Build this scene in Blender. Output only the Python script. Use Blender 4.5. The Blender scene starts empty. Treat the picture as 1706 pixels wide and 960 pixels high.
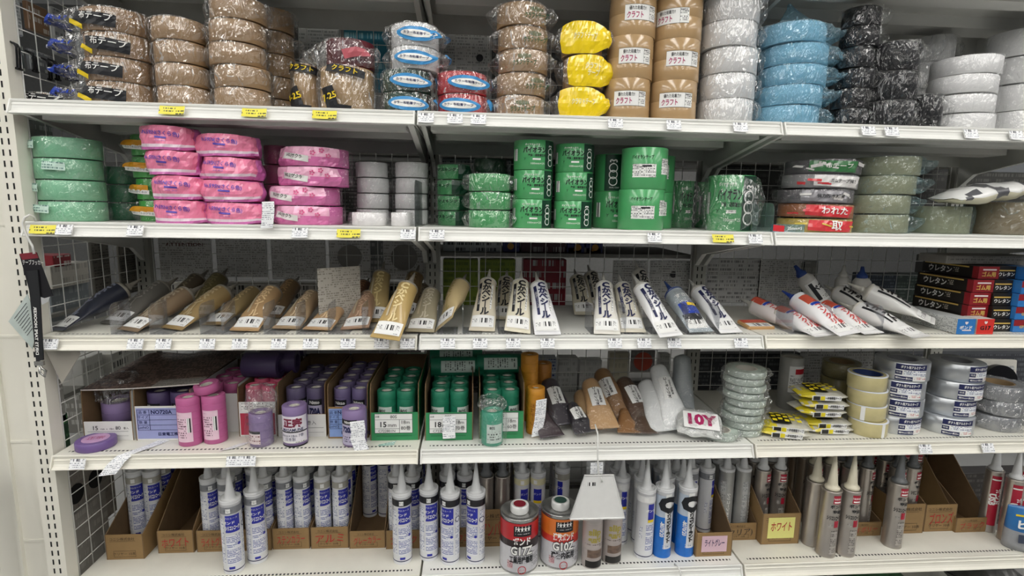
import bpy, bmesh, math, random
from math import sin, cos, pi, radians
from mathutils import Vector, Matrix, noise

SC = bpy.context.scene
COL = SC.collection
R_ = random.Random(7)

# ---------------------------------------------------------------- camera
F, YAW, PIT, ROL = 894.0, 0.0763, -0.1511, 0.0175
CAM = Vector((1.0322, -1.3265, 1.3259))
_fw = Vector((sin(YAW) * cos(PIT), cos(YAW) * cos(PIT), sin(PIT)))
_rt = Vector((cos(YAW), -sin(YAW), 0))
_up = _rt.cross(_fw)
_r2 = _rt * cos(ROL) + _up * sin(ROL)
_u2 = -_rt * sin(ROL) + _up * cos(ROL)
cd = bpy.data.cameras.new('camera')
cd.sensor_width = 36.0
cd.lens = F * 36.0 / 1706.0
cd.clip_start = 0.05
cam = bpy.data.objects.new('camera', cd)
COL.objects.link(cam)
cam.matrix_world = Matrix((( _r2.x, _u2.x, -_fw.x, CAM.x), (_r2.y, _u2.y, -_fw.y, CAM.y),
                           (_r2.z, _u2.z, -_fw.z, CAM.z), (0, 0, 0, 1)))
SC.camera = cam

# ---------------------------------------------------------------- world, exposure
SC.view_settings.view_transform = 'Standard'
SC.view_settings.look = 'None'
SC.view_settings.gamma = 1.0
SC.view_settings.use_curve_mapping = False
SC.view_settings.exposure = 0.0
WORLD_STRENGTH = 0.13
LAMP_STRENGTH = 7.5
w = bpy.data.worlds.new('store_light'); SC.world = w; w.use_nodes = True
w.node_tree.nodes['Background'].inputs[0].default_value = (0.95, 0.98, 1.0, 1)
w.node_tree.nodes['Background'].inputs[1].default_value = WORLD_STRENGTH
try:
    SC.cycles.transparent_max_bounces = 24
    SC.cycles.max_bounces = 8
    SC.cycles.diffuse_bounces = 3
    SC.cycles.glossy_bounces = 3
    SC.cycles.sample_clamp_indirect = 4.0
except Exception:
    pass

# ---------------------------------------------------------------- where a photo pixel lies in the place
def ray(px, py):
    return (_fw + _r2 * ((px - 853) / F) - _u2 * ((py - 480) / F)).normalized()
def at_z(px, py, z):
    d = ray(px, py); return CAM + d * ((z - CAM.z) / d.z)
def at_y(px, py, y):
    d = ray(px, py); return CAM + d * ((y - CAM.y) / d.y)
def at_dist(p0, px, py, L):
    """point on the ray of a pixel that lies L metres from p0 (the farther one)"""
    d = ray(px, py); m = CAM - p0
    b = m.dot(d); c = m.dot(m) - L * L
    disc = b * b - c
    t = -b + (math.sqrt(disc) if disc > 0 else 0)
    return CAM + d * t
def wx(px, y, z):
    """world x of the point at depth y, height z whose column in the photo is px"""
    lo, hi = -1.5, 4.5
    for _ in range(50):
        m = (lo + hi) / 2
        d = Vector((m, y, z)) - CAM
        u = 853 + F * d.dot(_r2) / d.dot(_fw)
        if u < px: lo = m
        else: hi = m
    return (lo + hi) / 2
def toy(px, py, z): return at_z(px, py, z).y

# ---------------------------------------------------------------- materials
MATS = {}
def nodes(name):
    m = bpy.data.materials.new(name); m.use_nodes = True
    nt = m.node_tree
    return m, nt, nt.nodes['Principled BSDF'], nt.nodes['Material Output']
def c4(c): return (c[0], c[1], c[2], 1)
def hx(s):
    s = s.lstrip('#'); v = [int(s[i:i+2], 16) / 255 for i in (0, 2, 4)]
    return tuple((x / 12.92 if x <= .04045 else ((x + .055) / 1.055) ** 2.4) for x in v)
def mat(name, color, rough=.5, metal=0., spec=.5, mottle=.06, scale=40, bump=0., bscale=200, coat=0., emit=None):
    if name in MATS: return MATS[name]
    if isinstance(color, str): color = hx(color)
    m, nt, b, o = nodes(name)
    b.inputs['Roughness'].default_value = rough
    b.inputs['Metallic'].default_value = metal
    b.inputs['Specular IOR Level'].default_value = spec
    b.inputs['Coat Weight'].default_value = coat
    b.inputs['Coat Roughness'].default_value = .08
    tc = nt.nodes.new('ShaderNodeTexCoord')
    if mottle:
        n = nt.nodes.new('ShaderNodeTexNoise'); n.inputs['Scale'].default_value = scale
        n.inputs['Detail'].default_value = 2
        r = nt.nodes.new('ShaderNodeValToRGB')
        r.color_ramp.elements[0].position = .3; r.color_ramp.elements[1].position = .7
        r.color_ramp.elements[0].color = c4([x * (1 - mottle) for x in color])
        r.color_ramp.elements[1].color = c4([min(1, x * (1 + mottle)) for x in color])
        nt.links.new(tc.outputs['Object'], n.inputs['Vector'])
        nt.links.new(n.outputs[0], r.inputs[0]); nt.links.new(r.outputs[0], b.inputs['Base Color'])
    else:
        b.inputs['Base Color'].default_value = c4(color)
    if bump:
        n2 = nt.nodes.new('ShaderNodeTexNoise'); n2.inputs['Scale'].default_value = bscale
        bp = nt.nodes.new('ShaderNodeBump'); bp.inputs['Strength'].default_value = bump
        bp.inputs['Distance'].default_value = .002
        nt.links.new(tc.outputs['Object'], n2.inputs['Vector'])
        nt.links.new(n2.outputs[0], bp.inputs['Height']); nt.links.new(bp.outputs[0], b.inputs['Normal'])
    if emit:
        b.inputs['Emission Color'].default_value = c4(color); b.inputs['Emission Strength'].default_value = emit
    MATS[name] = m
    return m
def M_(nt, op, a, b=None, c=None):
    n = nt.nodes.new('ShaderNodeMath'); n.operation = op
    for i, v in enumerate((a, b, c)):
        if v is None: continue
        if isinstance(v, (int, float)): n.inputs[i].default_value = v
        else: nt.links.new(v, n.inputs[i])
    return n.outputs[0]
def fine(name, base, ink, pitch=.004, fill=.55, dens=.5, cw=.0012, margin=.0, rough=.45, barcode=False, amount=1.):
    """printed small type: rows of broken marks, laid out on the UVs (metres) of a label"""
    if name in MATS: return MATS[name]
    if isinstance(base, str): base = hx(base)
    if isinstance(ink, str): ink = hx(ink)
    m, nt, b, o = nodes(name)
    b.inputs['Roughness'].default_value = rough
    uv = nt.nodes.new('ShaderNodeUVMap')
    s = nt.nodes.new('ShaderNodeSeparateXYZ'); nt.links.new(uv.outputs[0], s.inputs[0])
    x, y = s.outputs[0], s.outputs[1]
    row = M_(nt, 'DIVIDE', y, pitch)
    fr = M_(nt, 'FRACT', row); fl = M_(nt, 'FLOOR', row)
    cb = nt.nodes.new('ShaderNodeCombineXYZ')
    nt.links.new(M_(nt, 'FLOOR', M_(nt, 'DIVIDE', x, cw)), cb.inputs[0])
    nt.links.new(fl if not barcode else M_(nt, 'MULTIPLY', fl, 0.), cb.inputs[1])
    wn = nt.nodes.new('ShaderNodeTexWhiteNoise'); wn.noise_dimensions = '2D'
    nt.links.new(cb.outputs[0], wn.inputs['Vector'])
    cb2 = nt.nodes.new('ShaderNodeCombineXYZ')
    nt.links.new(M_(nt, 'FLOOR', M_(nt, 'DIVIDE', x, .018)), cb2.inputs[0]); nt.links.new(fl, cb2.inputs[1])
    wn2 = nt.nodes.new('ShaderNodeTexWhiteNoise'); wn2.noise_dimensions = '2D'
    nt.links.new(cb2.outputs[0], wn2.inputs['Vector'])
    inrow = M_(nt, 'LESS_THAN', fr, fill)
    mk = M_(nt, 'MULTIPLY', inrow, M_(nt, 'LESS_THAN', wn.outputs[0], dens))
    if not barcode: mk = M_(nt, 'MULTIPLY', mk, M_(nt, 'LESS_THAN', wn2.outputs[0], .8))
    mk = M_(nt, 'MULTIPLY', mk, amount)
    mx = nt.nodes.new('ShaderNodeMix'); mx.data_type = 'RGBA'
    mx.inputs[6].default_value = c4(base); mx.inputs[7].default_value = c4(ink)
    nt.links.new(mk, mx.inputs[0]); nt.links.new(mx.outputs[2], b.inputs['Base Color'])
    MATS[name] = m
    return m
def film(name, tint=(1, 1, 1), haze=.015, gloss=.15, rough=.09, scale=20, bump=1., milk=(.9, .92, .95), stretch=(1, 1, .5), face=.22, crease_glint=.1):
    """thin clear crumpled plastic film: mostly see-through, mirror-like on its folds"""
    if name in MATS: return MATS[name]
    m = bpy.data.materials.new(name); m.use_nodes = True
    nt = m.node_tree; nt.nodes.clear()
    N = nt.nodes.new; L = nt.links.new
    o = N('ShaderNodeOutputMaterial')
    tr = N('ShaderNodeBsdfTransparent'); tr.inputs[0].default_value = c4(tint)
    gl = N('ShaderNodeBsdfGlossy'); gl.inputs['Roughness'].default_value = rough
    df = N('ShaderNodeBsdfDiffuse'); df.inputs[0].default_value = c4(milk)
    tc = N('ShaderNodeTexCoord'); mp = N('ShaderNodeMapping'); mp.inputs['Scale'].default_value = stretch
    mp.inputs['Rotation'].default_value = (.3, .5, .2)
    oi = N('ShaderNodeObjectInfo')
    add = N('ShaderNodeVectorMath'); add.operation = 'ADD'
    L(tc.outputs['Object'], add.inputs[0]); L(oi.outputs['Random'], add.inputs[1]); L(add.outputs[0], mp.inputs[0])
    n = N('ShaderNodeTexNoise'); n.inputs['Scale'].default_value = scale; n.inputs['Detail'].default_value = 3
    n.inputs['Distortion'].default_value = 1.6
    v = N('ShaderNodeTexVoronoi'); v.feature = 'DISTANCE_TO_EDGE'; v.inputs['Scale'].default_value = scale * 1.6
    mxv = N('ShaderNodeVectorMath'); mxv.operation = 'ADD'
    sc = N('ShaderNodeVectorMath'); sc.operation = 'SCALE'; sc.inputs['Scale'].default_value = .09
    L(mp.outputs[0], n.inputs['Vector'])
    L(n.outputs['Color'], sc.inputs[0]); L(mp.outputs[0], mxv.inputs[0]); L(sc.outputs[0], mxv.inputs[1])
    L(mxv.outputs[0], v.inputs['Vector'])
    bp = N('ShaderNodeBump'); bp.inputs['Strength'].default_value = bump; bp.inputs['Distance'].default_value = .012
    # folds: sharp ridges where the noise crosses its middle value
    rdg = M_(nt, 'ABSOLUTE', M_(nt, 'SUBTRACT', n.outputs[0], .5))
    hsum = M_(nt, 'ADD', M_(nt, 'MULTIPLY', rdg, -2.2), M_(nt, 'MINIMUM', M_(nt, 'MULTIPLY', v.outputs['Distance'], 1.5), .25))
    L(hsum, bp.inputs['Height'])
    L(bp.outputs[0], gl.inputs['Normal'])
    fr = N('ShaderNodeLayerWeight'); fr.inputs[0].default_value = .2
    L(bp.outputs[0], fr.inputs['Normal'])
    g = M_(nt, 'MULTIPLY_ADD', fr.outputs['Facing'], face, gloss)
    m1 = N('ShaderNodeMixShader'); L(g, m1.inputs[0]); L(tr.outputs[0], m1.inputs[1]); L(gl.outputs[0], m1.inputs[2])
    # glints painted in as white diffuse lines along the sharpest folds
    cr = M_(nt, 'MULTIPLY', M_(nt, 'LESS_THAN', rdg, .010), M_(nt, 'GREATER_THAN', v.outputs['Distance'], .16))
    hz = M_(nt, 'MULTIPLY_ADD', cr, crease_glint, haze)
    m2 = N('ShaderNodeMixShader'); L(hz, m2.inputs[0]); L(m1.outputs[0], m2.inputs[1]); L(df.outputs[0], m2.inputs[2])
    L(m2.outputs[0], o.inputs[0])
    MATS[name] = m
    return m
def clear(name, tint=(1, 1, 1), gloss=.08, rough=.05, haze=.03, milk=(.8, .85, .85)):
    """stiff clear plastic sheet"""
    if name in MATS: return MATS[name]
    m = bpy.data.materials.new(name); m.use_nodes = True
    nt = m.node_tree; nt.nodes.clear(); N = nt.nodes.new; L = nt.links.new
    o = N('ShaderNodeOutputMaterial')
    tr = N('ShaderNodeBsdfTransparent'); tr.inputs[0].default_value = c4(tint)
    gl = N('ShaderNodeBsdfGlossy'); gl.inputs['Roughness'].default_value = rough
    df = N('ShaderNodeBsdfDiffuse'); df.inputs[0].default_value = c4(milk)
    fr = N('ShaderNodeLayerWeight'); fr.inputs[0].default_value = .3
    m1 = N('ShaderNodeMixShader'); L(M_(nt, 'MULTIPLY_ADD', fr.outputs['Facing'], .3, gloss), m1.inputs[0])
    L(tr.outputs[0], m1.inputs[1]); L(gl.outputs[0], m1.inputs[2])
    n = N('ShaderNodeTexNoise'); n.inputs['Scale'].default_value = 8
    m2 = N('ShaderNodeMixShader'); L(M_(nt, 'MULTIPLY', n.outputs[0], haze * 2), m2.inputs[0])
    L(m1.outputs[0], m2.inputs[1]); L(df.outputs[0], m2.inputs[2]); L(m2.outputs[0], o.inputs[0])
    MATS[name] = m
    return m

# ---------------------------------------------------------------- mesh collector
TXT = {}
def text2d(s, size, bold=0., shear=0., cut=.008, align='CENTER', spacing=1.):
    k = (s, round(size, 5), bold, shear, cut, align, spacing)
    if k in TXT: return TXT[k]
    c = bpy.data.curves.new('t', 'FONT'); c.body = s; c.size = size; c.resolution_u = 2
    c.align_x = align; c.align_y = 'CENTER'; c.offset = bold * size; c.shear = shear; c.space_character = spacing
    o = bpy.data.objects.new('t', c); COL.objects.link(o)
    dg = bpy.context.evaluated_depsgraph_get(); dg.update()
    me = bpy.data.meshes.new_from_object(o.evaluated_get(dg))
    if cut:
        bm = bmesh.new(); bm.from_mesh(me)
        if bm.verts:
            x0 = min(v.co.x for v in bm.verts); x1 = max(v.co.x for v in bm.verts)
            k_ = max(1, int((x1 - x0) / cut))
            for i in range(1, k_):
                bmesh.ops.bisect_plane(bm, geom=bm.verts[:] + bm.edges[:] + bm.faces[:], plane_co=(x0 + (x1 - x0) * i / k_, 0, 0), plane_no=(1, 0, 0))
        bm.to_mesh(me); bm.free()
    res = ([(v.co.x, v.co.y) for v in me.vertices], [tuple(p.vertices) for p in me.polygons])
    bpy.data.objects.remove(o); bpy.data.curves.remove(c); bpy.data.meshes.remove(me)
    TXT[k] = res
    return res
def text_w(s, size, bold=0, spacing=1.):
    vs, _ = text2d(s, size, bold, 0., 0., 'CENTER', spacing)
    return (max(v[0] for v in vs) - min(v[0] for v in vs)) if vs else 0

class MB:
    def __init__(s): s.v = []; s.f = []; s.m = []; s.s = []; s.uv = {}; s.x = None
    def _v(s, p): s.v.append(tuple(p)); return len(s.v) - 1
    def face(s, idx, m=0, smooth=False, uv=None):
        if uv: s.uv[len(s.f)] = uv
        s.f.append(tuple(idx)); s.m.append(m); s.s.append(smooth)
    def quad(s, a, b, c, d, m=0, uv=None, smooth=False):
        i = [s._v(p) for p in (a, b, c, d)]
        if uv is None:
            a, b, d = Vector(a), Vector(b), Vector(d); W = (b - a).length; H = (d - a).length
            uv = ((0, 0), (W, 0), (W, H), (0, H))
        s.face(i, m, smooth, uv)
    def box(s, x0, x1, y0, y1, z0, z1, m=0):
        P = [(x0,y0,z0),(x1,y0,z0),(x1,y1,z0),(x0,y1,z0),(x0,y0,z1),(x1,y0,z1),(x1,y1,z1),(x0,y1,z1)]
        for a in ((0,3,2,1),(4,5,6,7),(0,1,5,4),(1,2,6,5),(2,3,7,6),(3,0,4,7)): s.quad(*[P[i] for i in a], m=m)
        return s
    def bbox(s, x0, x1, y0, y1, z0, z1, r=.002, m=0):
        """box with chamfered upright and level edges"""
        i0 = len(s.v)
        ring = lambda d: [(x0+d+r,y0+d),(x1-d-r,y0+d),(x1-d,y0+d+r),(x1-d,y1-d-r),(x1-d-r,y1-d),(x0+d+r,y1-d),(x0+d,y1-d-r),(x0+d,y0+d+r)]
        L = [(r, z0), (0, z0 + r), (0, z1 - r), (r, z1)]
        R = [[s._v((x, y, z)) for x, y in ring(d)] for d, z in L]
        for a, b in zip(R, R[1:]):
            for k in range(8):
                q = (a[k], a[(k+1)%8], b[(k+1)%8], b[k])
                P = [s.v[i] for i in q]
                du = (Vector(P[1]) - Vector(P[0])).length; dv = (Vector(P[3]) - Vector(P[0])).length
                s.face(q, m, False, ((0,0),(du,0),(du,dv),(0,dv)))
        s.face(R[0][::-1], m); s.face(R[3], m)
        return s
    def lathe(s, prof, seg=32, m=0, smooth=True, c=(0, 0, 0), cap0=False, cap1=False):
        """profile of (r, z) or (r, z, mat); sharp where the same point is repeated"""
        R = []
        for p in prof:
            R.append([s._v((c[0] + p[0] * sin(2*pi*k/seg), c[1] - p[0] * cos(2*pi*k/seg), c[2] + p[1])) for k in range(seg)])
        for j in range(len(prof) - 1):
            if abs(prof[j][0]-prof[j+1][0]) < 1e-9 and abs(prof[j][1]-prof[j+1][1]) < 1e-9: continue
            mi = prof[j][2] if len(prof[j]) > 2 else m
            for k in range(seg):
                k2 = (k + 1) % seg; r = max(prof[j][0], prof[j+1][0])
                u0 = r*2*pi*k/seg; u1 = r*2*pi*(k+1)/seg
                s.face((R[j][k], R[j][k2], R[j+1][k2], R[j+1][k]), mi, smooth, ((u0, prof[j][1]), (u1, prof[j][1]), (u1, prof[j+1][1]), (u0, prof[j+1][1])))
        if cap0: s.face(R[0][::-1], prof[0][2] if len(prof[0]) > 2 else m)
        if cap1: s.face(R[-1], prof[-1][2] if len(prof[-1]) > 2 else m)
        return s
    def tube(s, path, r, seg=8, m=0, closed=False, cap=True):
        path = [Vector(p) for p in path]; n = len(path); R = []
        rr = r if isinstance(r, (list, tuple)) else [r] * n
        t0 = (path[1] - path[0]).normalized()
        nn = t0.orthogonal().normalized()
        for i, p in enumerate(path):
            t = (path[min(i+1, n-1)] - path[max(i-1, 0)]).normalized()
            nn = (nn - t * nn.dot(t)).normalized(); bb = t.cross(nn)
            R.append([s._v(p + (nn * cos(2*pi*k/seg) + bb * sin(2*pi*k/seg)) * rr[i]) for k in range(seg)])
        for a, b in zip(R, R[1:]):
            for k in range(seg): s.face((a[k], a[(k+1)%seg], b[(k+1)%seg], b[k]), m, True)
        if cap: s.face(R[0][::-1], m); s.face(R[-1], m)
        return s
    def patch(s, R, a0, a1, z0, z1, m=0, seg=None):
        """piece of a cylinder, angle measured from the front (-y), positive to the right; UV in metres"""
        seg = seg or max(2, int(abs(a1 - a0) / .13)); P = []
        for k in range(seg + 1):
            a = a0 + (a1 - a0) * k / seg
            P.append((s._v((R * sin(a), -R * cos(a), z0)), s._v((R * sin(a), -R * cos(a), z1))))
        for k in range(seg):
            u0, u1 = R * (a1-a0) * k / seg, R * (a1-a0) * (k+1) / seg
            s.face((P[k][0], P[k+1][0], P[k+1][1], P[k][1]), m, True, ((u0, 0), (u1, 0), (u1, z1-z0), (u0, z1-z0)))
        return s
    def text(s, txt, size, fn, m=0, bold=0., shear=0., cut=.008, align='CENTER', width=None, spacing=1.):
        """lettering laid on a surface: fn maps (x, y) of the type to a point"""
        vs, fs = text2d(txt, size, bold, shear, cut, align, spacing)
        kx = 1.
        if width and vs:
            w_ = max(v[0] for v in vs) - min(v[0] for v in vs); kx = width / w_ if w_ else 1
        i0 = len(s.v)
        for x, y in vs: s.v.append(tuple(fn(x * kx, y)))
        for f in fs: s.face([i0 + i for i in f], m)
        return s
    def ctext(s, txt, size, R, a, z, m=0, vertical=False, **k):
        if vertical: return s.text(txt, size, lambda x, y: (R*sin(a + y/R), -R*cos(a + y/R), z - x), m, **k)
        return s.text(txt, size, lambda x, y: (R*sin(a + x/R), -R*cos(a + x/R), z + y), m, **k)
    def ftext(s, txt, size, x0, y0, z0, m=0, rot=0., **k):
        """on an upright face looking to -y"""
        cr, sr = cos(rot), sin(rot)
        return s.text(txt, size, lambda x, y: (x0 + x*cr - y*sr, y0, z0 + x*sr + y*cr), m, cut=0, **k)
    def xf(s, M, start=0):
        for i in range(start, len(s.v)): s.v[i] = tuple(M @ Vector(s.v[i]))
        return s
    def mesh(s, name, mats):
        me = bpy.data.meshes.new(name)
        me.from_pydata(s.v, [], s.f)
        if not isinstance(mats, (list, tuple)): mats = [mats]
        for m in mats: me.materials.append(m)
        me.polygons.foreach_set('material_index', s.m)
        me.polygons.foreach_set('use_smooth', s.s)
        if s.uv:
            ul = me.uv_layers.new(name='UVMap')
            for fi, uv in s.uv.items():
                p = me.polygons[fi]
                for li, c in zip(p.loop_indices, uv): ul.data[li].uv = c
        me.update()
        return me

def jitter(mb, amp, freq, seed=0, start=0):
    for i in range(start, len(mb.v)):
        v = Vector(mb.v[i]); mb.v[i] = tuple(v + noise.noise_vector(v * freq + Vector((seed*7.3, seed*3.1, seed))) * amp)
    return mb

# ---------------------------------------------------------------- things and parts
def obj(name, mesh, parent=None, loc=None):
    o = bpy.data.objects.new(name, mesh); COL.objects.link(o)
    if parent: o.parent = parent
    if loc: o.location = loc
    return o
def tag(o, label=None, cat=None, group=None, kind=None):
    if label: o['label'] = label
    if cat: o['category'] = cat
    if group: o['group'] = group
    if kind: o['kind'] = kind
    return o
def grow(tpl, parent):
    for t in tpl:
        c = obj(t[0], t[1], parent)
        if len(t) > 2: grow(t[2], c)
def place(name, tpl, label, cat, loc, rot=(0, 0, 0), group=None, scale=None, matrix=None):
    """a thing from its template of parts: [(part name, mesh, [sub-parts]), ...]; a single mesh makes a thing without parts"""
    if isinstance(tpl, bpy.types.Mesh): r = bpy.data.objects.new(name, tpl)
    else: r = bpy.data.objects.new(name, None); r.empty_display_size = .02
    COL.objects.link(r)
    if matrix is not None: r.matrix_world = matrix
    else:
        r.location = loc
        r.rotation_euler = rot if isinstance(rot, (tuple, list)) else (0, 0, rot)
        if scale: r.scale = (scale,) * 3 if isinstance(scale, (int, float)) else scale
    tag(r, label, cat, group)
    if not isinstance(tpl, bpy.types.Mesh): grow(tpl, r)
    return r
# ================================================================ lamps of the store, with an added fill row
ceil_m = mat('ceiling_paint', (.75, .75, .74), .8)
floor_m = mat('floor_vinyl', (.34, .34, .33), .35, mottle=.1, scale=4)
mb = MB(); mb.box(-4, 7, -6.5, 5, 3.3, 3.4); tag(obj('ceiling', mb.mesh('ceiling', ceil_m)), kind='structure')
mb = MB(); mb.box(-4, 7, -6.5, 5, -.1, 0); tag(obj('floor', mb.mesh('floor', floor_m)), kind='structure')
lamp_on = mat('fluorescent_tube_glow', (1., .98, .94), .4, mottle=0, emit=LAMP_STRENGTH)
lamp_body = mat('lamp_housing', (.8, .8, .8), .4)
hb = MB(); hb.box(-.19, .19, -1.2, 1.2, .032, .09)
hb.box(-.19, -.18, -1.2, 1.2, 0, .032); hb.box(.18, .19, -1.2, 1.2, 0, .032)
tb = MB()
for sx in (-.09, .09): tb.bbox(sx - .078, sx + .078, -1.15, 1.15, .002, .03, .004)
lamp_t = [('housing', hb.mesh('housing', lamp_body)), ('diffuser', tb.mesh('tubes', lamp_on))]
for i, (lx, ly) in enumerate([(-2.6 + 1.2 * k, -1.55) for k in range(7)] + [(-2.6 + 1.8 * k, -4.3) for k in range(5)] + [(-1, 2.9), (1.2, 2.9), (3.4, 2.9)]):  # second list: unseen row far behind the camera, added as frontal fill
    place('ceiling_lamp', lamp_t, 'unseen twin tube fluorescent ceiling lamp over the aisle', 'ceiling light', (lx, ly, 2.72), group='ceiling lamps over the aisles')

# ================================================================ the shelving
Z = [1.5434, 1.271, 1.0, .6967, .337]
ZT = 1.905
DEP = .43
paint = mat('cream_steel_paint', '#e9e6da', .38, mottle=.02, scale=9)
paint2 = mat('white_steel_paint', '#e9e9e4', .38, mottle=.02, scale=9)
grey_paint = mat('grey_steel_paint', '#b4b4ac', .45, mottle=.03)
dark = mat('dark_slot', (.01, .01, .01), .9, mottle=0)
wire_m = mat('wire_zinc', (.80, .80, .77), .4, metal=.15)

def deck_material(name, col, y0, pitch=.01):
    """steel deck with its row of punched holes"""
    m, nt, b, o = nodes(name)
    b.inputs['Roughness'].default_value = .35
    tc = nt.nodes.new('ShaderNodeTexCoord'); s = nt.nodes.new('ShaderNodeSeparateXYZ')
    nt.links.new(tc.outputs['Object'], s.inputs[0])
    fx = M_(nt, 'LESS_THAN', M_(nt, 'ABSOLUTE', M_(nt, 'SUBTRACT', M_(nt, 'FRACT', M_(nt, 'DIVIDE', s.outputs[0], pitch)), .5)), .27)
    fy = M_(nt, 'LESS_THAN', M_(nt, 'ABSOLUTE', M_(nt, 'SUBTRACT', s.outputs[1], y0)), .0032)
    inx = M_(nt, 'LESS_THAN', M_(nt, 'ABSOLUTE', M_(nt, 'SUBTRACT', s.outputs[0], .45)), .425)
    mk = M_(nt, 'MULTIPLY', M_(nt, 'MULTIPLY', fx, fy), inx)
    n = nt.nodes.new('ShaderNodeTexNoise'); n.inputs['Scale'].default_value = 14; n.inputs['Detail'].default_value = 4
    nt.links.new(tc.outputs['Object'], n.inputs['Vector'])
    r = nt.nodes.new('ShaderNodeValToRGB')
    r.color_ramp.elements[0].position = .35; r.color_ramp.elements[1].position = .7
    r.color_ramp.elements[0].color = c4([c * .93 for c in col]); r.color_ramp.elements[1].color = c4(col)
    nt.links.new(n.outputs[0], r.inputs[0])
    mx = nt.nodes.new('ShaderNodeMix'); mx.data_type = 'RGBA'; mx.inputs[7].default_value = (.01, .01, .01, 1)
    nt.links.new(mk, mx.inputs[0]); nt.links.new(r.outputs[0], mx.inputs[6]); nt.links.new(mx.outputs[2], b.inputs['Base Color'])
    return m
deck_m = [deck_material('deck_paint', hx('#e6e4d9'), .024), deck_material('deck_paint_white', hx('#e8e8e2'), .024)]

def shelf_tpl(white, dep=DEP, rail=True):
    """deck, price rail, brackets; origin at the left front top corner"""
    W = .9; g = .003
    pm = paint2 if white else paint
    d = MB(); d.box(g, W - g, .004, dep, -.004, 0)
    d.box(g, g + .002, .01, dep, -.03, -.004); d.box(W - g - .002, W - g, .01, dep, -.03, -.004)
    d.box(g, W - g, dep - .002, dep, -.06, -.004)
    beams = MB(); beams.box(.03, W - .03, .05, .052, -.034, -.004); beams.box(.03, W - .03, .05, .11, -.036, -.034)
    beams.box(.03, W - .03, .25, .252, -.034, -.004); beams.box(.03, W - .03, .25, .33, -.036, -.034)
    prof = [(.006, 0), (-.001, .0015), (-.003, 0), (-.0025, -.004), (-.0005, -.0055), (-.0015, -.009), (-.004, -.0105), (-.0035, -.014),
            (-.0045, -.02), (-.008, -.0255), (-.0135, -.029), (-.0145, -.031), (-.0125, -.0325), (.006, -.0325)]
    rl = MB(); n = len(prof)
    A = [rl._v((g, y, z)) for y, z in prof]; B = [rl._v((W - g, y, z)) for y, z in prof]
    for k in range(n - 1): rl.face((A[k], A[k+1], B[k+1], B[k]))
    # raised end stops of the price rail
    for xa, xb in ((g, g + .0035), (W - g - .0035, W - g)):
        e = [(.006, 0), (-.003, .001), (-.016, -.030), (-.0155, -.0325), (.006, -.0325)]
        a = [rl._v((xa, y, z)) for y, z in e]; b = [rl._v((xb, y, z)) for y, z in e]
        rl.face(a); rl.face(b[::-1])
        for k in range(5): rl.face((a[(k+1) % 5], a[k], b[k], b[(k+1) % 5]))
    parts = [('deck', d.mesh('deck', deck_m[white])), ('support_beam', beams.mesh('beams', pm))]
    parts.append(('price_rail', rl.mesh('price_rail', pm)))
    for x in (.008, W - .0105):
        br = MB(); o = [(dep, -.012), (.02, -.012), (.02, -.03), (dep - .07, -.088), (dep - .018, -.13), (dep, -.13)]
        a = [br._v((x, y, z)) for y, z in o]; b = [br._v((x + .0025, y, z)) for y, z in o]
        br.face(a[::-1]); br.face(b)
        for k in range(6): br.face((a[k], a[(k+1) % 6], b[(k+1) % 6], b[k]))
        s2 = 1 if x < .1 else -1
        f0 = [(x, .02, -.03), (x + s2*.012, .02, -.03), (x + s2*.012, dep - .07, -.088), (x, dep - .07, -.088)]
        br.quad(*f0); br.quad((x, dep-.07, -.088), (x + s2*.012, dep-.07, -.088), (x + s2*.012, dep - .018, -.13), (x, dep - .018, -.13))
        parts.append(('bracket', br.mesh('bracket', pm)))
    return parts
S = [shelf_tpl(0), shelf_tpl(1)]
ROWS = ['top', 'second', 'third', 'fourth', 'lowest']
BAY = ['left', 'middle', 'right']
BAYTXT = ['left bay of the rack', 'middle bay of the rack', 'right bay of the rack']
WHAT = [['brown cloth tapes in film', 'craft tape rolls and yellow wrapped tapes', 'black and white wrapped tapes'],
        ['pink wrapped tapes', 'green film tapes', 'olive tapes in bluish film'],
        ['brown caulk pouches', 'white caulk pouches', 'white bottles and flat black boxes'],
        ['boxes of purple and pink tape', 'green tapes and brown pouches', 'foil tapes and yellow packs'],
        ['white cartridges in cartons', 'two glue cans and blue cartridges', 'silver cartridges in cartons']]
for r, z in enumerate(Z):
    for b in range(3):
        place('shelf_board', S[1 if (b == 1 or r < 2) else 0], f'cream steel shelf board carrying {WHAT[r][b]}', 'shelf', (b * .9, 0, z), group='shelf boards of the rack')
for b in range(3):
    place('shelf_board', S[1], f'steel shelf board above the {["brown cloth tapes", "craft tape rolls", "white and black wrapped tapes"][b]}, seen from below', 'shelf', (b * .9, 0, ZT), group='shelf boards of the rack')
for b in range(3):
    place('shelf_board', S[0], f'base shelf near the floor under the {["left", "middle", "right"][b]} cartridge shelf', 'shelf', (b * .9, 0, .1), group='shelf boards of the rack')

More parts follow.
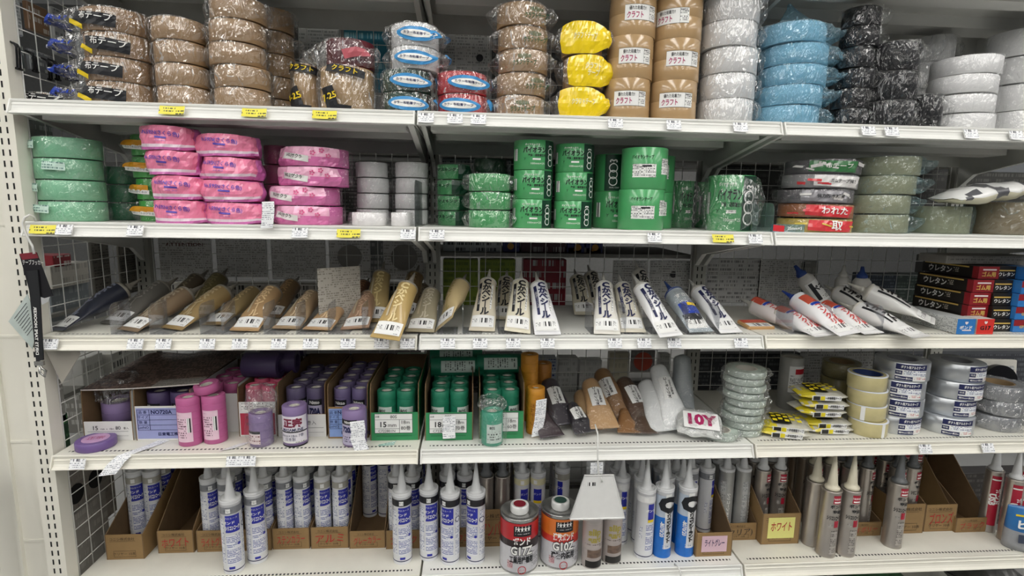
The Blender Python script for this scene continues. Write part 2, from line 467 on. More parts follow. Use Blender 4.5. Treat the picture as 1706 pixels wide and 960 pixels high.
# posts: slotted front faces
def post_tpl(z0, z1, w=.045, dep=.03):
    p = MB()
    p.box(-w/2, w/2, 0, dep, z0, z1)
    s = MB(); z = z0 + .02
    while z < z1 - .03:
        for sx in (-.008, .008): s.box(sx - .0018, sx + .0018, -.0004, .002, z, z + .014)
        z += .025
    return [('post_face', p.mesh('post', grey_paint), [('slots', s.mesh('slots', dark))])]
PT = post_tpl(0, 2.2)
for x, t in ((0.0, 'at the rear left corner of the rack'), (.905, 'behind the brown and white caulk pouches'), (1.805, 'behind the bracket near the white pouches'), (2.705, 'at the far right end of the rack')):
    place('upright_post', PT, 'grey slotted steel upright post ' + t, 'post', (x, DEP + .002, 0))
fp = MB(); fp.box(-.05, -.004, .012, .05, 0, 2.2)
fs = MB(); z = .02
while z < 2.17:
    for sx in (-.034, -.0195): fs.box(sx - .0018, sx + .0018, .0115, .014, z, z + .014)
    z += .025
place('upright_post', [('post_face', fp.mesh('post', paint), [('slots', fs.mesh('slots', dark))])], 'cream slotted steel post at the left front corner of the rack', 'post', (0, 0, 0))
ep = MB(); ep.box(-.115, -.052, .03, .09, 0, 2.2); ep.box(-.122, -.115, .02, .09, 0, 2.2); ep.box(-.3, -.122, .05, .054, 0, 2.2)
for z in (.45, .72, .99, 1.26): ep.box(-.114, -.053, .028, .0305, z, z + .006)
place('end_panel', ep.mesh('end_panel', paint), 'cream steel end panel left of the slotted front post', 'panel', (0, 0, 0))

# wire mesh panels
def mesh_panel(w, h, pitch=.05, r=.0013):
    mb = MB(); nx = int(round(w / pitch)); nz = int(round(h / pitch))
    for i in range(nx + 1): mb.tube([(i * w / nx, 0, 0), (i * w / nx, 0, h)], r if 0 < i < nx else r * 1.6, 5)
    for k in range(nz + 1): mb.tube([(0, .0022, k * h / nz), (w, .0022, k * h / nz)], r if 0 < k < nz else r * 1.6, 5)
    return mb.mesh('wire_mesh', wire_m)
WM = mesh_panel(.85, 1.8)
for b in range(3):
    place('wire_mesh_panel', WM, f'wire mesh back panel of the {BAY[b]} bay, behind {WHAT[2][b]}', 'wire mesh', (b * .9 + .028, DEP + .015, .06))
place('wire_mesh_panel', mesh_panel(.36, 2.05), 'wire mesh side panel closing the left end of the rack', 'wire mesh', (-.006, .055, .06), rot=pi / 2)
# ================================================================ makers of tape rolls and film
core_m = mat('core_card', '#a88f6c', .8)
core_white = mat('core_white_card', '#d8d4ca', .7)
FILM = film('clear_film', crease_glint=.30, scale=15, stretch=(1, 1, .38), gloss=.17)
FILM_S = film('clear_film_soft', haze=.012, gloss=.08, bump=.7, scale=14, face=.14, crease_glint=.12)
FILM_BLUE = film('blue_film', tint=(.64, .83, .91), haze=.09, milk=(.42, .66, .76), gloss=.13, crease_glint=.3)
FILM_SEA = film('sea_tint_film', tint=(.86, .93, .94), haze=.05, milk=(.40, .58, .62), gloss=.06, bump=.7, scale=12, crease_glint=.3)
FILM_DARK = film('film_over_black', haze=.002, gloss=.085, bump=1., scale=17, crease_glint=.22, rough=.045, stretch=(1, 1, .4))
ORDS = {1: ['only'], 2: ['upper', 'lower'], 3: ['topmost', 'middle', 'bottom'],
        4: ['topmost', 'second from top', 'third from top', 'bottom'],
        5: ['topmost', 'second from top', 'middle', 'second from bottom', 'bottom'],
        6: ['topmost', 'second from top', 'third from top', 'third from bottom', 'second from bottom', 'bottom']}

def tape_mesh(R, h, m, rc=.038, seg=40, grooves=0, mats=None):
    mb = MB(); e = min(.0015, h * .1)
    pr = [(rc, 0), (R - e, 0), (R - e, 0), (R, e)]
    for k in range(1, grooves + 1):
        z = h * k / (grooves + 1)
        pr += [(R, z - .0008), (R, z - .0008), (R - .0009, z), (R - .0009, z), (R, z + .0008), (R, z + .0008)]
    pr += [(R, h - e), (R - e, h), (R - e, h), (rc, h), (rc, h), (rc, 0)]
    mb.lathe(pr, seg)
    return mb.mesh('tape', m)
def core_mesh(rc, h, m):
    mb = MB(); mb.lathe([(rc - .004, .0008), (rc - .0003, .0008), (rc - .0003, .0008), (rc - .0003, h - .0008), (rc - .0003, h - .0008), (rc - .004, h - .0008), (rc - .004, h - .0008), (rc - .004, .0008)], 32)
    return mb.mesh('core', m)

class Film:
    """crumpled wrapper round a roll: side, turned-in top and bottom, gathered ends at left and right"""
    def __init__(s, R, h, ears=(.03, .03), seed=1, rough=.004, freq=45, slack=.003, drop=0.):
        s.R, s.h, s.ears, s.seed, s.rough, s.freq, s.slack, s.drop = R, h, ears, seed, rough, freq, slack, drop
    def pt(s, a, v, off=0., cap=0.):
        """a: angle from the front to the right, v: -1..1 up the side, cap 0..1 towards the middle"""
        R, h = s.R, s.h
        r = R + s.slack + .004 * (1 - v * v)
        z = h / 2 + v * (h / 2 + .0012)
        e = 0
        for side, L in ((-1.45, s.ears[0]), (1.12, s.ears[1])):
            wv = max(0., cos(a - side))
            k = wv ** 9
            r += L * k * (1 - .35 * abs(v)); e = max(e, k * min(1, L / .03))
        z = h / 2 + (z - h / 2) * (1 - .55 * e) - s.drop * e
        r *= (1 - .42 * cap)
        p = Vector((r * sin(a), -r * cos(a), z))
        nz = noise.noise(p * s.freq + Vector((s.seed * 9.1, s.seed * 4.7, 3)))
        n2 = noise.noise(p * s.freq * 2.7 + Vector((s.seed, 8, s.seed * 2.2)))
        d = s.rough * (nz * .9 + n2 * .45) * (1 + 1.5 * e)
        rr = max(R + .0008, r + d) if not cap else r
        if cap: z = z + d * .6 if v > 0 else z + .0012
        return Vector(((rr + off) * sin(a), -(rr + off) * cos(a), min(max(z + d * e * 1.2, .0003), h + .0024)))
    def mesh(s, mats, printed=None, nu=72, nv=9, flat=True):
        """printed: function (angle, v) -> material index"""
        mb = MB(); rows = []
        vs = [(-1, .8), (-1, .35)] + [(-1 + 2 * j / (nv - 1), 0) for j in range(nv)] + [(1, .35), (1, .8)]
        for v, c in vs:
            rows.append([mb._v(s.pt(2 * pi * k / nu - pi, v, 0, c)) for k in range(nu)])
        for j in range(len(vs) - 1):
            for k in range(nu):
                a = 2 * pi * (k + .5) / nu - pi; v = (vs[j][0] + vs[j+1][0]) / 2
                mi = printed(a, v, vs[j][1] or vs[j+1][1]) if printed else 0
                mb.face((rows[j][k], rows[j][(k+1) % nu], rows[j+1][(k+1) % nu], rows[j+1][k]), mi, not flat,
                        ((s.R*a, v*s.h/2), (s.R*(a+.087), v*s.h/2), (s.R*(a+.087), (v+.2)*s.h/2), (s.R*a, (v+.2)*s.h/2)))
        return mb.mesh('film', mats)
    def on(s, a0, z0=0., off=.0016, rot=0.):
        """map type (x, y) to the film about angle a0 and height z0 above the middle"""
        cr, sr = cos(rot), sin(rot)
        def fn(x, y):
            X, Y = x*cr - y*sr, x*sr + y*cr
            return s.pt(a0 + X / s.R, max(-1, min(1, (z0 + Y) / (s.h / 2))), off)
        return fn
    def grid(s, mb, a0, z0, w, hh, m=0, off=.001, shape=None, n=(8, 4), rot=0.):
        fn = s.on(a0, z0, off, rot); idx = {}
        for i in range(n[0] + 1):
            for j in range(n[1] + 1):
                x, y = w * (i / n[0] - .5), hh * (j / n[1] - .5)
                if shape: x, y = shape(x, y)
                idx[i, j] = (mb._v(fn(x, y)), x, y)
        for i in range(n[0]):
            for j in range(n[1]):
                q = [idx[i, j], idx[i+1, j], idx[i+1, j+1], idx[i, j+1]]
                mb.face([p[0] for p in q], m, False, [(p[1], p[2]) for p in q])
        return mb
def oval(w, h):
    return lambda x, y: (x * math.sqrt(max(0, 1 - (2*y/h)**2 / 2)) , y * math.sqrt(max(0, 1 - (2*x/w)**2 / 2)))

class Spot:
    """where a stack stands: from its outline in the photo and the depth of its front"""
    def __init__(s, px0, px1, yf, zb, pytop=None, n=1):
        yc = yf + .05
        for _ in range(4):
            x0, x1 = wx(px0, yc, zb + .05), wx(px1, yc, zb + .05); s.R = abs(x1 - x0) / 2 * .985; yc = yf + s.R
        s.x, s.y, s.z = (x0 + x1) / 2, yc, zb
        s.h = ((at_y((px0 + px1) / 2, pytop, yf).z - zb) / n) if pytop is not None else 0
def facing(x, y):
    """turn about z that faces the viewer's side of the aisle, half way"""
    return math.atan2(x - CAM.x, y - CAM.y) * -.0

def stack(name, maker, sp, n, label, cat, group, dx=None, dy=None, rz=None, order=None, tilt=.0, gap=.0008):
    """n rolls on one another, from the bottom; label has {} for the place in the stack"""
    ords = ORDS[n][::-1] if order is None else order
    rr = random.Random(int(sp.x * 1000) + n)
    for i in range(n):
        tpl = maker(i)
        x = sp.x + (dx[i] if dx else rr.uniform(-.002, .002)); y = sp.y + (dy[i] if dy else rr.uniform(0, .003))
        r = rz[i] if rz else rr.uniform(-.25, .25)
        lab = label.format(ords[i]) if '{}' in label else label
        place(name, tpl, lab, cat, (x, y, sp.z + i * sp.h + .0005), (rr.uniform(-tilt, tilt), rr.uniform(-tilt, tilt), r), group)

# ---------------------------------------------------------------- printed things used by several stacks
craft_m = mat('craft_tape', '#a98a66', .32, mottle=.05, scale=20, coat=.3)
craft_gloss = mat('craft_tape_gloss', '#b4956c', .22, mottle=.04, scale=12, coat=.6)
cloth_m = mat('brown_cloth_tape', '#9a7a58', .45, mottle=.06, scale=60)
white_m = mat('white_tape', '#e6e6e6', .4, mottle=.02)
black_m = mat('black_tape', '#101014', .35, mottle=.1, spec=.25)
pgreen_m = mat('pale_green_tape', '#7fbf98', .35, mottle=.04)
dgreen_m = mat('deep_green_tape', '#2a6848', .4, mottle=.05)
green_m = mat('leaf_green_tape', '#3f9d5a', .35, mottle=.04)
olive_m = mat('olive_tape', '#a1997a', .4, mottle=.04)
skyblue_m = mat('pale_blue_tape', '#a9d0e2', .35, mottle=.04)
red_m = mat('red_tape', '#c32a35', .35, mottle=.05)
dred_m = mat('dark_red_tape', '#5c1a26', .4)
yprint = mat('yellow_printed_film', '#f2d21a', .2, mottle=.05, coat=.5)
ink_white = mat('ink_white', '#f2f2ee', .5, mottle=0)
ink_black = mat('ink_black', '#14161c', .5, mottle=0)
ink_green = mat('ink_green', '#1d5a3a', .5, mottle=0)
ink_mag = mat('ink_magenta', '#a8205c', .5, mottle=0)
ink_blue = mat('ink_blue', '#1d3fa8', .5, mottle=0)
ink_navy = mat('ink_navy', '#1a2154', .5, mottle=0)
ink_red = mat('ink_red', '#b8202c', .5, mottle=0)
ink_yel = mat('ink_yellow', '#e6c81e', .5, mottle=0)
ink_sky = mat('ink_sky_blue', '#2d86c8', .4, mottle=0)
ink_purple = mat('ink_purple', '#5a48b0', .5, mottle=0)
ink_grey = mat('ink_grey', '#55585e', .5, mottle=0)
paper = mat('white_paper', '#eeeeec', .55, mottle=.01)
fine_bw = fine('fine_print', '#efefec', '#3a3a3e')
fine_blue = fine('fine_print_blue', '#eceef2', '#3c4680')
fine_grey = fine('fine_print_grey', '#c9cbc9', '#6e7274')
bar_m = fine('barcode', '#f4f4f2', '#16161a', pitch=.05, fill=1, dens=.5, cw=.0009, barcode=True)

def sub(mb, mats, name='printed_label'): return (name, mb.mesh(name, mats))
CACHE = {}
def cached(key, fn):
    if key not in CACHE: CACHE[key] = fn()
    return CACHE[key]
def q4(x): return round(x, 4)

def bagged(R, h, tm, fm=None, ears=(.03, .03), seeds=3, rc=.038, deco=None, printed=None, extra=(), cm=None, rough=.004, tag_='', freq=45, drop=0.):
    """maker of rolls each in its own clear film; deco(mb, film) prints on the film -> materials"""
    fm = fm or FILM
    def make(i):
        k = i % seeds
        def build():
            Ri = R - .004; hi = h - .003
            fl = Film(Ri, hi, ears if not callable(ears) else ears(k), seed=k + int(R * 1000) % 17 + len(tag_), rough=rough, freq=freq, drop=drop)
            fmats = [fm] + list(extra)
            tp = [('tape_ring', tape_mesh(Ri, hi, tm, rc)), ('core', core_mesh(rc, hi, cm or core_m))]
            kids = []
            if deco:
                mb = MB(); mats = deco(mb, fl, k)
                if mb.f: kids.append(sub(mb, mats, 'print'))
            tp.append(('film', fl.mesh(fmats, printed), kids))
            return tp
        return cached((tag_, q4(R), q4(h), k), build)
    return make
# ================================================================ TOP SHELF
z1 = Z[0]
# brown cloth tapes, black print, blue house mark on the left end of the film
def deco_cloth(mb, fl, k):
    a = .0 + .08 * (k - 1)
    fl.grid(mb, a, -.002, .088, .026, 0, .0014, n=(10, 3), rot=-.10)
    fl.grid(mb, a - .55, -.012, .03, .010, 1, .0022, n=(4, 2), rot=-.5)
    mb.text('布テープ', .017, fl.on(a + .06, .001, .003, -.10), 2, bold=.01)
    mb.text('梱包・補修・貼付用', .006, fl.on(a + .25, .011, .003, -.10), 2)
    fl.grid(mb, -pi / 2 + .12, .004, .040, .030, 3, .002, n=(6, 3), rot=-.2)
    mb.text('⌂', .03, fl.on(-pi / 2 + .1, .004, .004, -.2), 4)
    mb.text('SELF', .012, fl.on(-pi / 2 + .55, .004, .003, -.2), 3, bold=.02)
    return [ink_black, ink_yel, ink_white, ink_blue, ink_white]
ear = (.075, .003)
sp = Spot(150, 262, .03, z1, 8, 4)
stack('cloth_tape_roll', bagged(sp.R, sp.h, cloth_m, ears=ear, deco=deco_cloth, tag_='cl'), sp, 4,
      'brown cloth tape in clear film with black print, {} of the leftmost stack', 'tape roll', 'bagged brown cloth tapes', rz=[.05, -.05, .06, -.03])
sp = Spot(20, 120, .0, z1, 140, 1)
stack('cloth_tape_roll', bagged(.045, .03, cloth_m, ears=(.05, .05), deco=deco_cloth, tag_='cl2'), Spot(48, 118, .06, z1, 150, 1), 1,
      'flat film packet with blue house mark lying at the left end of the top shelf', 'tape roll', 'bagged brown cloth tapes')
for px0, px1, yf, top, n, txt, dxs in ((262, 352, .035, 24, 4, 'plain bagged craft tape, {} of the second stack from left', None),
                                  (354, 449, .03, -12, 5, 'plain bagged craft tape, {} of the tall third stack from left', [.004, .006, -.003, .0, .004])):
    sp = Spot(px0, px1, yf, z1, top, n)
    stack('craft_tape_roll', bagged(sp.R, sp.h, craft_m, ears=(.006, .020), tag_='cr%d' % px0), sp, n, txt, 'tape roll', 'bagged plain craft tapes', dx=dxs)
sp = Spot(420, 496, .21, z1, 8, 5)
stack('craft_tape_roll', bagged(sp.R, sp.h, craft_m, ears=(.002, .03), tag_='crb'), sp, 5, 'brown craft tape set back, {} beside the black and yellow packets', 'tape roll', 'bagged plain craft tapes')
# the broad packets with black and yellow print, and a dark red roll on them
def deco_by(mb, fl, k):
    if k:
        fl.grid(mb, .1, fl.h / 2 - .012, .085, .018, 0, .0015, n=(8, 2), rot=-.15)
        mb.text('クラフト', .014, fl.on(.1, fl.h / 2 - .012, .003, -.15), 1, bold=.02)
    fl.grid(mb, -.45, -.02, .03, .045, 0, .0015, n=(4, 4), rot=.25)
    mb.text('7-25', .02, fl.on(-.45, -.02, .003, .3), 1, bold=.02)
    if k: fl.grid(mb, -.1, -.045, .05, .016, 0, .0015, n=(5, 2), rot=-.1)
    return [ink_black, ink_yel]
sp = Spot(533, 628, .025, z1, 106, 1)
stack('craft_tape_roll', lambda i: bagged(sp.R, sp.h, craft_gloss, ears=(.002, .008), deco=deco_by, tag_='by')(1), sp, 1, 'broad tan tape in film with black and yellow print at its shoulder', 'tape roll', 'broad tan tapes in film')
sp2 = Spot(487, 532, .075, z1, 103, 1)
stack('craft_tape_roll', lambda i: bagged(sp2.R, sp2.h, craft_gloss, ears=(.004, .0), deco=deco_by, rc=.025, tag_='by2')(1), sp2, 1, 'smaller tan tape in film left of the broad tan tape', 'tape roll', 'broad tan tapes in film', rz=[-.2])
def deco_red(mb, fl, k):
    fl.grid(mb, .45, .0, .05, .02, 0, .0015, n=(5, 2), rot=.3)
    return [mat('pale_red_print', '#c2626c', .35)]
spr = Spot(540, 626, .04, z1 + sp.h + .001, 60, 1)
stack('cloth_tape_roll', bagged(spr.R, spr.h, dred_m, ears=(.06, .02), deco=deco_red, rough=.007, tag_='dr', drop=.012), spr, 1, 'dark red tape in crumpled film lying on the broad tan tape', 'tape roll', 'broad tan tapes in film', tilt=.012)
# coloured cloth tapes with a blue oval
oval_blue = mat('oval_blue_print', '#3f93cf', .35, mottle=.03)
def deco_oval(mb, fl, k):
    w_ = fl.R * 1.55; h_ = fl.h * .62
    a = [-.05, .12, -.15][k]
    fl.grid(mb, a, -.002, w_, h_, 0, .0014, shape=oval(w_, h_), n=(12, 6), rot=-.05)
    fl.grid(mb, a, -.002, w_ * .8, h_ * .52, 1, .0022, shape=oval(w_ * .8, h_ * .52), n=(10, 5), rot=-.05)
    mb.text('カラー布粘着テープ', h_ * .22, fl.on(a, -.002, .003, -.05), 2, width=w_ * .66, bold=.02)
    fl.grid(mb, a + 1.25, .006, .02, .03, 0, .0014, n=(3, 3), rot=.5)
    return [oval_blue, ink_white, ink_navy]
spg = Spot(636, 722, .03, z1, 112, 2)
stack('cloth_tape_roll', bagged(spg.R, spg.h, mat('dark_green_cloth_tape', '#1f4436', .45), ears=(.002, .012), deco=deco_oval, tag_='ovg'), spg, 2,
      'dark green cloth tape with blue oval print, {} of the pair', 'tape roll', 'colour cloth tapes with oval print')
spw = Spot(650, 735, .035, z1 + 2 * spg.h + .001, 33, 2)
stack('cloth_tape_roll', bagged(spw.R, spw.h, white_m, ears=(.015, .03), deco=deco_oval, tag_='ovw'), spw, 2,
      'white cloth tape with blue oval print, {} of the pair on green tapes', 'tape roll', 'colour cloth tapes with oval print')
sp = Spot(726, 815, .03, z1, 115, 2)
stack('cloth_tape_roll', bagged(sp.R, sp.h, red_m, ears=(.002, .010), deco=deco_oval, tag_='ovr'), sp, 2,
      'red cloth tape with blue oval print, {} of the pair', 'tape roll', 'colour cloth tapes with oval print')
# craft tapes with green lettering
def deco_craft(mb, fl, k):
    mb.text('クラフトテープ', .0135, fl.on([.15, .35, .1][k], -.008, .002, .03), 0, width=.052, bold=.02)
    for i in range(9):
        x = (i - 4) * .0032
        fl.grid(mb, [.15, .35, .1][k] + x / fl.R, .007, .0016, .012 - abs(i - 4) * .0012, 0, .0016, n=(1, 2))
    return [ink_green]
sp = Spot(824, 911, .03, z1, -2, 5)
stack('craft_tape_roll', bagged(sp.R, sp.h, craft_m, ears=(.022, .022), deco=deco_craft, tag_='crg'), sp, 5,
      'bagged craft tape with green lettering, {} of its stack', 'tape roll', 'craft tapes with green lettering', dx=[-.003, 0, .004, .002, -.002])
# yellow wrapped
def deco_yel(mb, fl, k):
    mb.text('クラフト\nテープ' if k == 1 else 'クラフトテープ', .016, fl.on(.0, .002, .0022), 0, width=(.05 if k != 1 else .035), bold=.02)
    return [mat('pale_yellow_print', '#f4eec0', .4)]
sp = Spot(930, 1002, .03, z1, 32, 3)
stack('craft_tape_roll', bagged(sp.R, sp.h, craft_m, ears=(.022, .026), deco=deco_yel, extra=[yprint], rough=.003, tag_='yel',
      printed=lambda a, v, c: 1 if -1.05 < a < 1.05 and not c else 0), sp, 3, 'yellow wrapped craft tape, {} of the yellow stack', 'tape roll', 'yellow wrapped tapes', dx=[-.002, .006, 0], rz=[0, .25, -.05])
# wide unwrapped craft rolls with a white label
def craft_wide(R, h):
    def make(i):
        def build():
            b = MB(); e = .001
            pr = [(.038, 0), (R - e, 0), (R - e, 0), (R, e), (R, h * .5 - .0004), (R - .0004, h * .5), (R, h * .5 + .0004), (R, h - e), (R - e, h), (R - e, h), (.038, h), (.038, h), (.038, 0)]
            b.lathe(pr, 48)
            l = MB(); r = R + .0004; zz = h * .33
            l.patch(r, -.72, .72, zz, zz + h * .36, 0)
            l.ctext('優れた粘着力!!', h * .1, r + .0005, -.18, zz + h * .27, 1, width=.042, bold=.01)
            l.ctext('クラフト', h * .17, r + .0005, -.28, zz + h * .11, 2, width=.040, bold=.025)
            l.patch(r + .0004, .36, .7, zz + h * .02, zz + h * .34, 3)
            l.ctext('No.712', .006, r + .001, .5, zz + h * .31, 1)
            for a_, b_ in ((-.72, .72),):
                for q in (0, h * .355): l.patch(r + .0003, a_, b_, zz + q, zz + q + .0007, 1)
            l.patch(r + .0003, .35, .357, zz, zz + h * .36, 1)
            return [('tape_ring', b.mesh('tape', craft_gloss)), ('core', core_mesh(.038, h, core_m)), sub(l, [paper, ink_black, ink_mag, fine_bw])]
        return cached(('cw', q4(R), q4(h)), build)
    return make
sp = Spot(1006, 1081, .025, z1, -18, 3)
stack('craft_tape_roll', craft_wide(sp.R, sp.h), sp, 3, 'wide unwrapped craft tape with white label, {} of the left column', 'tape roll', 'wide labelled craft tapes', dx=[0, .003, .006], rz=[-.1, -.02, .12])
sp = Spot(1082, 1158, .022, z1, -12, 3)
stack('craft_tape_roll', craft_wide(sp.R, sp.h), sp, 3, 'wide unwrapped craft tape with white label, {} of the right column', 'tape roll', 'wide labelled craft tapes', dx=[0, .002, .002], rz=[-.18, .0, -.62])
# white, blue, black, white again
sp = Spot(1162, 1252, .02, z1, -18, 5)
stack('wrapped_tape_roll', bagged(sp.R, sp.h, white_m, ears=(.002, .012), cm=core_white, tag_='w1'), sp, 5, 'white tape in clear film, {} of the stack beside the labelled craft tapes', 'tape roll', 'bagged white tapes', dx=[0, .003, .004, -.004, 0], tilt=.012)
sp = Spot(1258, 1362, .02, z1, 28, 5)
stack('wrapped_tape_roll', bagged(sp.R, sp.h, skyblue_m, FILM_BLUE, ears=(.006, .034), cm=core_white, tag_='bl', rough=.006), sp, 5, 'pale tape in sky blue film, {} of the blue stack', 'tape roll', 'blue bagged tapes', dx=[-.004, .0, .006, .006, -.004], tilt=.012)
be = MB(); n_ = 20
rows_ = [[be._v(Vector((r_ * cos(2*pi*k/n_) + dx_, .6 * r_ * sin(2*pi*k/n_), z_)) + noise.noise_vector(Vector((k * .9, z_ * 60, 2))) * .006) for k in range(n_)] for r_, z_, dx_ in ((.045, 0, 0), (.040, .012, -.002), (.026, .028, -.010), (.012, .042, -.018), (.003, .054, -.022))]
for a_, b_ in zip(rows_, rows_[1:]):
    for k in range(n_): be.face((a_[k], a_[(k+1) % n_], b_[(k+1) % n_], b_[k]))
place('film_wrap', be.mesh('film', FILM_BLUE), 'pointed end of sky blue film standing on top of the blue stack', 'film', (sp.x, sp.y - .01, z1 + 5 * sp.h + .003))
sp = Spot(1386, 1445, .04, z1, 2, 6)
stack('wrapped_tape_roll', bagged(sp.R, sp.h, black_m, FILM_DARK, ears=(.002, .014), rc=.03, tag_='k1', rough=.006), sp, 6, 'black tape in glittering film, {} of the taller black stack', 'tape roll', 'bagged black tapes', dx=[0, -.002, .004, -.004, .004, .006], tilt=.012)
sp = Spot(1443, 1516, .02, z1, 62, 3)
stack('wrapped_tape_roll', bagged(sp.R, sp.h, black_m, FILM_DARK, ears=(.002, .012), rc=.03, tag_='k2', rough=.006), sp, 3, 'wide black tape in film, {} of the lower black stack', 'tape roll', 'bagged black tapes', dx=[0, .004, -.002])
sp = Spot(1516, 1566, .03, z1, 152, 1)
stack('wrapped_tape_roll', bagged(sp.R, sp.h, black_m, FILM_DARK, ears=(.01, .02), rc=.02, tag_='k3', rough=.005), sp, 1, 'single small black tape in film at the foot of the white stacks', 'tape roll', 'bagged black tapes')
spb = Spot(1500, 1562, .23, z1, 52, 4)
stack('wrapped_tape_roll', bagged(spb.R, spb.h, white_m, ears=(.01, .02), rc=.025, cm=core_white, tag_='w2'), spb, 4, 'white tape in film set back, {} of the stack behind the black tapes', 'tape roll', 'bagged white tapes', dx=[0, .004, -.004, .012])
sp = Spot(1548, 1642, .03, z1, 84, 4)
stack('wrapped_tape_roll', bagged(sp.R, sp.h, white_m, FILM_S, ears=(.012, .002), cm=core_white, tag_='w3'), sp, 4, 'white tape in film, {} of the low front stack at the right', 'tape roll', 'bagged white tapes', dx=[.006, .0, 0, .004], tilt=.012)
sp = Spot(1634, 1722, .10, z1, 36, 4)
sp.x += .012
stack('wrapped_tape_roll', bagged(sp.R, sp.h, white_m, FILM_S, ears=(.004, .012), cm=core_white, tag_='w4'), sp, 4, 'white tape in film, {} of the taller stack at the right edge', 'tape roll', 'bagged white tapes', tilt=.012, dx=[.014, .012, .008, .0])

# ================================================================ SECOND SHELF
z2 = Z[1]
lab_pale = fine('pale_green_label', '#c2dcd0', '#6a8f86', pitch=.006, dens=.6)
def deco_pg(mb, fl, k):
    fl.grid(mb, -.62 if k != 2 else .2, .006, .042, .018, 0, .0016, n=(5, 2), rot=-.05)
    return [lab_pale]
sp = Spot(70, 174, .03, z2, 226, 4)
stack('film_tape_roll', bagged(sp.R, sp.h, pgreen_m, FILM_S, ears=(.02, .012), deco=deco_pg, tag_='pg'), sp, 4, 'pale green tape in clear film, {} of the leftmost stack', 'tape roll', 'pale green bagged tapes', rz=[.25, -.1, 0, -.05])
sp = Spot(176, 236, .17, z2, 276, 3)
stack('film_tape_roll', bagged(sp.R, sp.h, dgreen_m, FILM_S, ears=(.01, .012), rc=.025, tag_='dg'), sp, 3, 'deep green tape in film set back, {} of the stack behind the pale green', 'tape roll', 'deep green bagged tapes')
def deco_or(mb, fl, k):
    fl.grid(mb, -.35, .004, .062, .014, 0, .0018, n=(8, 2), rot=-.06); fl.grid(mb, -.3, -.006, .062, .010, 1, .0020, n=(8, 2), rot=-.06)
    mb.text('はってもはがせる25', .006, fl.on(-.3, -.006, .003, -.06), 2)
    return [mat('orange_print', '#d99a26', .35), ink_white, ink_grey]
sp = Spot(226, 288, .13, z2, 222, 4)
stack('film_tape_roll', bagged(sp.R, sp.h, mat('bright_green_tape', '#46a848', .35), FILM_S, ears=(.02, .002), rc=.028, deco=deco_or, tag_='or'), sp, 4, 'bright green tape with orange printed band, {} of its stack', 'tape roll', 'orange banded green tapes', dx=[.01, .006, 0, 0])
# pink printed pillow packs
pinkp = mat('pink_printed_film', '#ee86a8', .25, mottle=.06, coat=.35)
pinkt = mat('pink_tape', '#dd6fb2', .35)
pinkw = mat('white_pink_film', '#eedbe6', .3, mottle=.05)
def deco_pink(mb, fl, k):
    mb.text('No.595N(さくら色)', .0115, fl.on(-.08, .010, .0022, -.07), 0, width=.078, bold=.02)
    fl.grid(mb, .0, .001, .024, .004, 1, .0018, n=(4, 1), rot=-.07)
    mb.text('-30-55- 70-53', .004, fl.on(0, -.006, .0022, -.07), 0)
    return [ink_purple, ink_purple]
def prt_pink(a, v, c):
    if c and v > 0: return 2
    if -1.5 < a < 1.2: return 2 if v > -.38 else (3 if v > -.8 else 1)
    return 1
pk_seed = {}
for col, (px0, px1, yf, top, n, dxs) in enumerate(((258, 341, .01, 208, 4, [.012, .01, 0, -.006]), (346, 438, .012, 222, 4, [.006, .0, .0, -.004]))):
    sp = Spot(px0, px1, yf, z2, top, n)
    stack('wrapped_tape_roll', bagged(sp.R, sp.h, pinkt, mat('mauve_film', '#d884bc', .25, coat=.4), ears=(.006, .008), deco=deco_pink, printed=prt_pink, extra=[mat('mauve_film2', '#d070b4', .3, coat=.4), pinkp, pinkw], rough=.0085, freq=30, tag_='pk%d' % col), sp, n,
          'pink printed tape pack, {} of the ' + ('left' if col == 0 else 'right') + ' pink column', 'tape roll', 'pink printed tape packs', dx=dxs, rz=[-.05, .05, -.1, .04], tilt=.012)
sp = Spot(440, 486, .17, z2, 240, 4)
stack('wrapped_tape_roll', bagged(sp.R, sp.h, mat('deep_pink_tape', '#c25a88', .4), FILM_S, ears=(.01, .01), rc=.02, tag_='dpk'), sp, 4, 'deep pink tape set back, {} of the stack between the pink packs', 'tape roll', 'deep pink bagged tapes')
pinkf = mat('flower_pink_film', '#f3b7d2', .3, mottle=.08, coat=.3)
flw = mat('flower_pink', '#d8588e', .4)
def deco_fl(mb, fl, k):
    fl.grid(mb, -.5, -.001, .07, .014, 0, .0016, n=(8, 2), rot=-.15)
    mb.text('NO.3サクラ', .010, fl.on(-.5, .001, .003, -.15), 1, width=.044, bold=.02)
    for a, z in ((.05, .008), (.45, .002), (.28, .014)):
        for t in range(5):
            mb.text('●', .0055, fl.on(a + .004 * cos(t * 1.2566) / fl.R, z + .0042 * sin(t * 1.2566), .0026), 2)
    return [ink_white, ink_black, flw]
def prt_fl(a, v, c):
    if c: return 0
    if -1.3 < a < .75: return 2 if v > -.15 + .2 * sin(3 * a) else 1
    return 0
sp = Spot(466, 578, .04, z2, 243, 4)
stack('wrapped_tape_roll', bagged(sp.R, sp.h, pinkt, FILM_S, ears=(.004, .012), deco=deco_fl, printed=prt_fl, extra=[mat('rose_film', '#d874ac', .25, coat=.4), pinkf], rough=.008, freq=32, tag_='fl'), sp, 4,
      'pink tape pack with flower print, {} of the flowered stack', 'tape roll', 'pink flower tape packs', dx=[-.008, -.014, .01, .012], rz=[0, -.06, .1, .12])
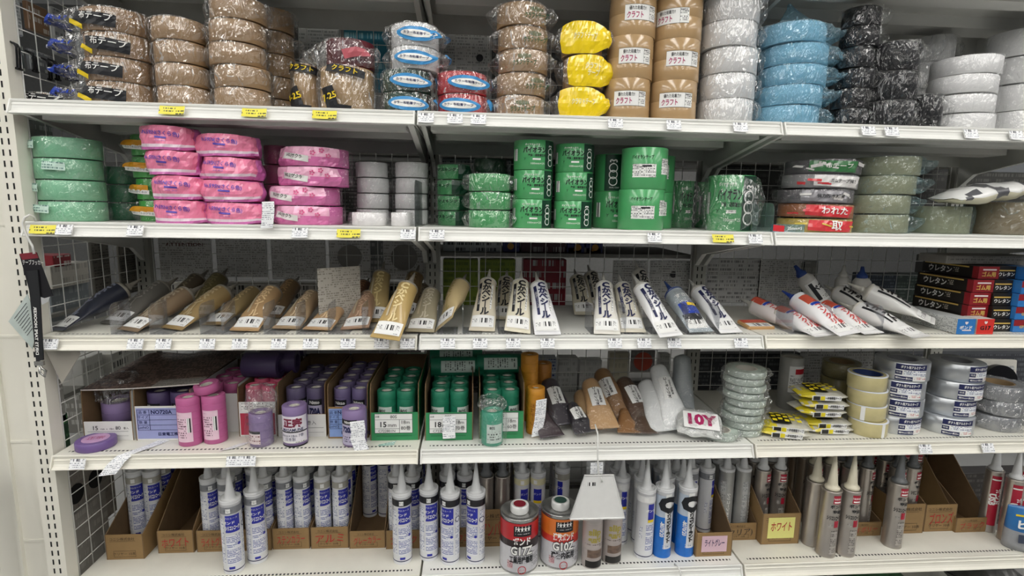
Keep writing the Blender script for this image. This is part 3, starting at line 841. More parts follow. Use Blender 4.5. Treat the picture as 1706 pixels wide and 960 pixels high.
for px0, px1, yf, t, n in ((592, 650, .16, 'left', 3), (657, 716, .16, 'right', 3)):
    sp = Spot(px0, px1, yf, z2, 268, 4)
    stack('wrapped_tape_roll', bagged(sp.R, sp.h, white_m, FILM_S, ears=(.006, .008), rc=.03, cm=core_white, tag_='ww' + t, rough=.0025), sp, 4, 'plain white tape in film, {} of the ' + t + ' white column', 'tape roll', 'plain white bagged tapes')
for px0, px1, t in ((582, 646, 'left'), (649, 690, 'right')):
    sp = Spot(px0, px1, .03, z2, 353, 1)
    stack('wrapped_tape_roll', bagged(sp.R, sp.h, mat('bright_white_tape', '#f0eeee', .4), FILM_S, ears=(.004, .004), rc=.02, cm=core_white, rough=.002, tag_='wf' + t), sp, 1, 'low white tape in front of the ' + t + ' white column', 'tape roll', 'plain white bagged tapes')
# dividers
smoke = clear('smoky_sheet', tint=(.55, .58, .57), gloss=.06, haze=.12, milk=(.3, .33, .33))
def divider(x, y0, y1, z, h, m, th=.0015, r=.02, foot=.0):
    mb = MB(); P = [(y1, 0), (y0, 0)] + [(y0 + r - r * cos(t * pi / 8), h - r + r * sin(t * pi / 8)) for t in range(5)] + [(y1, h)]
    a = [mb._v((-th / 2, y, zz)) for y, zz in P]; b = [mb._v((th / 2, y, zz)) for y, zz in P]
    mb.face(a); mb.face(b[::-1])
    for i in range(len(P)):
        j = (i + 1) % len(P); mb.face((a[j], a[i], b[i], b[j]))
    if foot:
        mb.box(th / 2, foot, y0, y1, 0, th)
    return mb.mesh('divider', m)
place('shelf_divider', divider(0, .02, .36, 0, .115, smoke), 'smoky clear divider sheet standing between white tapes and green tapes', 'divider', (wx(692, .03, z2), 0, z2 + .0005), rot=-.02)
# green tapes with dark labels
dkg = mat('dark_green_label', '#123a28', .3)
def deco_gd(mb, fl, k):
    mb.text('マスキング', .009, fl.on(-.5, .004, .002), 0, width=.045, bold=.03); fl.grid(mb, .55, 0, .035, fl.h * .9, 1, .0014, n=(4, 3))
    return [ink_black, dkg]
sp = Spot(726, 784, .13, z2, 272, 4)
stack('film_tape_roll', bagged(sp.R, sp.h, mat('mid_green_tape', '#3c9456', .35), FILM_S, ears=(.008, .008), rc=.028, deco=deco_gd, tag_='gd'), sp, 4, 'green tape with dark end label, {} of the stack by the post', 'tape roll', 'green bagged tapes')
sp = Spot(786, 846, .20, z2, 262, 3)
stack('film_tape_roll', bagged(sp.R, sp.h, mat('dark_green_film_tape', '#1d4a30', .35), FILM_S, ears=(.006, .006), rc=.028, tag_='gdk'), sp, 3, 'dark green tape set back, {} of the stack behind light green tapes', 'tape roll', 'green bagged tapes')
sp = Spot(778, 852, .02, z2, 287, 3)
stack('film_tape_roll', bagged(sp.R, sp.h, mat('light_green_tape', '#45a860', .3), FILM, ears=(.014, .016), deco=None, rc=.03, tag_='gl'), sp, 3, 'light green tape in clear film, {} of the front stack', 'tape roll', 'green bagged tapes')
# tall green cartons-of-film: bundles with printed sleeve
gsl = mat('green_sleeve', '#4fa667', .28, mottle=.03, coat=.4)
def bundle(R, h, kind, k=0, filmed=False):
    def build():
        b = MB(); e = .0012
        b.lathe([(.024, 0), (R - e, 0), (R - e, 0), (R, e), (R, h - e), (R - e, h), (R - e, h), (.024, h), (.024, h), (.024, 0)], 48)
        l = MB(); r = R + .0004
        if kind == 'logo':
            l.patch(r, .55, 1.5, .0015, h - .0015, 0)
            for j, q in enumerate((.78, .6, .42, .22)):
                l.ctext('◯' if j else '∞', h * (.17 if j else .2), r + .0006, .9, h * q, 1, bold=.03)
            l.ctext('パイオラン', h * .22, r + .0006, .0, h * .64, 2, width=min(.062, R * 1.2), bold=.035)
            l.ctext('ダイヤテックス', h * .075, r + .0006, -.12, h * .83, 1, width=R * .75, bold=.02)
            l.ctext('塗装・建築養生用', h * .09, r + .0006, .12, h * .47, 2, width=R * .9, bold=.02)
            l.patch(r + .0002, -.1, .3, h * .32, h * .38, 3); l.ctext('100mm×25', h * .09, r + .0006, .15, h * .2, 1, width=R * .7)
            l.ctext('Y', h * .12, r + .0006, -.5, h * .35, 2, shear=.2)
            l.patch(r + .0002, -1.25, -.95, h * .3, h * .7, 4)
        elif kind == 'white':
            l.patch(r, -.72, .30, h * .28, h * .60, 3); l.patch(r, .58, 1.3, h * .36, h * .74, 5)
            l.ctext('パイオランテープ', h * .1, r + .0006, -.3, h * .76, 2, width=R * .95, bold=.02)
            l.patch(r + .0004, -.3, .1, h * .53, h * .57, 2); l.ctext('◎ダイヤテックス', h * .06, r + .0008, .92, h * .66, 2, width=R * .5)
            l.ctext('Y', h * .07, r + .0008, .2, h * .54, 2)
        elif kind == 'darkface':
            l.patch(r, -.6, .55, .0015, h - .0015, 0)
            for j, q in enumerate((.8, .62, .44, .26)):
                l.ctext('◯' if j else '∞', h * (.17 if j else .24), r + .0006, -.1, h * q, 1, bold=.03)
            l.ctext('FINAL COAT', h * .05, r + .0006, 0, h * .1, 1)
        t = [('tape_ring', b.mesh('tape', gsl)), ('core', core_mesh(.0243, h, core_white)), sub(l, [dkg, ink_white, ink_black, fine_bw, bar_m, fine_bw])]
        if filmed:
            fl = Film(R + .001, h, (.006, .02), seed=k + 5, rough=.004, freq=30); t.append(('film', fl.mesh([FILM])))
        return t
    return cached(('bd', q4(R), q4(h), kind, filmed), build)
def bstack(px0, px1, yf, top, n, kinds, label, rz, dxs=None, filmed=False):
    sp = Spot(px0, px1, yf, z2, top, n)
    h = sp.h - .0006
    stack('film_tape_roll', lambda i: bundle(sp.R, h, kinds[i], i, filmed), sp, n, label, 'tape roll', 'tall green labelled tapes', rz=rz, dx=dxs or [0] * n)
bstack(854, 919, .03, 232, 3, ['logo'] * 3, 'tall green tape with logo panel, {} of the column right of bagged tapes', [-.12, -.08, -.04], [-.001, .001, .0])
bstack(923, 986, .035, 238, 3, ['logo'] * 3, 'tall green tape with logo panel, {} of the second green column', [-.3, -.02, -.25])
bstack(988, 1042, .115, 256, 2, ['logo', 'darkface'], 'tall green tape {} of the column half hidden by white labelled tapes', [.15, .0])
bstack(1032, 1106, .005, 244, 2, ['white', 'white'], 'green tape with white print labels, {} of the front pair', [.0, -.08], [-.002, .001])
bstack(1060, 1119, .14, 258, 2, ['white', 'white'], 'green tape set back, {} of the pair behind white labelled tapes', [-.9, -.9])
bstack(1112, 1156, .22, 301, 1, ['logo'], 'filmed green tape left of the gap by the rack post', [.1], filmed=True)
bstack(1160, 1194, .26, 303, 1, ['logo'], 'filmed green tape behind the large filmed green tape', [.1], filmed=True)
bstack(1180, 1252, .03, 291, 1, ['logo'], 'large filmed green tape with looping logo, at the right of the green tapes', [-.5], filmed=True)
sheet = clear('clear_sheet', tint=(.86, .93, .93), gloss=.06, haze=.10, milk=(.5, .6, .6))
place('shelf_divider', divider(0, .012, .36, 0, .075, sheet), 'clear divider sheet at the right end of the green tapes', 'divider', (wx(1284, .02, z2), 0, z2 + .0005))
place('shelf_divider', divider(0, .012, .36, 0, .075, sheet), 'clear divider sheet next to the large filmed green tape', 'divider', (wx(1258, .02, z2), 0, z2 + .0005))
# flat packs, red and white
def packdeco(c1, c2, txt, inkc, nblob=6, tcol=None, sz=.02):
    def d(mb, fl, k):
        rr = random.Random(k + len(txt))
        fl.grid(mb, -.2, 0, .11, fl.h * .75, 0, .0014, n=(12, 3), rot=-.03)
        for i in range(nblob): fl.grid(mb, rr.uniform(-1.2, .7), rr.uniform(-.008, .008), rr.uniform(.01, .03), rr.uniform(.003, .009), 1, .0022, n=(3, 1), rot=rr.uniform(-.3, .3))
        mb.text(txt, sz, fl.on(-.1, 0, .0045, -.03), 2, bold=.02, width=.06 if len(txt) > 1 else .026)
        return [c1, c2, inkc]
    return d
grayp = mat('grey_printed_film', '#8f8d92', .3, coat=.4)
whp = mat('white_printed_film', '#e3e0de', .3, coat=.4, mottle=.03)
redp = mat('red_printed_film', '#d8333c', .28, coat=.4)
grp = mat('green_printed_film', '#3c7a48', .3, coat=.4)
yelp = mat('straw_film', '#d9c04a', .3, coat=.4)
sp = Spot(1300, 1412, .03, z2, 262, 5)
specs = [packdeco(redp, yelp, '取', ink_white, 3, sz=.026), packdeco(redp, redp, 'われた', ink_white, 2, sz=.02), packdeco(grayp, whp, '強力防水補修', ink_black, 5, sz=.01), packdeco(whp, redp, 'ガムテープ強力', ink_black, 4, sz=.01), packdeco(grp, whp, '布テープ', ink_white, 6, sz=.012)]
tms = [mat('straw_tape', '#c9ae52', .4), mat('brown_tape', '#a8683e', .4), mat('grey_tape', '#6b666c', .4), mat('pale_grey_tape', '#a6a3a6', .4), mat('grey_tape', '#6b666c', .4)]
names5 = ['red and straw printed tape pack with a large white character, bottom', 'red printed tape pack with white lettering, second from bottom',
          'grey printed tape pack, middle', 'white printed tape pack with black lettering, second from top', 'green and white printed tape pack, topmost']
for i in range(5):
    mk = bagged(sp.R, sp.h, tms[i], FILM_S, ears=(.02, .003), deco=specs[i], rough=.008, freq=32, tag_='mx%d' % i)
    place('wrapped_tape_roll', mk(0), names5[i] + ' of the mixed stack', 'tape roll', (sp.x + [0, 0, -.004, .004, .01][i], sp.y, z2 + i * sp.h), (0, .02 * (i % 2), [.1, .0, -.1, .1, -.1][i]), 'mixed printed packs')
bp = MB(); bp.box(0, .085, 0, .012, 0, .02, 0); bp.quad((0, -.0005, .003), (.03, -.0005, .001), (.03, -.0005, .016), (0, -.0005, .019), 1); bp.ftext('25mm×5', .011, .058, -.0008, .010, 2, bold=.02)
place('tape_pack', bp.mesh('pack', [mat('blue_film', '#2440a8', .3, coat=.4), redp, ink_white]), 'narrow blue and red pack marked 25mm lying at the shelf edge', 'tape pack', (wx(1288, .006, z2), .008, z2 + .001))
# olive tapes in bluish bags
sp = Spot(1412, 1508, .03, z2, 256, 4)
stack('wrapped_tape_roll', bagged(sp.R, sp.h, olive_m, FILM_SEA, ears=(.002, .03), cm=core_white, tag_='ol', rough=.005), sp, 4, 'olive tape in bluish film, {} of the olive stack', 'tape roll', 'olive bagged tapes', dx=[-.004, -.006, .004, .01], tilt=.015)
sp = Spot(1518, 1606, .06, z2, 342, 1)
stack('wrapped_tape_roll', bagged(sp.R, sp.h, olive_m, FILM_SEA, ears=(.004, .008), cm=core_white, tag_='ol2', rough=.005), sp, 1, 'lone olive tape in bluish film under the white printed bag', 'tape roll', 'olive bagged tapes')
sp = Spot(1622, 1722, .04, z2, 335, 1)
stack('wrapped_tape_roll', bagged(sp.R, sp.h, mat('tan_film_tape', '#9a7f62', .4), FILM_SEA, ears=(.006, .012), tag_='ol3', rough=.005), sp, 1, 'tan tape in bluish film at the right edge of the second shelf', 'tape roll', 'olive bagged tapes')
# white printed bag lying across
def soft_bag(L, Wd, T, m, seed, nx=30, ny=14, rough=.006, flat=False, end=.25):
    """pillow bag, x along, y across, z up"""
    mb = MB(); rows = []
    for j in range(ny):
        t = 2 * pi * j / ny; row = []
        for i in range(nx + 1):
            u = i / nx; k = min(1, (sin(pi * u)) / sin(pi * end)) ** .6 if 0 < u < 1 else 0
            p = Vector(((u - .5) * L, Wd / 2 * cos(t) * (.75 + .25 * k), T / 2 * sin(t) * max(k, .04)))
            d = noise.noise_vector(p * 28 + Vector((seed * 3.3, seed, 1))) * rough
            row.append(mb._v(p + d))
        rows.append(row)
    for j in range(ny):
        a, b = rows[j], rows[(j + 1) % ny]
        for i in range(nx): mb.face((a[i], a[i+1], b[i+1], b[i]), m, not flat, tuple((x * L / nx, y * Wd / ny) for x, y in ((i, j), (i+1, j), (i+1, j+1), (i, j+1))))
    return mb
wb = soft_bag(.27, .12, .05, 0, 3, rough=.008)
for i, f in enumerate(wb.f):
    c = sum((Vector(wb.v[k]) for k in f), Vector()) / 4
    if noise.noise(c * 24 + Vector((2, 5, 1))) > .22: wb.m[i] = 1
    elif c.z < -.004: wb.m[i] = 2
wm = wb.mesh('bag', [mat('white_bag_film', '#e4e4e2', .3, coat=.4, mottle=.02), mat('white_bag_print', '#5a5a5e', .35, coat=.4), mat('cream_bag_film', '#cfcbb2', .35, coat=.3)])
p = at_y(1640, 322, .07)
place('printed_bag', wm, 'white and cream printed bag lying over the olive tapes', 'bag', (p.x, p.y, p.z), (0, -.13, .12))
# ================================================================ THIRD SHELF: caulk pouches
z3 = Z[2]
tray_m = clear('clear_tray', tint=(.86, .87, .89), gloss=.08, haze=.06, milk=(.6, .6, .62))
def tube_sect(u, W0, R):
    e = u * u * (3 - 2 * u)
    k = min(1., u / .75); k = k * k * (3 - 2 * k)
    return W0 + (R - W0) * e, .0012 + (R - .0012) * k ** .8
def pouch_mesh(L, W0, R, seed, puff=.0):
    mb = MB(); nu, nt = 18, 28; rows = []
    for i in range(nu + 1):
        u = i / nu; a, b = tube_sect(u, W0, R)
        row = []
        for j in range(nt):
            t = 2 * pi * j / nt
            p = Vector((a * cos(t), u * L, b * sin(t)))
            n = noise.noise_vector(p * 30 + Vector((seed * 5.1, seed, 2))) * .0022 * min(1, u * 4) * (1 - u * .6)
            row.append(mb._v(p + n))
        rows.append(row)
    for i in range(nu):
        for j in range(nt): mb.face((rows[i][j], rows[i][(j+1) % nt], rows[i+1][(j+1) % nt], rows[i+1][j]), 0, True)
    mb.face(rows[0][::-1])
    # flat sealed seam in front of the pouch
    a = W0
    for z in (.0012, ):
        pass
    mb.box(-a, a, -.008, .001, -.0009, .0009)
    return mb
def lathe_y(mb, prof, seg=20, m=0, y0=0.):
    s0 = len(mb.v); mb.lathe(prof, seg, m)
    for i in range(s0, len(mb.v)):
        x, y, z = mb.v[i]; mb.v[i] = (x, z + y0, -y)
def pouch(kind, col, ink, seed, L=.17, W0=.036, R=.027, noz='#d9d6cc', nozl=.045, txt='かべシール', film_=False, tip=None):
    def build():
        bm_ = mat('pouch_' + col, col, .3, mottle=.04, scale=25, coat=.35)
        nm = mat('nozzle_' + noz, noz, .35)
        im = mat('ink_' + ink, ink, .45, mottle=0)
        mb = pouch_mesh(L, W0, R, seed)
        cap = MB(); lathe_y(cap, [(R + .0006, -.006), (R + .0012, -.003), (R + .0006, 0), (R * .92, .003), (R * .55, .007), (.010, .010), (.0085, .012), (.0085, .018)], 24, 0, L)
        nz = MB(); lathe_y(nz, [(.0105, 0), (.0105, .006), (.0075, .008), (.006, .015), (.0022, nozl), (.0012, nozl + .0005)], 14, 0, L + .012)
        tp = [('pouch', None), ('shoulder', cap.mesh('shoulder', nm)), ('nozzle', nz.mesh('nozzle', mat('nozzle_' + (tip or noz), tip or noz, .35)))]
        lb = MB()
        def on(x, y, o=.0012):
            u = max(0, min(1, y / L)); a, b = tube_sect(u, W0, R)
            q = max(0., 1 - (x / a) ** 2)
            return (x, y, b * math.sqrt(q) + o)
        def sheet(x0, x1, y0, y1, m, o=.0012, n=8):
            P = [[lb._v(on(x0 + (x1 - x0) * i / n, y0 + (y1 - y0) * j / 4, o)) for j in range(5)] for i in range(n + 1)]
            for i in range(n):
                for j in range(4):
                    U = lambda I, J: ((x1 - x0) * I / n, (y1 - y0) * J / 4)
                    lb.face((P[i][j], P[i+1][j], P[i+1][j+1], P[i][j+1]), m, True, (U(i, j), U(i+1, j), U(i+1, j+1), U(i, j+1)))
        # white strip with bar code above the seam
        if kind != 'plain':
            sheet(-W0 * .86, W0 * .86, .004, .040, 0, .0012)
            sheet(-W0 * .28, W0 * .36, .017, .031, 1, .0018); sheet(W0 * .5, W0 * .72, .016, .032, 3, .0018)
            sheet(-W0 * .8, -W0 * .45, .014, .034, 4, .0018); sheet(-W0 * .7, W0 * .7, .007, .011, 4, .0018)
        if kind in ('wall', 'pale'):
            yy = .150; ch = .0225
            lb.text('Ⓒ' if False else 'C', .026, lambda x, y: on(x * 1.1 + .002, yy + y, .0016), 2, bold=.06, cut=.004)
            for i, c in enumerate(txt):
                yc = yy - .0225 - i * ch * .86
                if c == 'ー': lb.text('｜', .021, lambda x, y: on(x + .002, yc + y, .0016), 2, bold=.05, cut=.004)
                else: lb.text(c, .024, lambda x, y: on(x + .002, yc + y, .0016), 2, bold=.045, cut=.004)
            if kind == 'wall':
                sheet(-.0195, -.0125, .052, .150, 2, .0013, 3)
                lb.text('内装用シーリング材', .0062, lambda x, y: on(-.016 + y, .10 - x, .0019), 0, cut=.004)
                sheet(.015, .019, .06, .145, 4, .0013, 2)
            else: sheet(-.0185, -.013, .055, .14, 5, .0013, 3)
        elif kind == 'redp':
            sheet(-.020, .020, .118, .155, 6, .0013); sheet(-.018, .014, .108, .116, 7, .0014)
            for i, c in enumerate('コンクリ'): lb.text(c, .021, lambda x, y: on(x - .006, .098 - i * .019 + y, .0016), 2, bold=.03, cut=.004, shear=.15)
            for i, c in enumerate('ート補修'): lb.text(c, .019, lambda x, y: on(x + .015, .090 - i * .018 + y, .0016), 2, bold=.03, cut=.004, shear=.15)
        elif kind == 'blackp':
            for i, c in enumerate('ペネット'): lb.text(c, .028, lambda x, y: on(x - .002, .142 - i * .024 + y, .0016), 2, bold=.05, cut=.004)
            sheet(.014, .022, .05, .15, 4, .0013, 3); sheet(-.022, -.017, .06, .15, 8, .0013, 3)
        elif kind == 'blue':
            sheet(-.026, .026, .05, .088, 7, .0013); sheet(-.03, .026, .03, .05, 2, .0014); sheet(-.018, .02, .09, .135, 9, .0013); sheet(-.006, .022, .074, .084, 10, .002)
            lb.text('すき間', .016, lambda x, y: on(x, .112 + y, .0018), 0, bold=.03, cut=.004)
        ms = [paper, bar_m, im, fine('tag_square', '#f2f2f0', '#222226', pitch=.0016, fill=.7, cw=.0014), fine_bw, mat('pale_strip', '#b9ad92', .4), mat('brick_red_print', '#c0503c', .4), ink_blue, ink_black, mat('grey_print', '#9da4a8', .4), ink_yel]
        tp[0] = ('pouch', mb.mesh('pouch', bm_), [sub(lb, ms, 'print')] if lb.f else [])
        if film_:
            f = MB(); f.v = list(mb.v); f.f = list(mb.f); f.m = [0] * len(mb.f); f.s = [False] * len(mb.f)
            for i, v in enumerate(f.v): f.v[i] = (v[0] * 1.06, v[1] * 1.03 - .004, v[2] * 1.05 + .0005)
            jitter(f, .002, 60, seed)
            tp.append(('film', f.mesh('film', FILM_S)))
        return tp
    return cached(('pouch', kind, col, ink, seed, L, W0, R, noz, nozl, txt, film_, tip), build)

def lay(tpl, name, label, cat, p0px, p1px, z0, L, group=None, roll=0., lift=.004):
    """lay a pouch: its seam at one pixel (on height z0), its shoulder towards the other"""
    p0 = at_z(p0px[0], p0px[1], z0); p0.z += 0
    p1 = at_dist(p0, p1px[0], p1px[1], L)
    d = (p1 - p0).normalized()
    x = d.cross(Vector((0, 0, 1))).normalized(); u = x.cross(d)
    x2 = x * cos(roll) + u * sin(roll); u2 = u * cos(roll) - x * sin(roll)
    Mx = Matrix(((x2.x, d.x, u2.x, p0.x), (x2.y, d.y, u2.y, p0.y), (x2.z, d.z, u2.z, p0.z + lift), (0, 0, 0, 1)))
    return place(name, tpl, label, cat, None, group=group, matrix=Mx)
G1 = 'coloured caulk pouches'
pale = '#d8cdb4'
BR = [  # kind, colour, ink, seam px, shoulder px, label, z lift, roll
    ('pale', '#262a38', '#8a90a4', (99, 551), (205, 487), 'navy caulk pouch, leftmost on the third shelf', 0, .1),
    ('pale', '#6f6c66', '#9b9890', (190, 541), (272, 484), 'grey caulk pouch beside the navy one', .004, .0),
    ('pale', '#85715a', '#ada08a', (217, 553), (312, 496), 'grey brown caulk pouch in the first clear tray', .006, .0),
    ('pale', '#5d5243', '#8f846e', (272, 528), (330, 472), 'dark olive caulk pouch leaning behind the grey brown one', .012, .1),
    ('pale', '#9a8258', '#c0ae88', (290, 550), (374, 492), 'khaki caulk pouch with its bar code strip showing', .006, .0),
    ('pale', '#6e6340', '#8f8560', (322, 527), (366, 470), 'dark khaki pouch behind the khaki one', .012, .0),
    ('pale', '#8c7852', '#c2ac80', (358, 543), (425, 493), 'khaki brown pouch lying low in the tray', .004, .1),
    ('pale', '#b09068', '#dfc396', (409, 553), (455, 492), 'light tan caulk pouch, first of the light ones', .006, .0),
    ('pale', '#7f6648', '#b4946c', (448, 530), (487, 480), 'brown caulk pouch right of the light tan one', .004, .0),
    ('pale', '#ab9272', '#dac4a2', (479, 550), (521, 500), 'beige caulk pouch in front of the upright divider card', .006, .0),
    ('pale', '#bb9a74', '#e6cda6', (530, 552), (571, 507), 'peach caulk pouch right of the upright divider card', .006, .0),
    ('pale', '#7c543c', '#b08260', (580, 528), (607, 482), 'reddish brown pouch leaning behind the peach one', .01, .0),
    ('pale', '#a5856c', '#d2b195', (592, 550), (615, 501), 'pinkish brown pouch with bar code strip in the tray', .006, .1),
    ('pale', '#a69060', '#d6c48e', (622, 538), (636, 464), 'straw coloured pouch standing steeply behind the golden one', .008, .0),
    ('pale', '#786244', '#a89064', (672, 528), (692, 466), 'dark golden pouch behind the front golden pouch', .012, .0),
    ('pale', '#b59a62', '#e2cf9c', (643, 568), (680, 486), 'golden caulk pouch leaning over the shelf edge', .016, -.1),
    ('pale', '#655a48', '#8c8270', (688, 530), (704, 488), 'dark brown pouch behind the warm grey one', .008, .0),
    ('pale', '#a0977f', '#c6bea8', (700, 555), (719, 496), 'warm grey caulk pouch by the shelf joint', .006, .0),
    ('pale', '#bfab80', '#a0905e', (740, 556), (768, 492), 'sand coloured pouch turned on its side', .012, .75),
    ('wall', '#d6cdb8', '#14161e', (803, 553), (813, 477), 'cream caulk pouch with black lettering, first of the lettered ones', .008, .0),
    ('wall', '#cfc6ac', '#14161e', (838, 534), (843, 474), 'cream lettered pouch half hidden behind its neighbour', .010, .0),
    ('wall', '#e2dcc6', '#14161e', (862, 556), (867, 480), 'pale cream lettered pouch with a tilted seam', .014, -.15),
    ('wall', '#ececee', '#1c2250', (912, 559), (897, 482), 'white lettered pouch standing alone', .006, .0),
    ('wall', '#cac3ae', '#14161e', (975, 528), (961, 472), 'cream lettered pouch at the back left of the middle tray', .02, .0),
    ('wall', '#cfc9b8', '#14161e', (1000, 525), (984, 466), 'cream lettered pouch second in the middle tray', .02, .0),
    ('wall', '#e4e1d8', '#1c2250', (1011, 558), (1006, 482), 'off white lettered pouch at the front of the middle tray', .006, .0),
    ('wall', '#d9d3c2', '#1c2250', (1054, 555), (1036, 484), 'cream lettered pouch right of the middle tray', .006, .0),
    ('wall', '#d2cec4', '#14161e', (1085, 532), (1064, 462), 'off white pouch behind the large white one', .02, .0),
    ('wall', '#f0f0f0', '#1c2250', (1116, 563), (1068, 486), 'large white lettered pouch over the shelf edge', .012, .05),
    ('wall', '#efefef', '#1c2250', (1216, 556), (1163, 490), 'white lettered pouch with slanted seam, rightmost of the lettered ones', .006, .0),
]
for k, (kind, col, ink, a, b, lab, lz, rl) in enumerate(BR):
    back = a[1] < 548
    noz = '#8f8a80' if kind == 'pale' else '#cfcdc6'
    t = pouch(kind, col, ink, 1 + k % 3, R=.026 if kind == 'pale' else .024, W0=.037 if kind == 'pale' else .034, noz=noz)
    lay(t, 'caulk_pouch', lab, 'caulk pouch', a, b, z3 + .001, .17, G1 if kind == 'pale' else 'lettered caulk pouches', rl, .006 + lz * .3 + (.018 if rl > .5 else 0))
lay(pouch('blue', '#aeb9bf', '#16181e', 2, L=.15, noz='#2a4a90', film_=True), 'caulk_pouch', 'clear pouch with blue and black print between two white lettered pouches', 'caulk pouch', (1166, 552), (1122, 492), z3 + .008, .15)
lay(pouch('redp', '#ddd6d4', '#c03a36', 1, L=.15, noz='#cfcdc6'), 'caulk_pouch', 'white pouch with red lettering, lying lowest in the red lettered tray', 'caulk pouch', (1332, 548), (1258, 512), z3 + .004, .15, 'red lettered pouches', .1)
lay(pouch('redp', '#e6e4e4', '#c03a36', 2, L=.15), 'caulk_pouch', 'white pouch with red lettering, second in the red lettered tray', 'caulk pouch', (1372, 560), (1300, 528), z3 + .004, .15, 'red lettered pouches', .05)
lay(pouch('redp', '#ecebec', '#c8322e', 3, L=.17, noz='#dfe2ea', tip='#2848a8'), 'caulk_pouch', 'white pouch with red lettering and blue nozzle tip', 'caulk pouch', (1412, 557), (1328, 503), z3 + .012, .17, 'red lettered pouches', .1)
lay(pouch('redp', '#f0efef', '#c8322e', 1, L=.15, noz='#dfe2ea'), 'caulk_pouch', 'white pouch with red lettering, rightmost of the red lettered ones', 'caulk pouch', (1452, 556), (1375, 518), z3 + .006, .15, 'red lettered pouches', .0)
lay(pouch('blackp', '#e4e3e0', '#1a1416', 1, L=.17), 'caulk_pouch', 'white pouch with large black lettering, leftmost of three', 'caulk pouch', (1474, 534), (1396, 490), z3 + .02, .17, 'black lettered pouches', .1)
lay(pouch('blackp', '#e6e5e2', '#1a1416', 2, L=.17), 'caulk_pouch', 'white pouch with large black lettering, hindmost of three', 'caulk pouch', (1552, 536), (1444, 488), z3 + .025, .17, 'black lettered pouches', .1)
lay(pouch('blackp', '#e9e8e6', '#1a1416', 3, L=.17), 'caulk_pouch', 'white pouch with large black lettering, lowest at the shelf edge', 'caulk pouch', (1530, 562), (1440, 524), z3 + .006, .15, 'black lettered pouches', .0)
# wood coloured flat pack
wp = MB(); wp.bbox(-.04, .04, -.03, .03, 0, .010, .002, 0); wp.quad((-.034, -.028, .0104), (.034, -.028, .0104), (.034, .0, .0104), (-.034, .0, .0104), 1); wp.quad((-.02, -.024, .0108), (.028, -.024, .0108), (.028, -.004, .0108), (-.02, -.004, .0108), 2); wp.quad((-.036, .004, .0104), (.036, .004, .0104), (.036, .028, .0104), (-.036, .028, .0104), 3)
p = at_z(1268, 548, z3 + .002)
place('putty_pack', wp.mesh('pack', [mat('wood_pack', '#c49a66', .45), paper, bar_m, mat('brick_red_print', '#c0503c', .4)]), 'wood coloured flat pack with bar code in front of red lettered pouches', 'pack', (p.x, p.y + .03, p.z), (.12, 0, .05))
# bottles lying and standing behind
def bottle(h, r, tipcol, label_ink):
    def build():
        b = MB(); b.lathe([(0, 0), (r - .003, 0), (r, .003), (r, h * .66), (r * .97, h * .70), (r * .7, h * .76), (r * .5, h * .78), (r * .5, h * .8)], 28)
        c = MB(); c.lathe([(r * .62, h * .775), (r * .62, h * .83), (r * .5, h * .84), (r * .28, h * .9), (r * .18, h), (0, h)], 18)
        l = MB(); l.patch(r + .0004, -.9, .9, h * .2, h * .62, 0); l.patch(r + .0008, -.55, -.1, h * .25, h * .6, 1); l.ctext('ペネ', r * .9, r + .001, .35, h * .46, 1, bold=.04); l.patch(r + .0008, .1, .8, h * .22, h * .34, 2)
        return [('bottle_body', b.mesh('bottle', mat('bottle_white', '#cfcdc8', .4))), ('nozzle_cap', c.mesh('nozzle', mat('tip' + tipcol, tipcol, .35))), sub(l, [paper, mat('ink_' + label_ink, label_ink, .5, mottle=0), fine_bw])]
    return cached(('bot', h, r, tipcol, label_ink), build)
def stand_towards(tpl, name, label, cat, ppx, topx, z, y, L, group=None):
    p0 = at_y(ppx[0], ppx[1], y); p1 = at_dist(p0, topx[0], topx[1], L)
    d = (p1 - p0).normalized(); x = Vector((1, 0, 0)); yv = d.cross(x).normalized(); x = yv.cross(d)
    Mx = Matrix(((x.x, yv.x, d.x, p0.x), (x.y, yv.y, d.y, p0.y), (x.z, yv.z, d.z, p0.z), (0, 0, 0, 1)))
    return place(name, tpl, label, cat, None, group=group, matrix=Mx)
p = at_y(1372, 498, .23)
def tilted(tpl, name, label, cat, foot, rot): return place(name, tpl, label, cat, foot, rot)
tilted(bottle(.17, .026, '#28468c', '#1a1c22'), 'glue_bottle', 'white bottle with blue tip tilted to the left behind red lettered pouches', 'bottle', (wx(1378, .25, z3), .25, z3 + .022), (-.25, -.62, 0))
tilted(bottle(.155, .022, '#d0cec8', '#27324e'), 'glue_bottle', 'white bottle with white nozzle standing between the other two bottles', 'bottle', (wx(1398, .30, z3), .30, z3 + .002), (0, 0, 0))
tilted(bottle(.155, .026, '#28468c', '#27324e'), 'glue_bottle', 'white bottle with blue tip standing upright, rightmost of the bottles', 'bottle', (wx(1432, .26, z3), .26, z3 + .004), (0, -.08, .3))
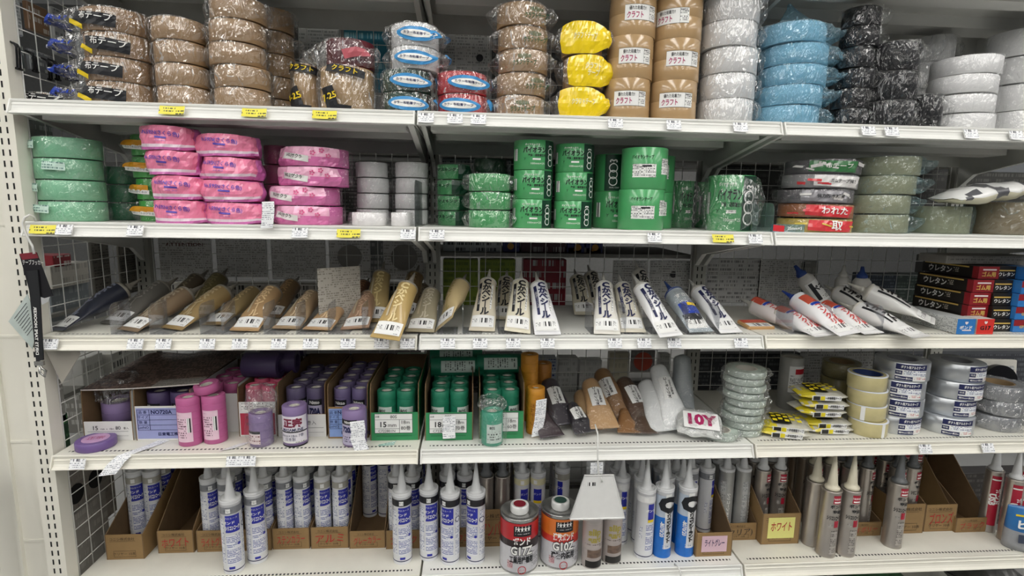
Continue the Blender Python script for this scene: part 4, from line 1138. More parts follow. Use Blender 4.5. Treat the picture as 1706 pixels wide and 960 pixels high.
# clear tray floor and dividers
DIVP = [(185, 'navy', 'grey'), (250, 'grey brown', 'khaki'), (334, 'khaki', 'khaki brown'), (370, 'khaki brown', 'light tan'), (440, 'light tan', 'brown'), (494, 'beige', 'peach'), (547, 'peach', 'reddish brown'),
        (604, 'pinkish brown', 'golden'), (667, 'golden', 'warm grey'), (729, 'warm grey', 'sand coloured'), (771, 'sand coloured', 'first cream lettered'), (831, 'first cream lettered', 'pale cream lettered'),
        (985, 'standing white', 'off white lettered'), (1042, 'off white lettered', 'cream lettered'), (1086, 'cream lettered', 'large white'), (1145, 'large white', 'blue printed'), (1197, 'blue printed', 'slanted white'),
        (1319, 'wood coloured', 'red lettered'), (1384, 'red lettered', 'blue tipped'), (1470, 'black lettered', 'lowest black lettered')]
for px, a, b in DIVP:
    x = wx(px, .018, z3 + .02)
    place('tray_divider', divider(0, .016, .095, 0, .075, tray_m, foot=.05), f'clear tray divider between the {a} and the {b} packs', 'divider', (x, 0, z3 + .0006), group='clear tray dividers on the third shelf')
cd_ = MB(); cd_.box(-.001, .001, 0, .12, 0, .155)
place('divider_card', cd_.mesh('card', fine('card_print', '#b9b4aa', '#8d877c', pitch=.006, cw=.002)), 'upright translucent card standing between the beige and peach pouches', 'card', (wx(532, .10, z3), .1, z3 + .001), rot=-.9)
# long boxes of urethane glue at the right
def long_box(w, dp, h, kind):
    def build():
        b = MB(); b.bbox(-w/2, w/2, 0, dp, 0, h, .0008, 0)
        l = MB(); xs = -w/2 - .0003
        def side(y0, y1, z0, z1, m, o=0): l.quad((xs - o, y1, z0), (xs - o, y0, z0), (xs - o, y0, z1), (xs - o, y1, z1), m)
        def stext(t, s, y, z, m, **k): l.text(t, s, lambda X, Y: (xs - .0008, y - X, z + Y), m, cut=0, **k)
        def front(x0, x1, z0, z1, m, o=0): l.quad((x0, -.0003 - o, z0), (x1, -.0003 - o, z0), (x1, -.0003 - o, z1), (x0, -.0003 - o, z1), m)
        if kind == 'urethane':
            side(.0, dp, 0.0005, h - .0005, 0); side(.03, dp * .96, h * .82, h * .93, 1, .0003)
            stext('ウレタン', h * .6, dp * .66, h * .42, 2, bold=.03); side(dp * .32, dp * .42, h * .2, h * .7, 3, .0003)
            front(-w/2, w/2, 0, h, 4); l.ftext('ゴム用', h * .42, 0, -.001, h * .34, 1, bold=.03); front(-w * .3, w * .36, h * .68, h * .8, 5, .0003)
            side(0, .018, .0005, h - .0005, 4, .0002)
        elif kind == 'black':
            front(-w/2, w/2, 0, h, 0); front(-w * .45, w * .45, h * .62, h * .72, 1, .0003); l.ftext('ウレタン', h * .36, 0, -.001, h * .34, 2, bold=.02); front(-w * .2, w * .3, h * .8, h * .9, 3, .0003)
        elif kind == 'blue':
            front(-w/2, w/2, 0, h, 6); front(-w/2, w * .1, h * .5, h, 4, .0003); l.ftext('GPX', h * .3, 0, -.001, h * .42, 1, bold=.03)
        elif kind == 'bond':
            side(0, dp, .0005, h - .0005, 7); front(-w/2, w/2, 0, h, 6); l.ftext('ボンド', h * .25, 0, -.001, h * .42, 2, bold=.03, width=w * .7); l.ftext('♥', h * .2, 0, -.001, h * .72, 5); front(-w * .2, w * .3, h * .22, h * .3, 5, .0003)
        elif kind == 'g17':
            front(-w/2, w/2, 0, h, 8); l.ftext('G17', h * .36, 0, -.001, h * .4, 9, bold=.03, width=w * .62); l.ftext('♥', h * .2, 0, -.001, h * .75, 5)
        ms = [mat('box_black', '#1c1712', .3, coat=.3), mat('gold_print', '#d6b45e', .35), ink_white, fine('box_fine', '#1c1712', '#d8d0c0', pitch=.005), mat('box_dark_red', '#8e1c24', .3, coat=.3), mat('pale_print', '#e9dcdc', .4), mat('box_blue', '#2f78c0', .3, coat=.3), fine_grey, mat('box_red', '#d4342c', .3, coat=.3), ink_black]
        return [('carton', b.mesh('box', mat('box_' + kind, {'urethane': '#2a1a16', 'black': '#1c1712', 'blue': '#2f78c0', 'bond': '#bfc2c2', 'g17': '#c8c2be'}[kind], .4))), sub(l, ms, 'print')]
    return cached(('lb', w, dp, h, kind), build)
w_ = .062; hb_ = .0335
ordw = ['bottom', 'second from bottom', 'second from top', 'topmost']
GB = 'long glue boxes stacked at the right'
xa = wx(1646, .03, z3 + .05)
for r in range(5):
    hh = (at_y(1640, 445, .06).z - z3) / 5
    lev = ['bottom', 'second from bottom', 'middle', 'second from top', 'topmost'][r]
    y0 = [.062, .062, .06, .062, .075][r]; dx = [0, 0, .0, .006, .03][r]
    zz = z3 + .001 + r * hh
    if r > 0: place('glue_box', long_box(w_, .19, hh - .0012, 'urethane'), f'long black box with red end and white lettering, {lev} of its stack', 'box', (xa + dx, y0, zz), 0, GB)
    place('glue_box', long_box(w_ * .9, .19, hh - .0012, 'black'), f'black box end with white lettering, {lev} of the narrow black stack', 'box', (xa + dx + w_ * .97, y0 - .018 + .006 * r, zz), 0, GB)
    place('glue_box', long_box(w_ * .9, .19, hh - .0012, 'blue'), f'blue box end with red corner, {lev} of the blue stack', 'box', (xa + dx + w_ * 1.88, y0 - .025, zz), 0, GB)
hb2 = at_y(1608, 532, .014).z - z3
place('glue_box', long_box(.053, .19, hb2, 'bond'), 'grey sided box with blue end at the front of the box stack', 'box', (wx(1608, .014, z3 + .02), .012, z3 + .001), 0, GB)
place('glue_box', long_box(.05, .045, hb2, 'g17'), 'box with red end in front of the black box stack', 'box', (wx(1640, .014, z3 + .02), .012, z3 + .001), 0, GB)
tb_ = MB(); tb_.bbox(-.16, .16, 0, .1, 0, .024, .002); tb_.quad((-.155, -.0004, .003), (.155, -.0004, .003), (.155, -.0004, .021), (-.155, -.0004, .021), 1)
place('flat_carton', tb_.mesh('carton', [mat('grey_carton', '#8f8c86', .6), fine('grey_carton_print', '#8f8c86', '#5e5b58', pitch=.008)]), 'long grey carton lying on top of the black glue boxes', 'box', (xa + .10, .12, z3 + .002 + 5 * hh), 0)
# ================================================================ FOURTH SHELF
z4 = Z[3]
card_br = mat('box_inside_brown', '#745c40', .8)
box_white = mat('carton_white', '#e2e2df', .5, mottle=.02)
box_lav = mat('carton_lavender', '#9aa0d0', .5, mottle=.03)
box_green = mat('carton_green', '#2f8a56', .5, mottle=.03)
box_red = mat('carton_crimson', '#a02840', .5)
kraft = mat('kraft_carton', '#94774e', .7, mottle=.05, scale=30)
def open_carton(x0, x1, yf, dp, hf, hb, outer, name, label, cat='carton', z=0., front=None, slope=.35, group=None, outs=None, flap=False, hs=None):
    """tray carton with a low front and side walls rising to the back"""
    w = x1 - x0; t = .0025
    mb = MB()
    hs = hs or hf
    side = [(0, 0), (0, hf), (.004, hs), (dp * slope, hb), (dp, hb), (dp, 0)]
    for xa in (0, w - t):
        a = [mb._v((xa, y, zz)) for y, zz in side]; b = [mb._v((xa + t, y, zz)) for y, zz in side]
        mb.face(a, 0 if xa == 0 else 1); mb.face(b[::-1], 1 if xa == 0 else 0)
        for k in range(6): mb.face((a[(k+1) % 6], a[k], b[k], b[(k+1) % 6]), 1)
    mb.box(t, w - t, 0, t, 0, hf, 0); mb.box(t, w - t, dp - t, dp, 0, hb, 1); mb.box(t, w - t, t, dp - t, 0, t, 1)
    # inner lining of the front
    mb.quad((w - t, t + .0003, t), (t, t + .0003, t), (t, t + .0003, hf), (w - t, t + .0003, hf), 1)
    tp = [('carton_body', mb.mesh('carton', [outer, card_br]))]
    if front:
        l = MB(); ms = front(l, w, hf)
        tp.append(sub(l, ms, 'front_print'))
    return place(name, tp, label, cat, (x0, yf, z + .0005), 0, group)
def frq(l, x0, x1, z0, z1, m, o=.0005): l.quad((x0, -o, z0), (x1, -o, z0), (x1, -o, z1), (x0, -o, z1), m)
def X4(px, y, dz=.03): return wx(px, y, z4 + dz)
def masking(R, h, n, m, label=None, seedk=0, film_=False, rc=.014, lab_a=.0, lw=.75):
    """column of masking tape rolls shrunk together, with its paper label"""
    def build():
        b = MB(); pr = [(rc, .0), (R - .0015, 0), (R - .0015, 0), (R, .0015)]
        for k in range(1, n):
            z = h * k / n; pr += [(R, z - .0006), (R, z - .0006), (R - .0008, z), (R - .0008, z), (R, z + .0006), (R, z + .0006)]
        pr += [(R, h - .002), (R - .002, h), (R - .002, h), (rc + .004, h), (rc + .004, h), (rc + .004, h - .002), (rc, h - .002), (rc, h - .002), (rc, 0)]
        b.lathe(pr, 32)
        tp = [('tape_column', b.mesh('tape', m)), ('core', core_mesh(rc, h - .003, core_white))]
        if label:
            l = MB(); ms = label(l, R + .0005, h, lab_a, lw); tp.append(sub(l, ms, 'label'))
        if film_:
            fl = Film(R + .001, h, (.004, .008), seed=seedk + 3, rough=.003, freq=40); f = fl.mesh([FILM_S])
            tp.append(('film', f))
        return tp
    return cached(('mk', q4(R), q4(h), n, m.name, label.__name__ if label else None, film_, q4(lab_a), q4(lw)), build)
def lab_plain(l, r, h, a, lw):
    l.patch(r, a - lw, a + lw, h * .1, h * .72, 0); l.patch(r + .0003, a - lw * .85, a + lw * .3, h * .14, h * .66, 1); l.patch(r + .0003, a + lw * .4, a + lw * .85, h * .3, h * .6, 2)
    return [mat('pinkish_label', '#e8c8d8', .5), fine('pink_fine', '#e8c8d8', '#6a4458', pitch=.006), bar_m]
def lab_white(l, r, h, a, lw):
    l.patch(r, a - lw, a + lw, h * .1, h * .66, 0); l.patch(r + .0003, a - lw * .85, a + lw * .8, h * .12, h * .44, 1)
    l.ctext('Scotch' if False else '80S', h * .11, r + .0006, a - lw * .35, h * .56, 2, bold=.02)
    return [mat('green_white_label', '#c9d8d0', .5), fine('green_fine', '#c9d8d0', '#3a4a44', pitch=.007), ink_black]
def lab_nitto(l, r, h, a, lw):
    l.patch(r, a - lw, a + lw, h * .62, h * .76, 2); l.patch(r, a - lw, a + lw, h * .06, h * .62, 0)
    l.ctext('Nitto', h * .1, r + .0006, a, h * .69, 3, bold=.02); l.ctext('720A', h * .2, r + .0006, a, h * .48, 1, bold=.06, width=r * lw * 1.5)
    l.patch(r + .0003, a - lw * .8, a + lw * .8, h * .08, h * .3, 4)
    return [mat('lilac_label', '#b9b2cc', .5), ink_navy, ink_black, ink_white, fine('lilac_fine', '#b9b2cc', '#4a4460', pitch=.006)]
def lab_red(l, r, h, a, lw):
    l.patch(r, a - lw, a + lw, h * .1, h * .5, 0); l.patch(r + .0003, a - lw, a + lw, h * .42, h * .5, 1); l.patch(r + .0003, a - lw, a + lw, h * .12, h * .38, 2)
    return [mat('red_label_white', '#e2d2d4', .5), ink_black, fine('red_fine', '#e2d2d4', '#7a3a44', pitch=.006)]
pink_t = mat('masking_pink', '#bf6396', .45, mottle=.04); red_t = mat('masking_rose', '#c84f70', .45, mottle=.04)
pur_t = mat('masking_purple', '#675b82', .45, mottle=.05); dpur_t = mat('masking_dark_purple', '#46385e', .45, mottle=.05)
grn_t = mat('masking_green', '#1f7a5c', .42, mottle=.05); org_t = mat('masking_orange', '#cf8e2c', .42, mottle=.05)
lil_t = mat('masking_lilac', '#84709a', .45, mottle=.05)

def fill(x0, x1, y0, nx, ny, tpl, name, what, cat, group, z, pitch_y, rz=0., skip=(), first_front=True, xs=None):
    """rows of standing rolls inside a carton"""
    w = x1 - x0; colw = {1: [''], 2: ['left ', 'right '], 3: ['left ', 'middle ', 'right ']}[nx]
    roww = ['front row', 'second row', 'third row', 'fourth row', 'fifth row', 'hindmost row']
    rr = random.Random(int(x0 * 999) + nx)
    for j in range(ny):
        for i in range(nx):
            if (i, j) in skip: continue
            x = xs[i] if xs else x0 + w * (i + .5) / nx
            place(name, tpl, f'{what}, {colw[i]}{"of the " if colw[i] else "in the "}{roww[j]}', cat, (x, y0 + j * pitch_y, z), (0, 0, rz + rr.uniform(-.5, .5)), group)

# white carton with a purple roll, and the lavender carton
def fr15(l, w, h):
    l.ftext('15', h * .30, w * .24, -.0008, h * .66, 0, bold=.01); l.ftext('mm  x  18m', h * .13, w * .48, -.0008, h * .62, 0); l.ftext('80', h * .26, w * .70, -.0008, h * .66, 0); l.ftext('巻入', h * .13, w * .86, -.0008, h * .64, 0)
    frq(l, w * .08, w * .9, h * .47, h * .485, 1); l.ftext('C7220029', h * .15, w * .45, -.0008, h * .36, 1); frq(l, w * .08, w * .9, h * .24, h * .252, 1)
    return [ink_black, ink_grey]
xA0, xA1 = X4(139, .085), X4(222, .085)
open_carton(xA0, xA1, .085, .30, .052, .135, box_white, 'tape_carton', 'white open carton printed 15 and 80 at the left end', z=z4, front=fr15, slope=.02, hs=.132)
place('masking_tape', masking(.042, .055, 2, lil_t, None, 0, False, .02), 'lilac tape in crumpled film inside the white carton marked 15', 'tape', ((xA0 + xA1) / 2 - .01, .155, z4 + .034))
fl_ = Film(.044, .062, (.006, .01), seed=9, rough=.008, freq=40)
place('film_wrap', fl_.mesh([FILM]), 'loose crumpled clear film over the lilac tape in the white carton', 'film', ((xA0 + xA1) / 2 - .01, .155, z4 + .092))
def fr720(l, w, h):
    frq(l, w * .03, w * .97, h * .05, h * .95, 3)
    for k, t in enumerate(('品 番', 'サイズ', '数 量', 'LotNO.')):
        l.ftext(t, h * .10, w * .15, -.0012, h * (.83 - k * .15), 0)
        frq(l, w * .05, w * .95, h * (.90 - k * .15), h * (.91 - k * .15), 0, .001)
    frq(l, w * .05, w * .95, h * .305, h * .315, 0, .001)
    for xx in (.05, .26): frq(l, w * xx, w * (xx + .008), h * .31, h * .9, 0, .001)
    l.ftext('NO720A', h * .15, w * .48, -.0012, h * .83, 0, bold=.03); l.ftext('日東電工株式会社', h * .11, w * .68, -.0012, h * .18, 0, bold=.02)
    return [ink_navy, ink_black, paper, box_lav]
xB0, xB1 = X4(226, .082), X4(320, .082)
open_carton(xB0, xB1, .082, .30, .094, .138, box_white, 'tape_carton', 'open carton with lavender front printed with a table', z=z4, front=fr720, slope=.02, hs=.136)
fill(xB0 + .012, xB1 - .012, .13, 2, 3, masking(.03, .12, 4, dpur_t, lab_nitto), 'masking_tape', 'dark purple tape column in the lavender carton', 'tape', 'dark purple tapes in the lavender carton', z4 + .0035, .064)
# printed cardboard sheet lying across the two cartons
sh = MB(); W_ = .30; D_ = .29
n = 12; P = [[sh._v((W_ * i / n, D_ * j / 6, .004 * sin(i * .9) * (j / 6) + .012 * (i / n) ** 2)) for j in range(7)] for i in range(n + 1)]
for i in range(n):
    for j in range(6):
        U = lambda I, J: (W_ * I / n, D_ * J / 6)
        sh.face((P[i][j], P[i+1][j], P[i+1][j+1], P[i][j+1]), 1 if j == 0 and i > 6 else 0, True, (U(i, j), U(i+1, j), U(i+1, j+1), U(i, j+1)))
s0 = [sh.v[P[i][0]] for i in range(n + 1)]
for i in range(n):
    a, b = s0[i], s0[i + 1]; sh.quad((a[0], a[1], a[2] - .003), (b[0], b[1], b[2] - .003), b, a, 2)
place('cardboard_sheet', sh.mesh('sheet', [fine('sheet_print', '#4a3630', '#8a7468', pitch=.012, cw=.004, dens=.6), fine('sheet_print_pale', '#8e8a84', '#4c4642', pitch=.007), mat('sheet_edge', '#d0ccc4', .6)]),
      'dark printed cardboard sheet lying over the two left cartons', 'cardboard', (xA0 + .003, .085, z4 + .1405), (radians(3), radians(-1), -.02))
# pink columns at the front
pk1 = masking(.0285, .128, 7, pink_t, lab_plain, lab_a=-.15, lw=.7)
pA = at_z(316, 746, z4); pB = at_z(358, 743, z4)
place('masking_tape', pk1, 'pink tape column with paper label, left of the front pink pair', 'tape', (X4(316, .065, .06), .066, z4 + .0005), (0, 0, .1), 'pink tape columns')
place('masking_tape', pk1, 'pink tape column with paper label, right of the front pink pair', 'tape', (X4(357, .075, .06), .078, z4 + .0005), (0, 0, .15), 'pink tape columns')
place('masking_tape', masking(.031, .022, 1, pink_t, None, rc=.016), 'single pink roll lying tilted on top of the front pink pair', 'tape', (X4(342, .075, .14), .088, z4 + .134), (.12, -.10, 0), 'pink tape columns')
open_carton(X4(333, .14), X4(402, .14), .13, .25, .11, .135, box_white, 'tape_carton', 'white carton of pink tapes behind the front pink pair', z=z4, slope=.02, hs=.13)
xp0, xp1 = X4(334, .14), X4(401, .14)
fill(xp0 + .006, xp1 - .006, .175, 2, 3, masking(.0235, .125, 6, pink_t, lab_plain, lab_a=.2), 'masking_tape', 'pink tape column inside the white carton', 'tape', 'pink tapes in carton', z4 + .004, .06)
# crimson carton
def frred(l, w, h):
    frq(l, w * .05, w * .95, h * .05, h * .68, 0); l.ftext('品 番', h * .09, w * .3, -.001, h * .55, 1); l.ftext('数 量', h * .09, w * .3, -.001, h * .36, 1); frq(l, w * .5, w * .52, h * .1, h * .62, 2, .001)
    frq(l, w * .1, w * .9, h * .74, h * .98, 3)
    return [mat('crimson_print', '#b8324c', .5), ink_black, ink_white, fine_bw]
xr0, xr1 = X4(398, .098), X4(462, .098)
open_carton(xr0, xr1, .098, .28, .097, .137, box_white, 'tape_carton', 'carton with crimson printed front behind the bagged purple column', z=z4, front=frred, slope=.02, hs=.136)
fill(xr0 + .008, xr1 - .006, .14, 2, 4, masking(.0222, .130, 5, red_t, lab_red, rc=.013), 'masking_tape', 'rose tape column in the crimson carton', 'tape', 'rose tapes in the crimson carton', z4 + .004, .06)
place('masking_tape', masking(.029, .088, 4, lil_t, lab_red, 2, True, lab_a=-.6), 'lilac tape column in clear bag in front of the crimson carton', 'tape', (X4(437, .06), .055, z4 + .0005), .1)
fl_ = Film(.028, .06, (.006, .012), seed=4, rough=.006, freq=40)
place('film_wrap', fl_.mesh([FILM]), 'twisted clear bag end standing on the lilac column', 'film', (X4(437, .06, .1), .055, z4 + .094))
def lab_seiso(l, r, h, a, lw):
    l.patch(r, -1.3, 1.3, h * .10, h * .78, 0); l.ctext('正宗', h * .24, r + .0008, 0, h * .60, 1, bold=.05); l.ctext('MASAMUNE', h * .10, r + .0008, .0, h * .44, 2, bold=.02)
    l.patch(r + .0005, -1.3, 1.3, h * .37, h * .40, 3); l.ctext('36mm×18m 7巻', h * .09, r + .0008, -.1, h * .29, 2); l.ctext('日本製', h * .09, r + .0008, -.2, h * .2, 2); l.patch(r, -1.4, 1.4, h * .0, h * .035, 3); l.patch(r + .0005, -1.1, 1.1, h * .11, h * .15, 4)
    return [mat('seiso_white', '#e3dfe6', .5), mat('maroon_ink', '#7a1f3c', .5, mottle=0), ink_navy, ink_black, fine_bw]
place('masking_tape', masking(.031, .106, 5, lil_t, lab_seiso, 1), 'lilac tape column with white label of large maroon characters', 'tape', (X4(492, .055), .057, z4 + .0005), (0, 0, .08))
# kraft carton with white front, dark purple rolls
def fr50(l, w, h):
    frq(l, 0, w, 0, h, 0); l.ftext('15  50 巻入', h * .2, w * .55, -.001, h * .62, 1); frq(l, w * .05, w * .95, h * .4, h * .415, 1, .001); frq(l, w * .05, w * .95, h * .2, h * .21, 1, .001); return [box_white, ink_grey]
xk0, xk1 = X4(466, .10), X4(545, .10)
open_carton(xk0, xk1, .09, .30, .064, .15, kraft, 'tape_carton', 'brown carton with white low front behind the white labelled column', z=z4, front=fr50, slope=.04, hs=.145)
fill(xk0 + .010, xk1 - .008, .135, 2, 4, masking(.0262, .125, 4, mat('masking_dim_purple', '#544a68', .45), lab_nitto, lab_a=.3), 'masking_tape', 'dim purple tape column in the brown carton', 'tape', 'dim purple tapes in the brown carton', z4 + .004, .062)
def frlav(l, w, h):
    r = fr720(l, w, h); return [ink_navy, ink_black, paper, mat('carton_sky', '#86a2d8', .5)]
xl0, xl1 = X4(547, .08), X4(614, .08)
open_carton(xl0, xl1, .078, .31, .088, .15, kraft, 'tape_carton', 'brown carton with sky blue front and purple rolls', z=z4, front=frlav, slope=.04, hs=.14)
fill(xl0 + .006, xl1 - .004, .125, 2, 5, masking(.0232, .125, 5, pur_t, lab_nitto, lab_a=-.3), 'masking_tape', 'purple tape column in the sky blue carton', 'tape', 'purple tapes in the sky blue carton', z4 + .004, .057)
place('masking_tape', masking(.031, .098, 3, lil_t, lab_nitto, lab_a=-.35), 'lilac tape column with hanging receipt strip, before the sky blue carton', 'tape', (X4(591, .05), .05, z4 + .0005), .0)
# big purple rolls lying at the back on the cartons
for i, (px, py, y, t, c) in enumerate(((466, 602, .24, 'front of three', dpur_t), (480, 590, .31, 'upper behind', dpur_t), (440, 618, .20, 'lower left', dpur_t))):
    p = at_y(px, py, y)
    hb = MB(); hb.lathe([(.02, -.05), (.035, -.05), (.035, -.05), (.036, -.049), (.036, .049), (.035, .05), (.035, .05), (.02, .05), (.02, .05), (.02, -.05)], 32)
    hb.xf(Matrix.Rotation(pi / 2, 4, 'Y'))
    place('masking_tape', [('tape_column', cached('bigpur', lambda: hb.mesh('tape', c)))], f'big dark purple roll lying sideways on the cartons, {t}', 'tape', (p.x, y, max(p.z, z4 + .17 + .03 * (i % 2))), (0, 0, [.05, .1, -.1][i]), 'big dark purple rolls')
# green cartons
def frg(a, b, c):
    def f(l, w, h):
        frq(l, w * .09, w * .87, h * .26, h * .97, 0); frq(l, w * .09, w * .87, h * .955, h * .97, 1, .001); frq(l, w * .09, w * .87, h * .26, h * .275, 1, .001); frq(l, w * .09, w * .097, h * .26, h * .97, 1, .001); frq(l, w * .863, w * .87, h * .26, h * .97, 1, .001)
        l.ftext('80S', h * .16, w * .48, -.0014, h * .85, 1); frq(l, w * .1, w * .86, h * .745, h * .755, 1, .001); l.ftext('品番', h * .07, w * .15, -.0014, h * .86, 1)
        l.ftext(a, h * .27, w * .26, -.0014, h * .57, 1, bold=.015); l.ftext('mm', h * .2, w * .45, -.0014, h * .55, 1); frq(l, w * .595, w * .602, h * .26, h * .75, 1, .001)
        l.ftext('18m', h * .18, w * .72, -.0014, h * .65, 1); l.ftext(b + '巻', h * .17, w * .73, -.0014, h * .44, 1); l.ftext(c, h * .13, w * .34, -.0014, h * .34, 1); frq(l, w * .1, w * .6, h * .42, h * .43, 1, .001)
        frq(l, w * .12, w * .85, h * .16, h * .175, 2, .001)
        return [paper, ink_black, ink_green]
    return f
grn = masking(.0258, .125, 6, grn_t, lab_white, lab_a=.15, lw=.75)
def green_box(px0, px1, yf, a, b, c, t, nx, wd):
    x0, x1 = X4(px0, yf), X4(px1, yf)
    open_carton(x0, x1, yf, .30, .078, .155, box_green, 'tape_carton', f'green open carton labelled {a} mm {t}', z=z4, front=frg(a, b, c), slope=.05, hs=.135)
    fill(x0 + .012, x1 - .012, yf + .045, nx, 4, grn, 'masking_tape', f'green tape column in the {wd} green carton', 'tape', f'green tapes in the {wd} green carton', z4 + .0035, .062)
green_box(617, 698, .06, '15', '80', 'C722801N', 'left of the shelf joint', 2, 'leftmost')
green_box(708, 788, .055, '18', '70', 'C722801N', 'right of the shelf joint', 2, 'middle')
green_box(798, 873, .06, '21', '60', 'C722801N', 'half hidden by a bagged green column', 2, 'rightmost')
for px, py, t, w2 in ((763, 611, 'left of the pair', .08), (833, 606, 'right of the pair', .07), (760, 594, 'on the left one', .08)):
    y = .25 if py > 600 else .30
    p = at_y(px, py, y)
    b = MB(); b.lathe([(.016, -w2), (.029, -w2), (.029, -w2), (.030, -w2 + .001), (.030, w2 - .001), (.029, w2), (.029, w2), (.016, w2), (.016, w2), (.016, -w2)], 28); b.xf(Matrix.Rotation(pi / 2, 4, 'Y'))
    l = MB(); l.patch(.0306, -.9, .3, -.05, .05, 0); l.patch(.0308, -.8, .1, -.045, .045, 1); l.xf(Matrix.Rotation(pi / 2, 4, 'Y'))
    place('masking_tape', [('tape_column', b.mesh('tape', grn_t)), sub(l, [mat('green_white_label', '#c9d8d0', .5), fine('green_fine', '#c9d8d0', '#3a4a44', pitch=.007)], 'label')], f'long green tape bundle lying on the green cartons, {t}', 'tape', (p.x, y, p.z), (0, 0, .03), 'lying green bundles')
place('masking_tape', masking(.0285, .092, 4, mat('masking_sea_green', '#3f9c80', .42), lab_white, 3, True, lab_a=.2, lw=.8), 'bagged sea green tape column before the 21 mm carton', 'tape', (X4(820, .035, .05), .038, z4 + .0005), (0, 0, .05))
fl_ = Film(.024, .03, (.01, .012), seed=2, rough=.006, freq=50)
place('film_wrap', fl_.mesh([FILM]), 'crumpled clear film end on the bagged sea green column', 'film', (X4(820, .035, .11), .038, z4 + .0975))
# orange columns
def lab_or(l, r, h, a, lw):
    l.patch(r, .1, .95, h * .02, h * .7, 0); l.patch(r + .0003, .15, .9, h * .05, h * .66, 1); l.ctext('ガムテープ', h * .1, r + .0005, -.55, h * .45, 2, vertical=True); return [paper, fine_bw, mat('brown_ink', '#8a4a10', .5, mottle=0)]
place('masking_tape', masking(.0255, .132, 7, org_t, lab_or, rc=.009), 'orange tape column with white strip, in front', 'tape', (X4(892, .10, .06), .103, z4 + .0005), (0, 0, .1), 'orange tape columns')
place('masking_tape', masking(.026, .20, 8, org_t, None, rc=.009), 'tall orange tape column behind the front one', 'tape', (X4(882, .20, .15), .20, z4 + .0005), (0, 0, .3), 'orange tape columns')
place('masking_tape', masking(.026, .155, 6, mat('masking_ochre', '#a8702a', .45), lab_or, rc=.009), 'ochre tape column at the back right of the orange ones', 'tape', (X4(906, .25, .15), .26, z4 + .0005), (0, 0, .3), 'orange tape columns')

# bagged flat pouches
def flat_pouch(L, W, T, col, seed, label=True, folds=True):
    def build():
        mb = MB(); nu, nt = 24, 24; rows = []; RT = .026 if L > .12 else .019
        for i in range(nu + 1):
            u = i / nu
            a, b = tube_sect(u, W / 2, RT)
            q_ = math.sqrt(max(.0, 1 - ((u - .9) / .1) ** 2)) if u > .9 else 1.
            a *= .25 + .75 * q_; b *= .25 + .75 * q_
            rows.append([mb._v(Vector((a * cos(2*pi*j/nt), u * L, b * sin(2*pi*j/nt))) + noise.noise_vector(Vector((u * 4, cos(2*pi*j/nt), seed * 3.7))) * .002) for j in range(nt)])
        for i in range(nu):
            for j in range(nt): mb.face((rows[i][j], rows[i][(j+1) % nt], rows[i+1][(j+1) % nt], rows[i+1][j]), 0, True)
        mb.face(rows[0][::-1]); mb.face(rows[-1])
        l = MB()
        if label:
            zz = T / 2 + .0022; q = W * .26
            def on(x, y):
                a, b = tube_sect(max(0, min(1, y / L)), W / 2, RT)
                return (x, y, b * math.sqrt(max(0, 1 - (x / a) ** 2)) + .0034)
            def sheet(x0, x1, y0, y1, m, o=0):
                for i in range(6):
                    xa, xb = x0 + (x1 - x0) * i / 6, x0 + (x1 - x0) * (i + 1) / 6
                    l.quad(tuple(Vector(on(xa, y0)) + Vector((0, 0, o))), tuple(Vector(on(xb, y0)) + Vector((0, 0, o))), tuple(Vector(on(xb, y1)) + Vector((0, 0, o))), tuple(Vector(on(xa, y1)) + Vector((0, 0, o))), m, ((xa, y0), (xb, y0), (xb, y1), (xa, y1)))
            sheet(-q, q * .9, L * .38, L * .72, 0)
            for dx, t, s in ((-.3, 'コーキング材', .011), (.25, '330ml 内装用', .008)):
                l.text(t, s, lambda x, y: tuple(Vector(on(q * dx - y * -1, L * .55 - x)) + Vector((0, 0, .0008))), 1, bold=.02, cut=.004)
        f = MB(); f.v = [(v[0] * 1.08, v[1] * 1.05 - .008, v[2] * 1.06 + (.0015 if v[2] > 0 else 0)) for v in mb.v]; f.f = list(mb.f); f.m = [0] * len(f.f); f.s = [False] * len(f.f)
        jitter(f, .0015, 50, seed)
        tp = [('pouch', mb.mesh('pouch', mat('fp_' + col, col, .4, mottle=.05, coat=.2)))]
        if label: tp.append(sub(l, [paper, ink_black], 'label'))
        tp.append(('film', f.mesh('film', film('pouch_film', haze=.004, gloss=.05, bump=.5, scale=16, face=.12, crease_glint=.03))))
        return tp
    return cached(('fpch', L, W, T, col, seed, label), build)
GP = 'flat pouches in clear bags'
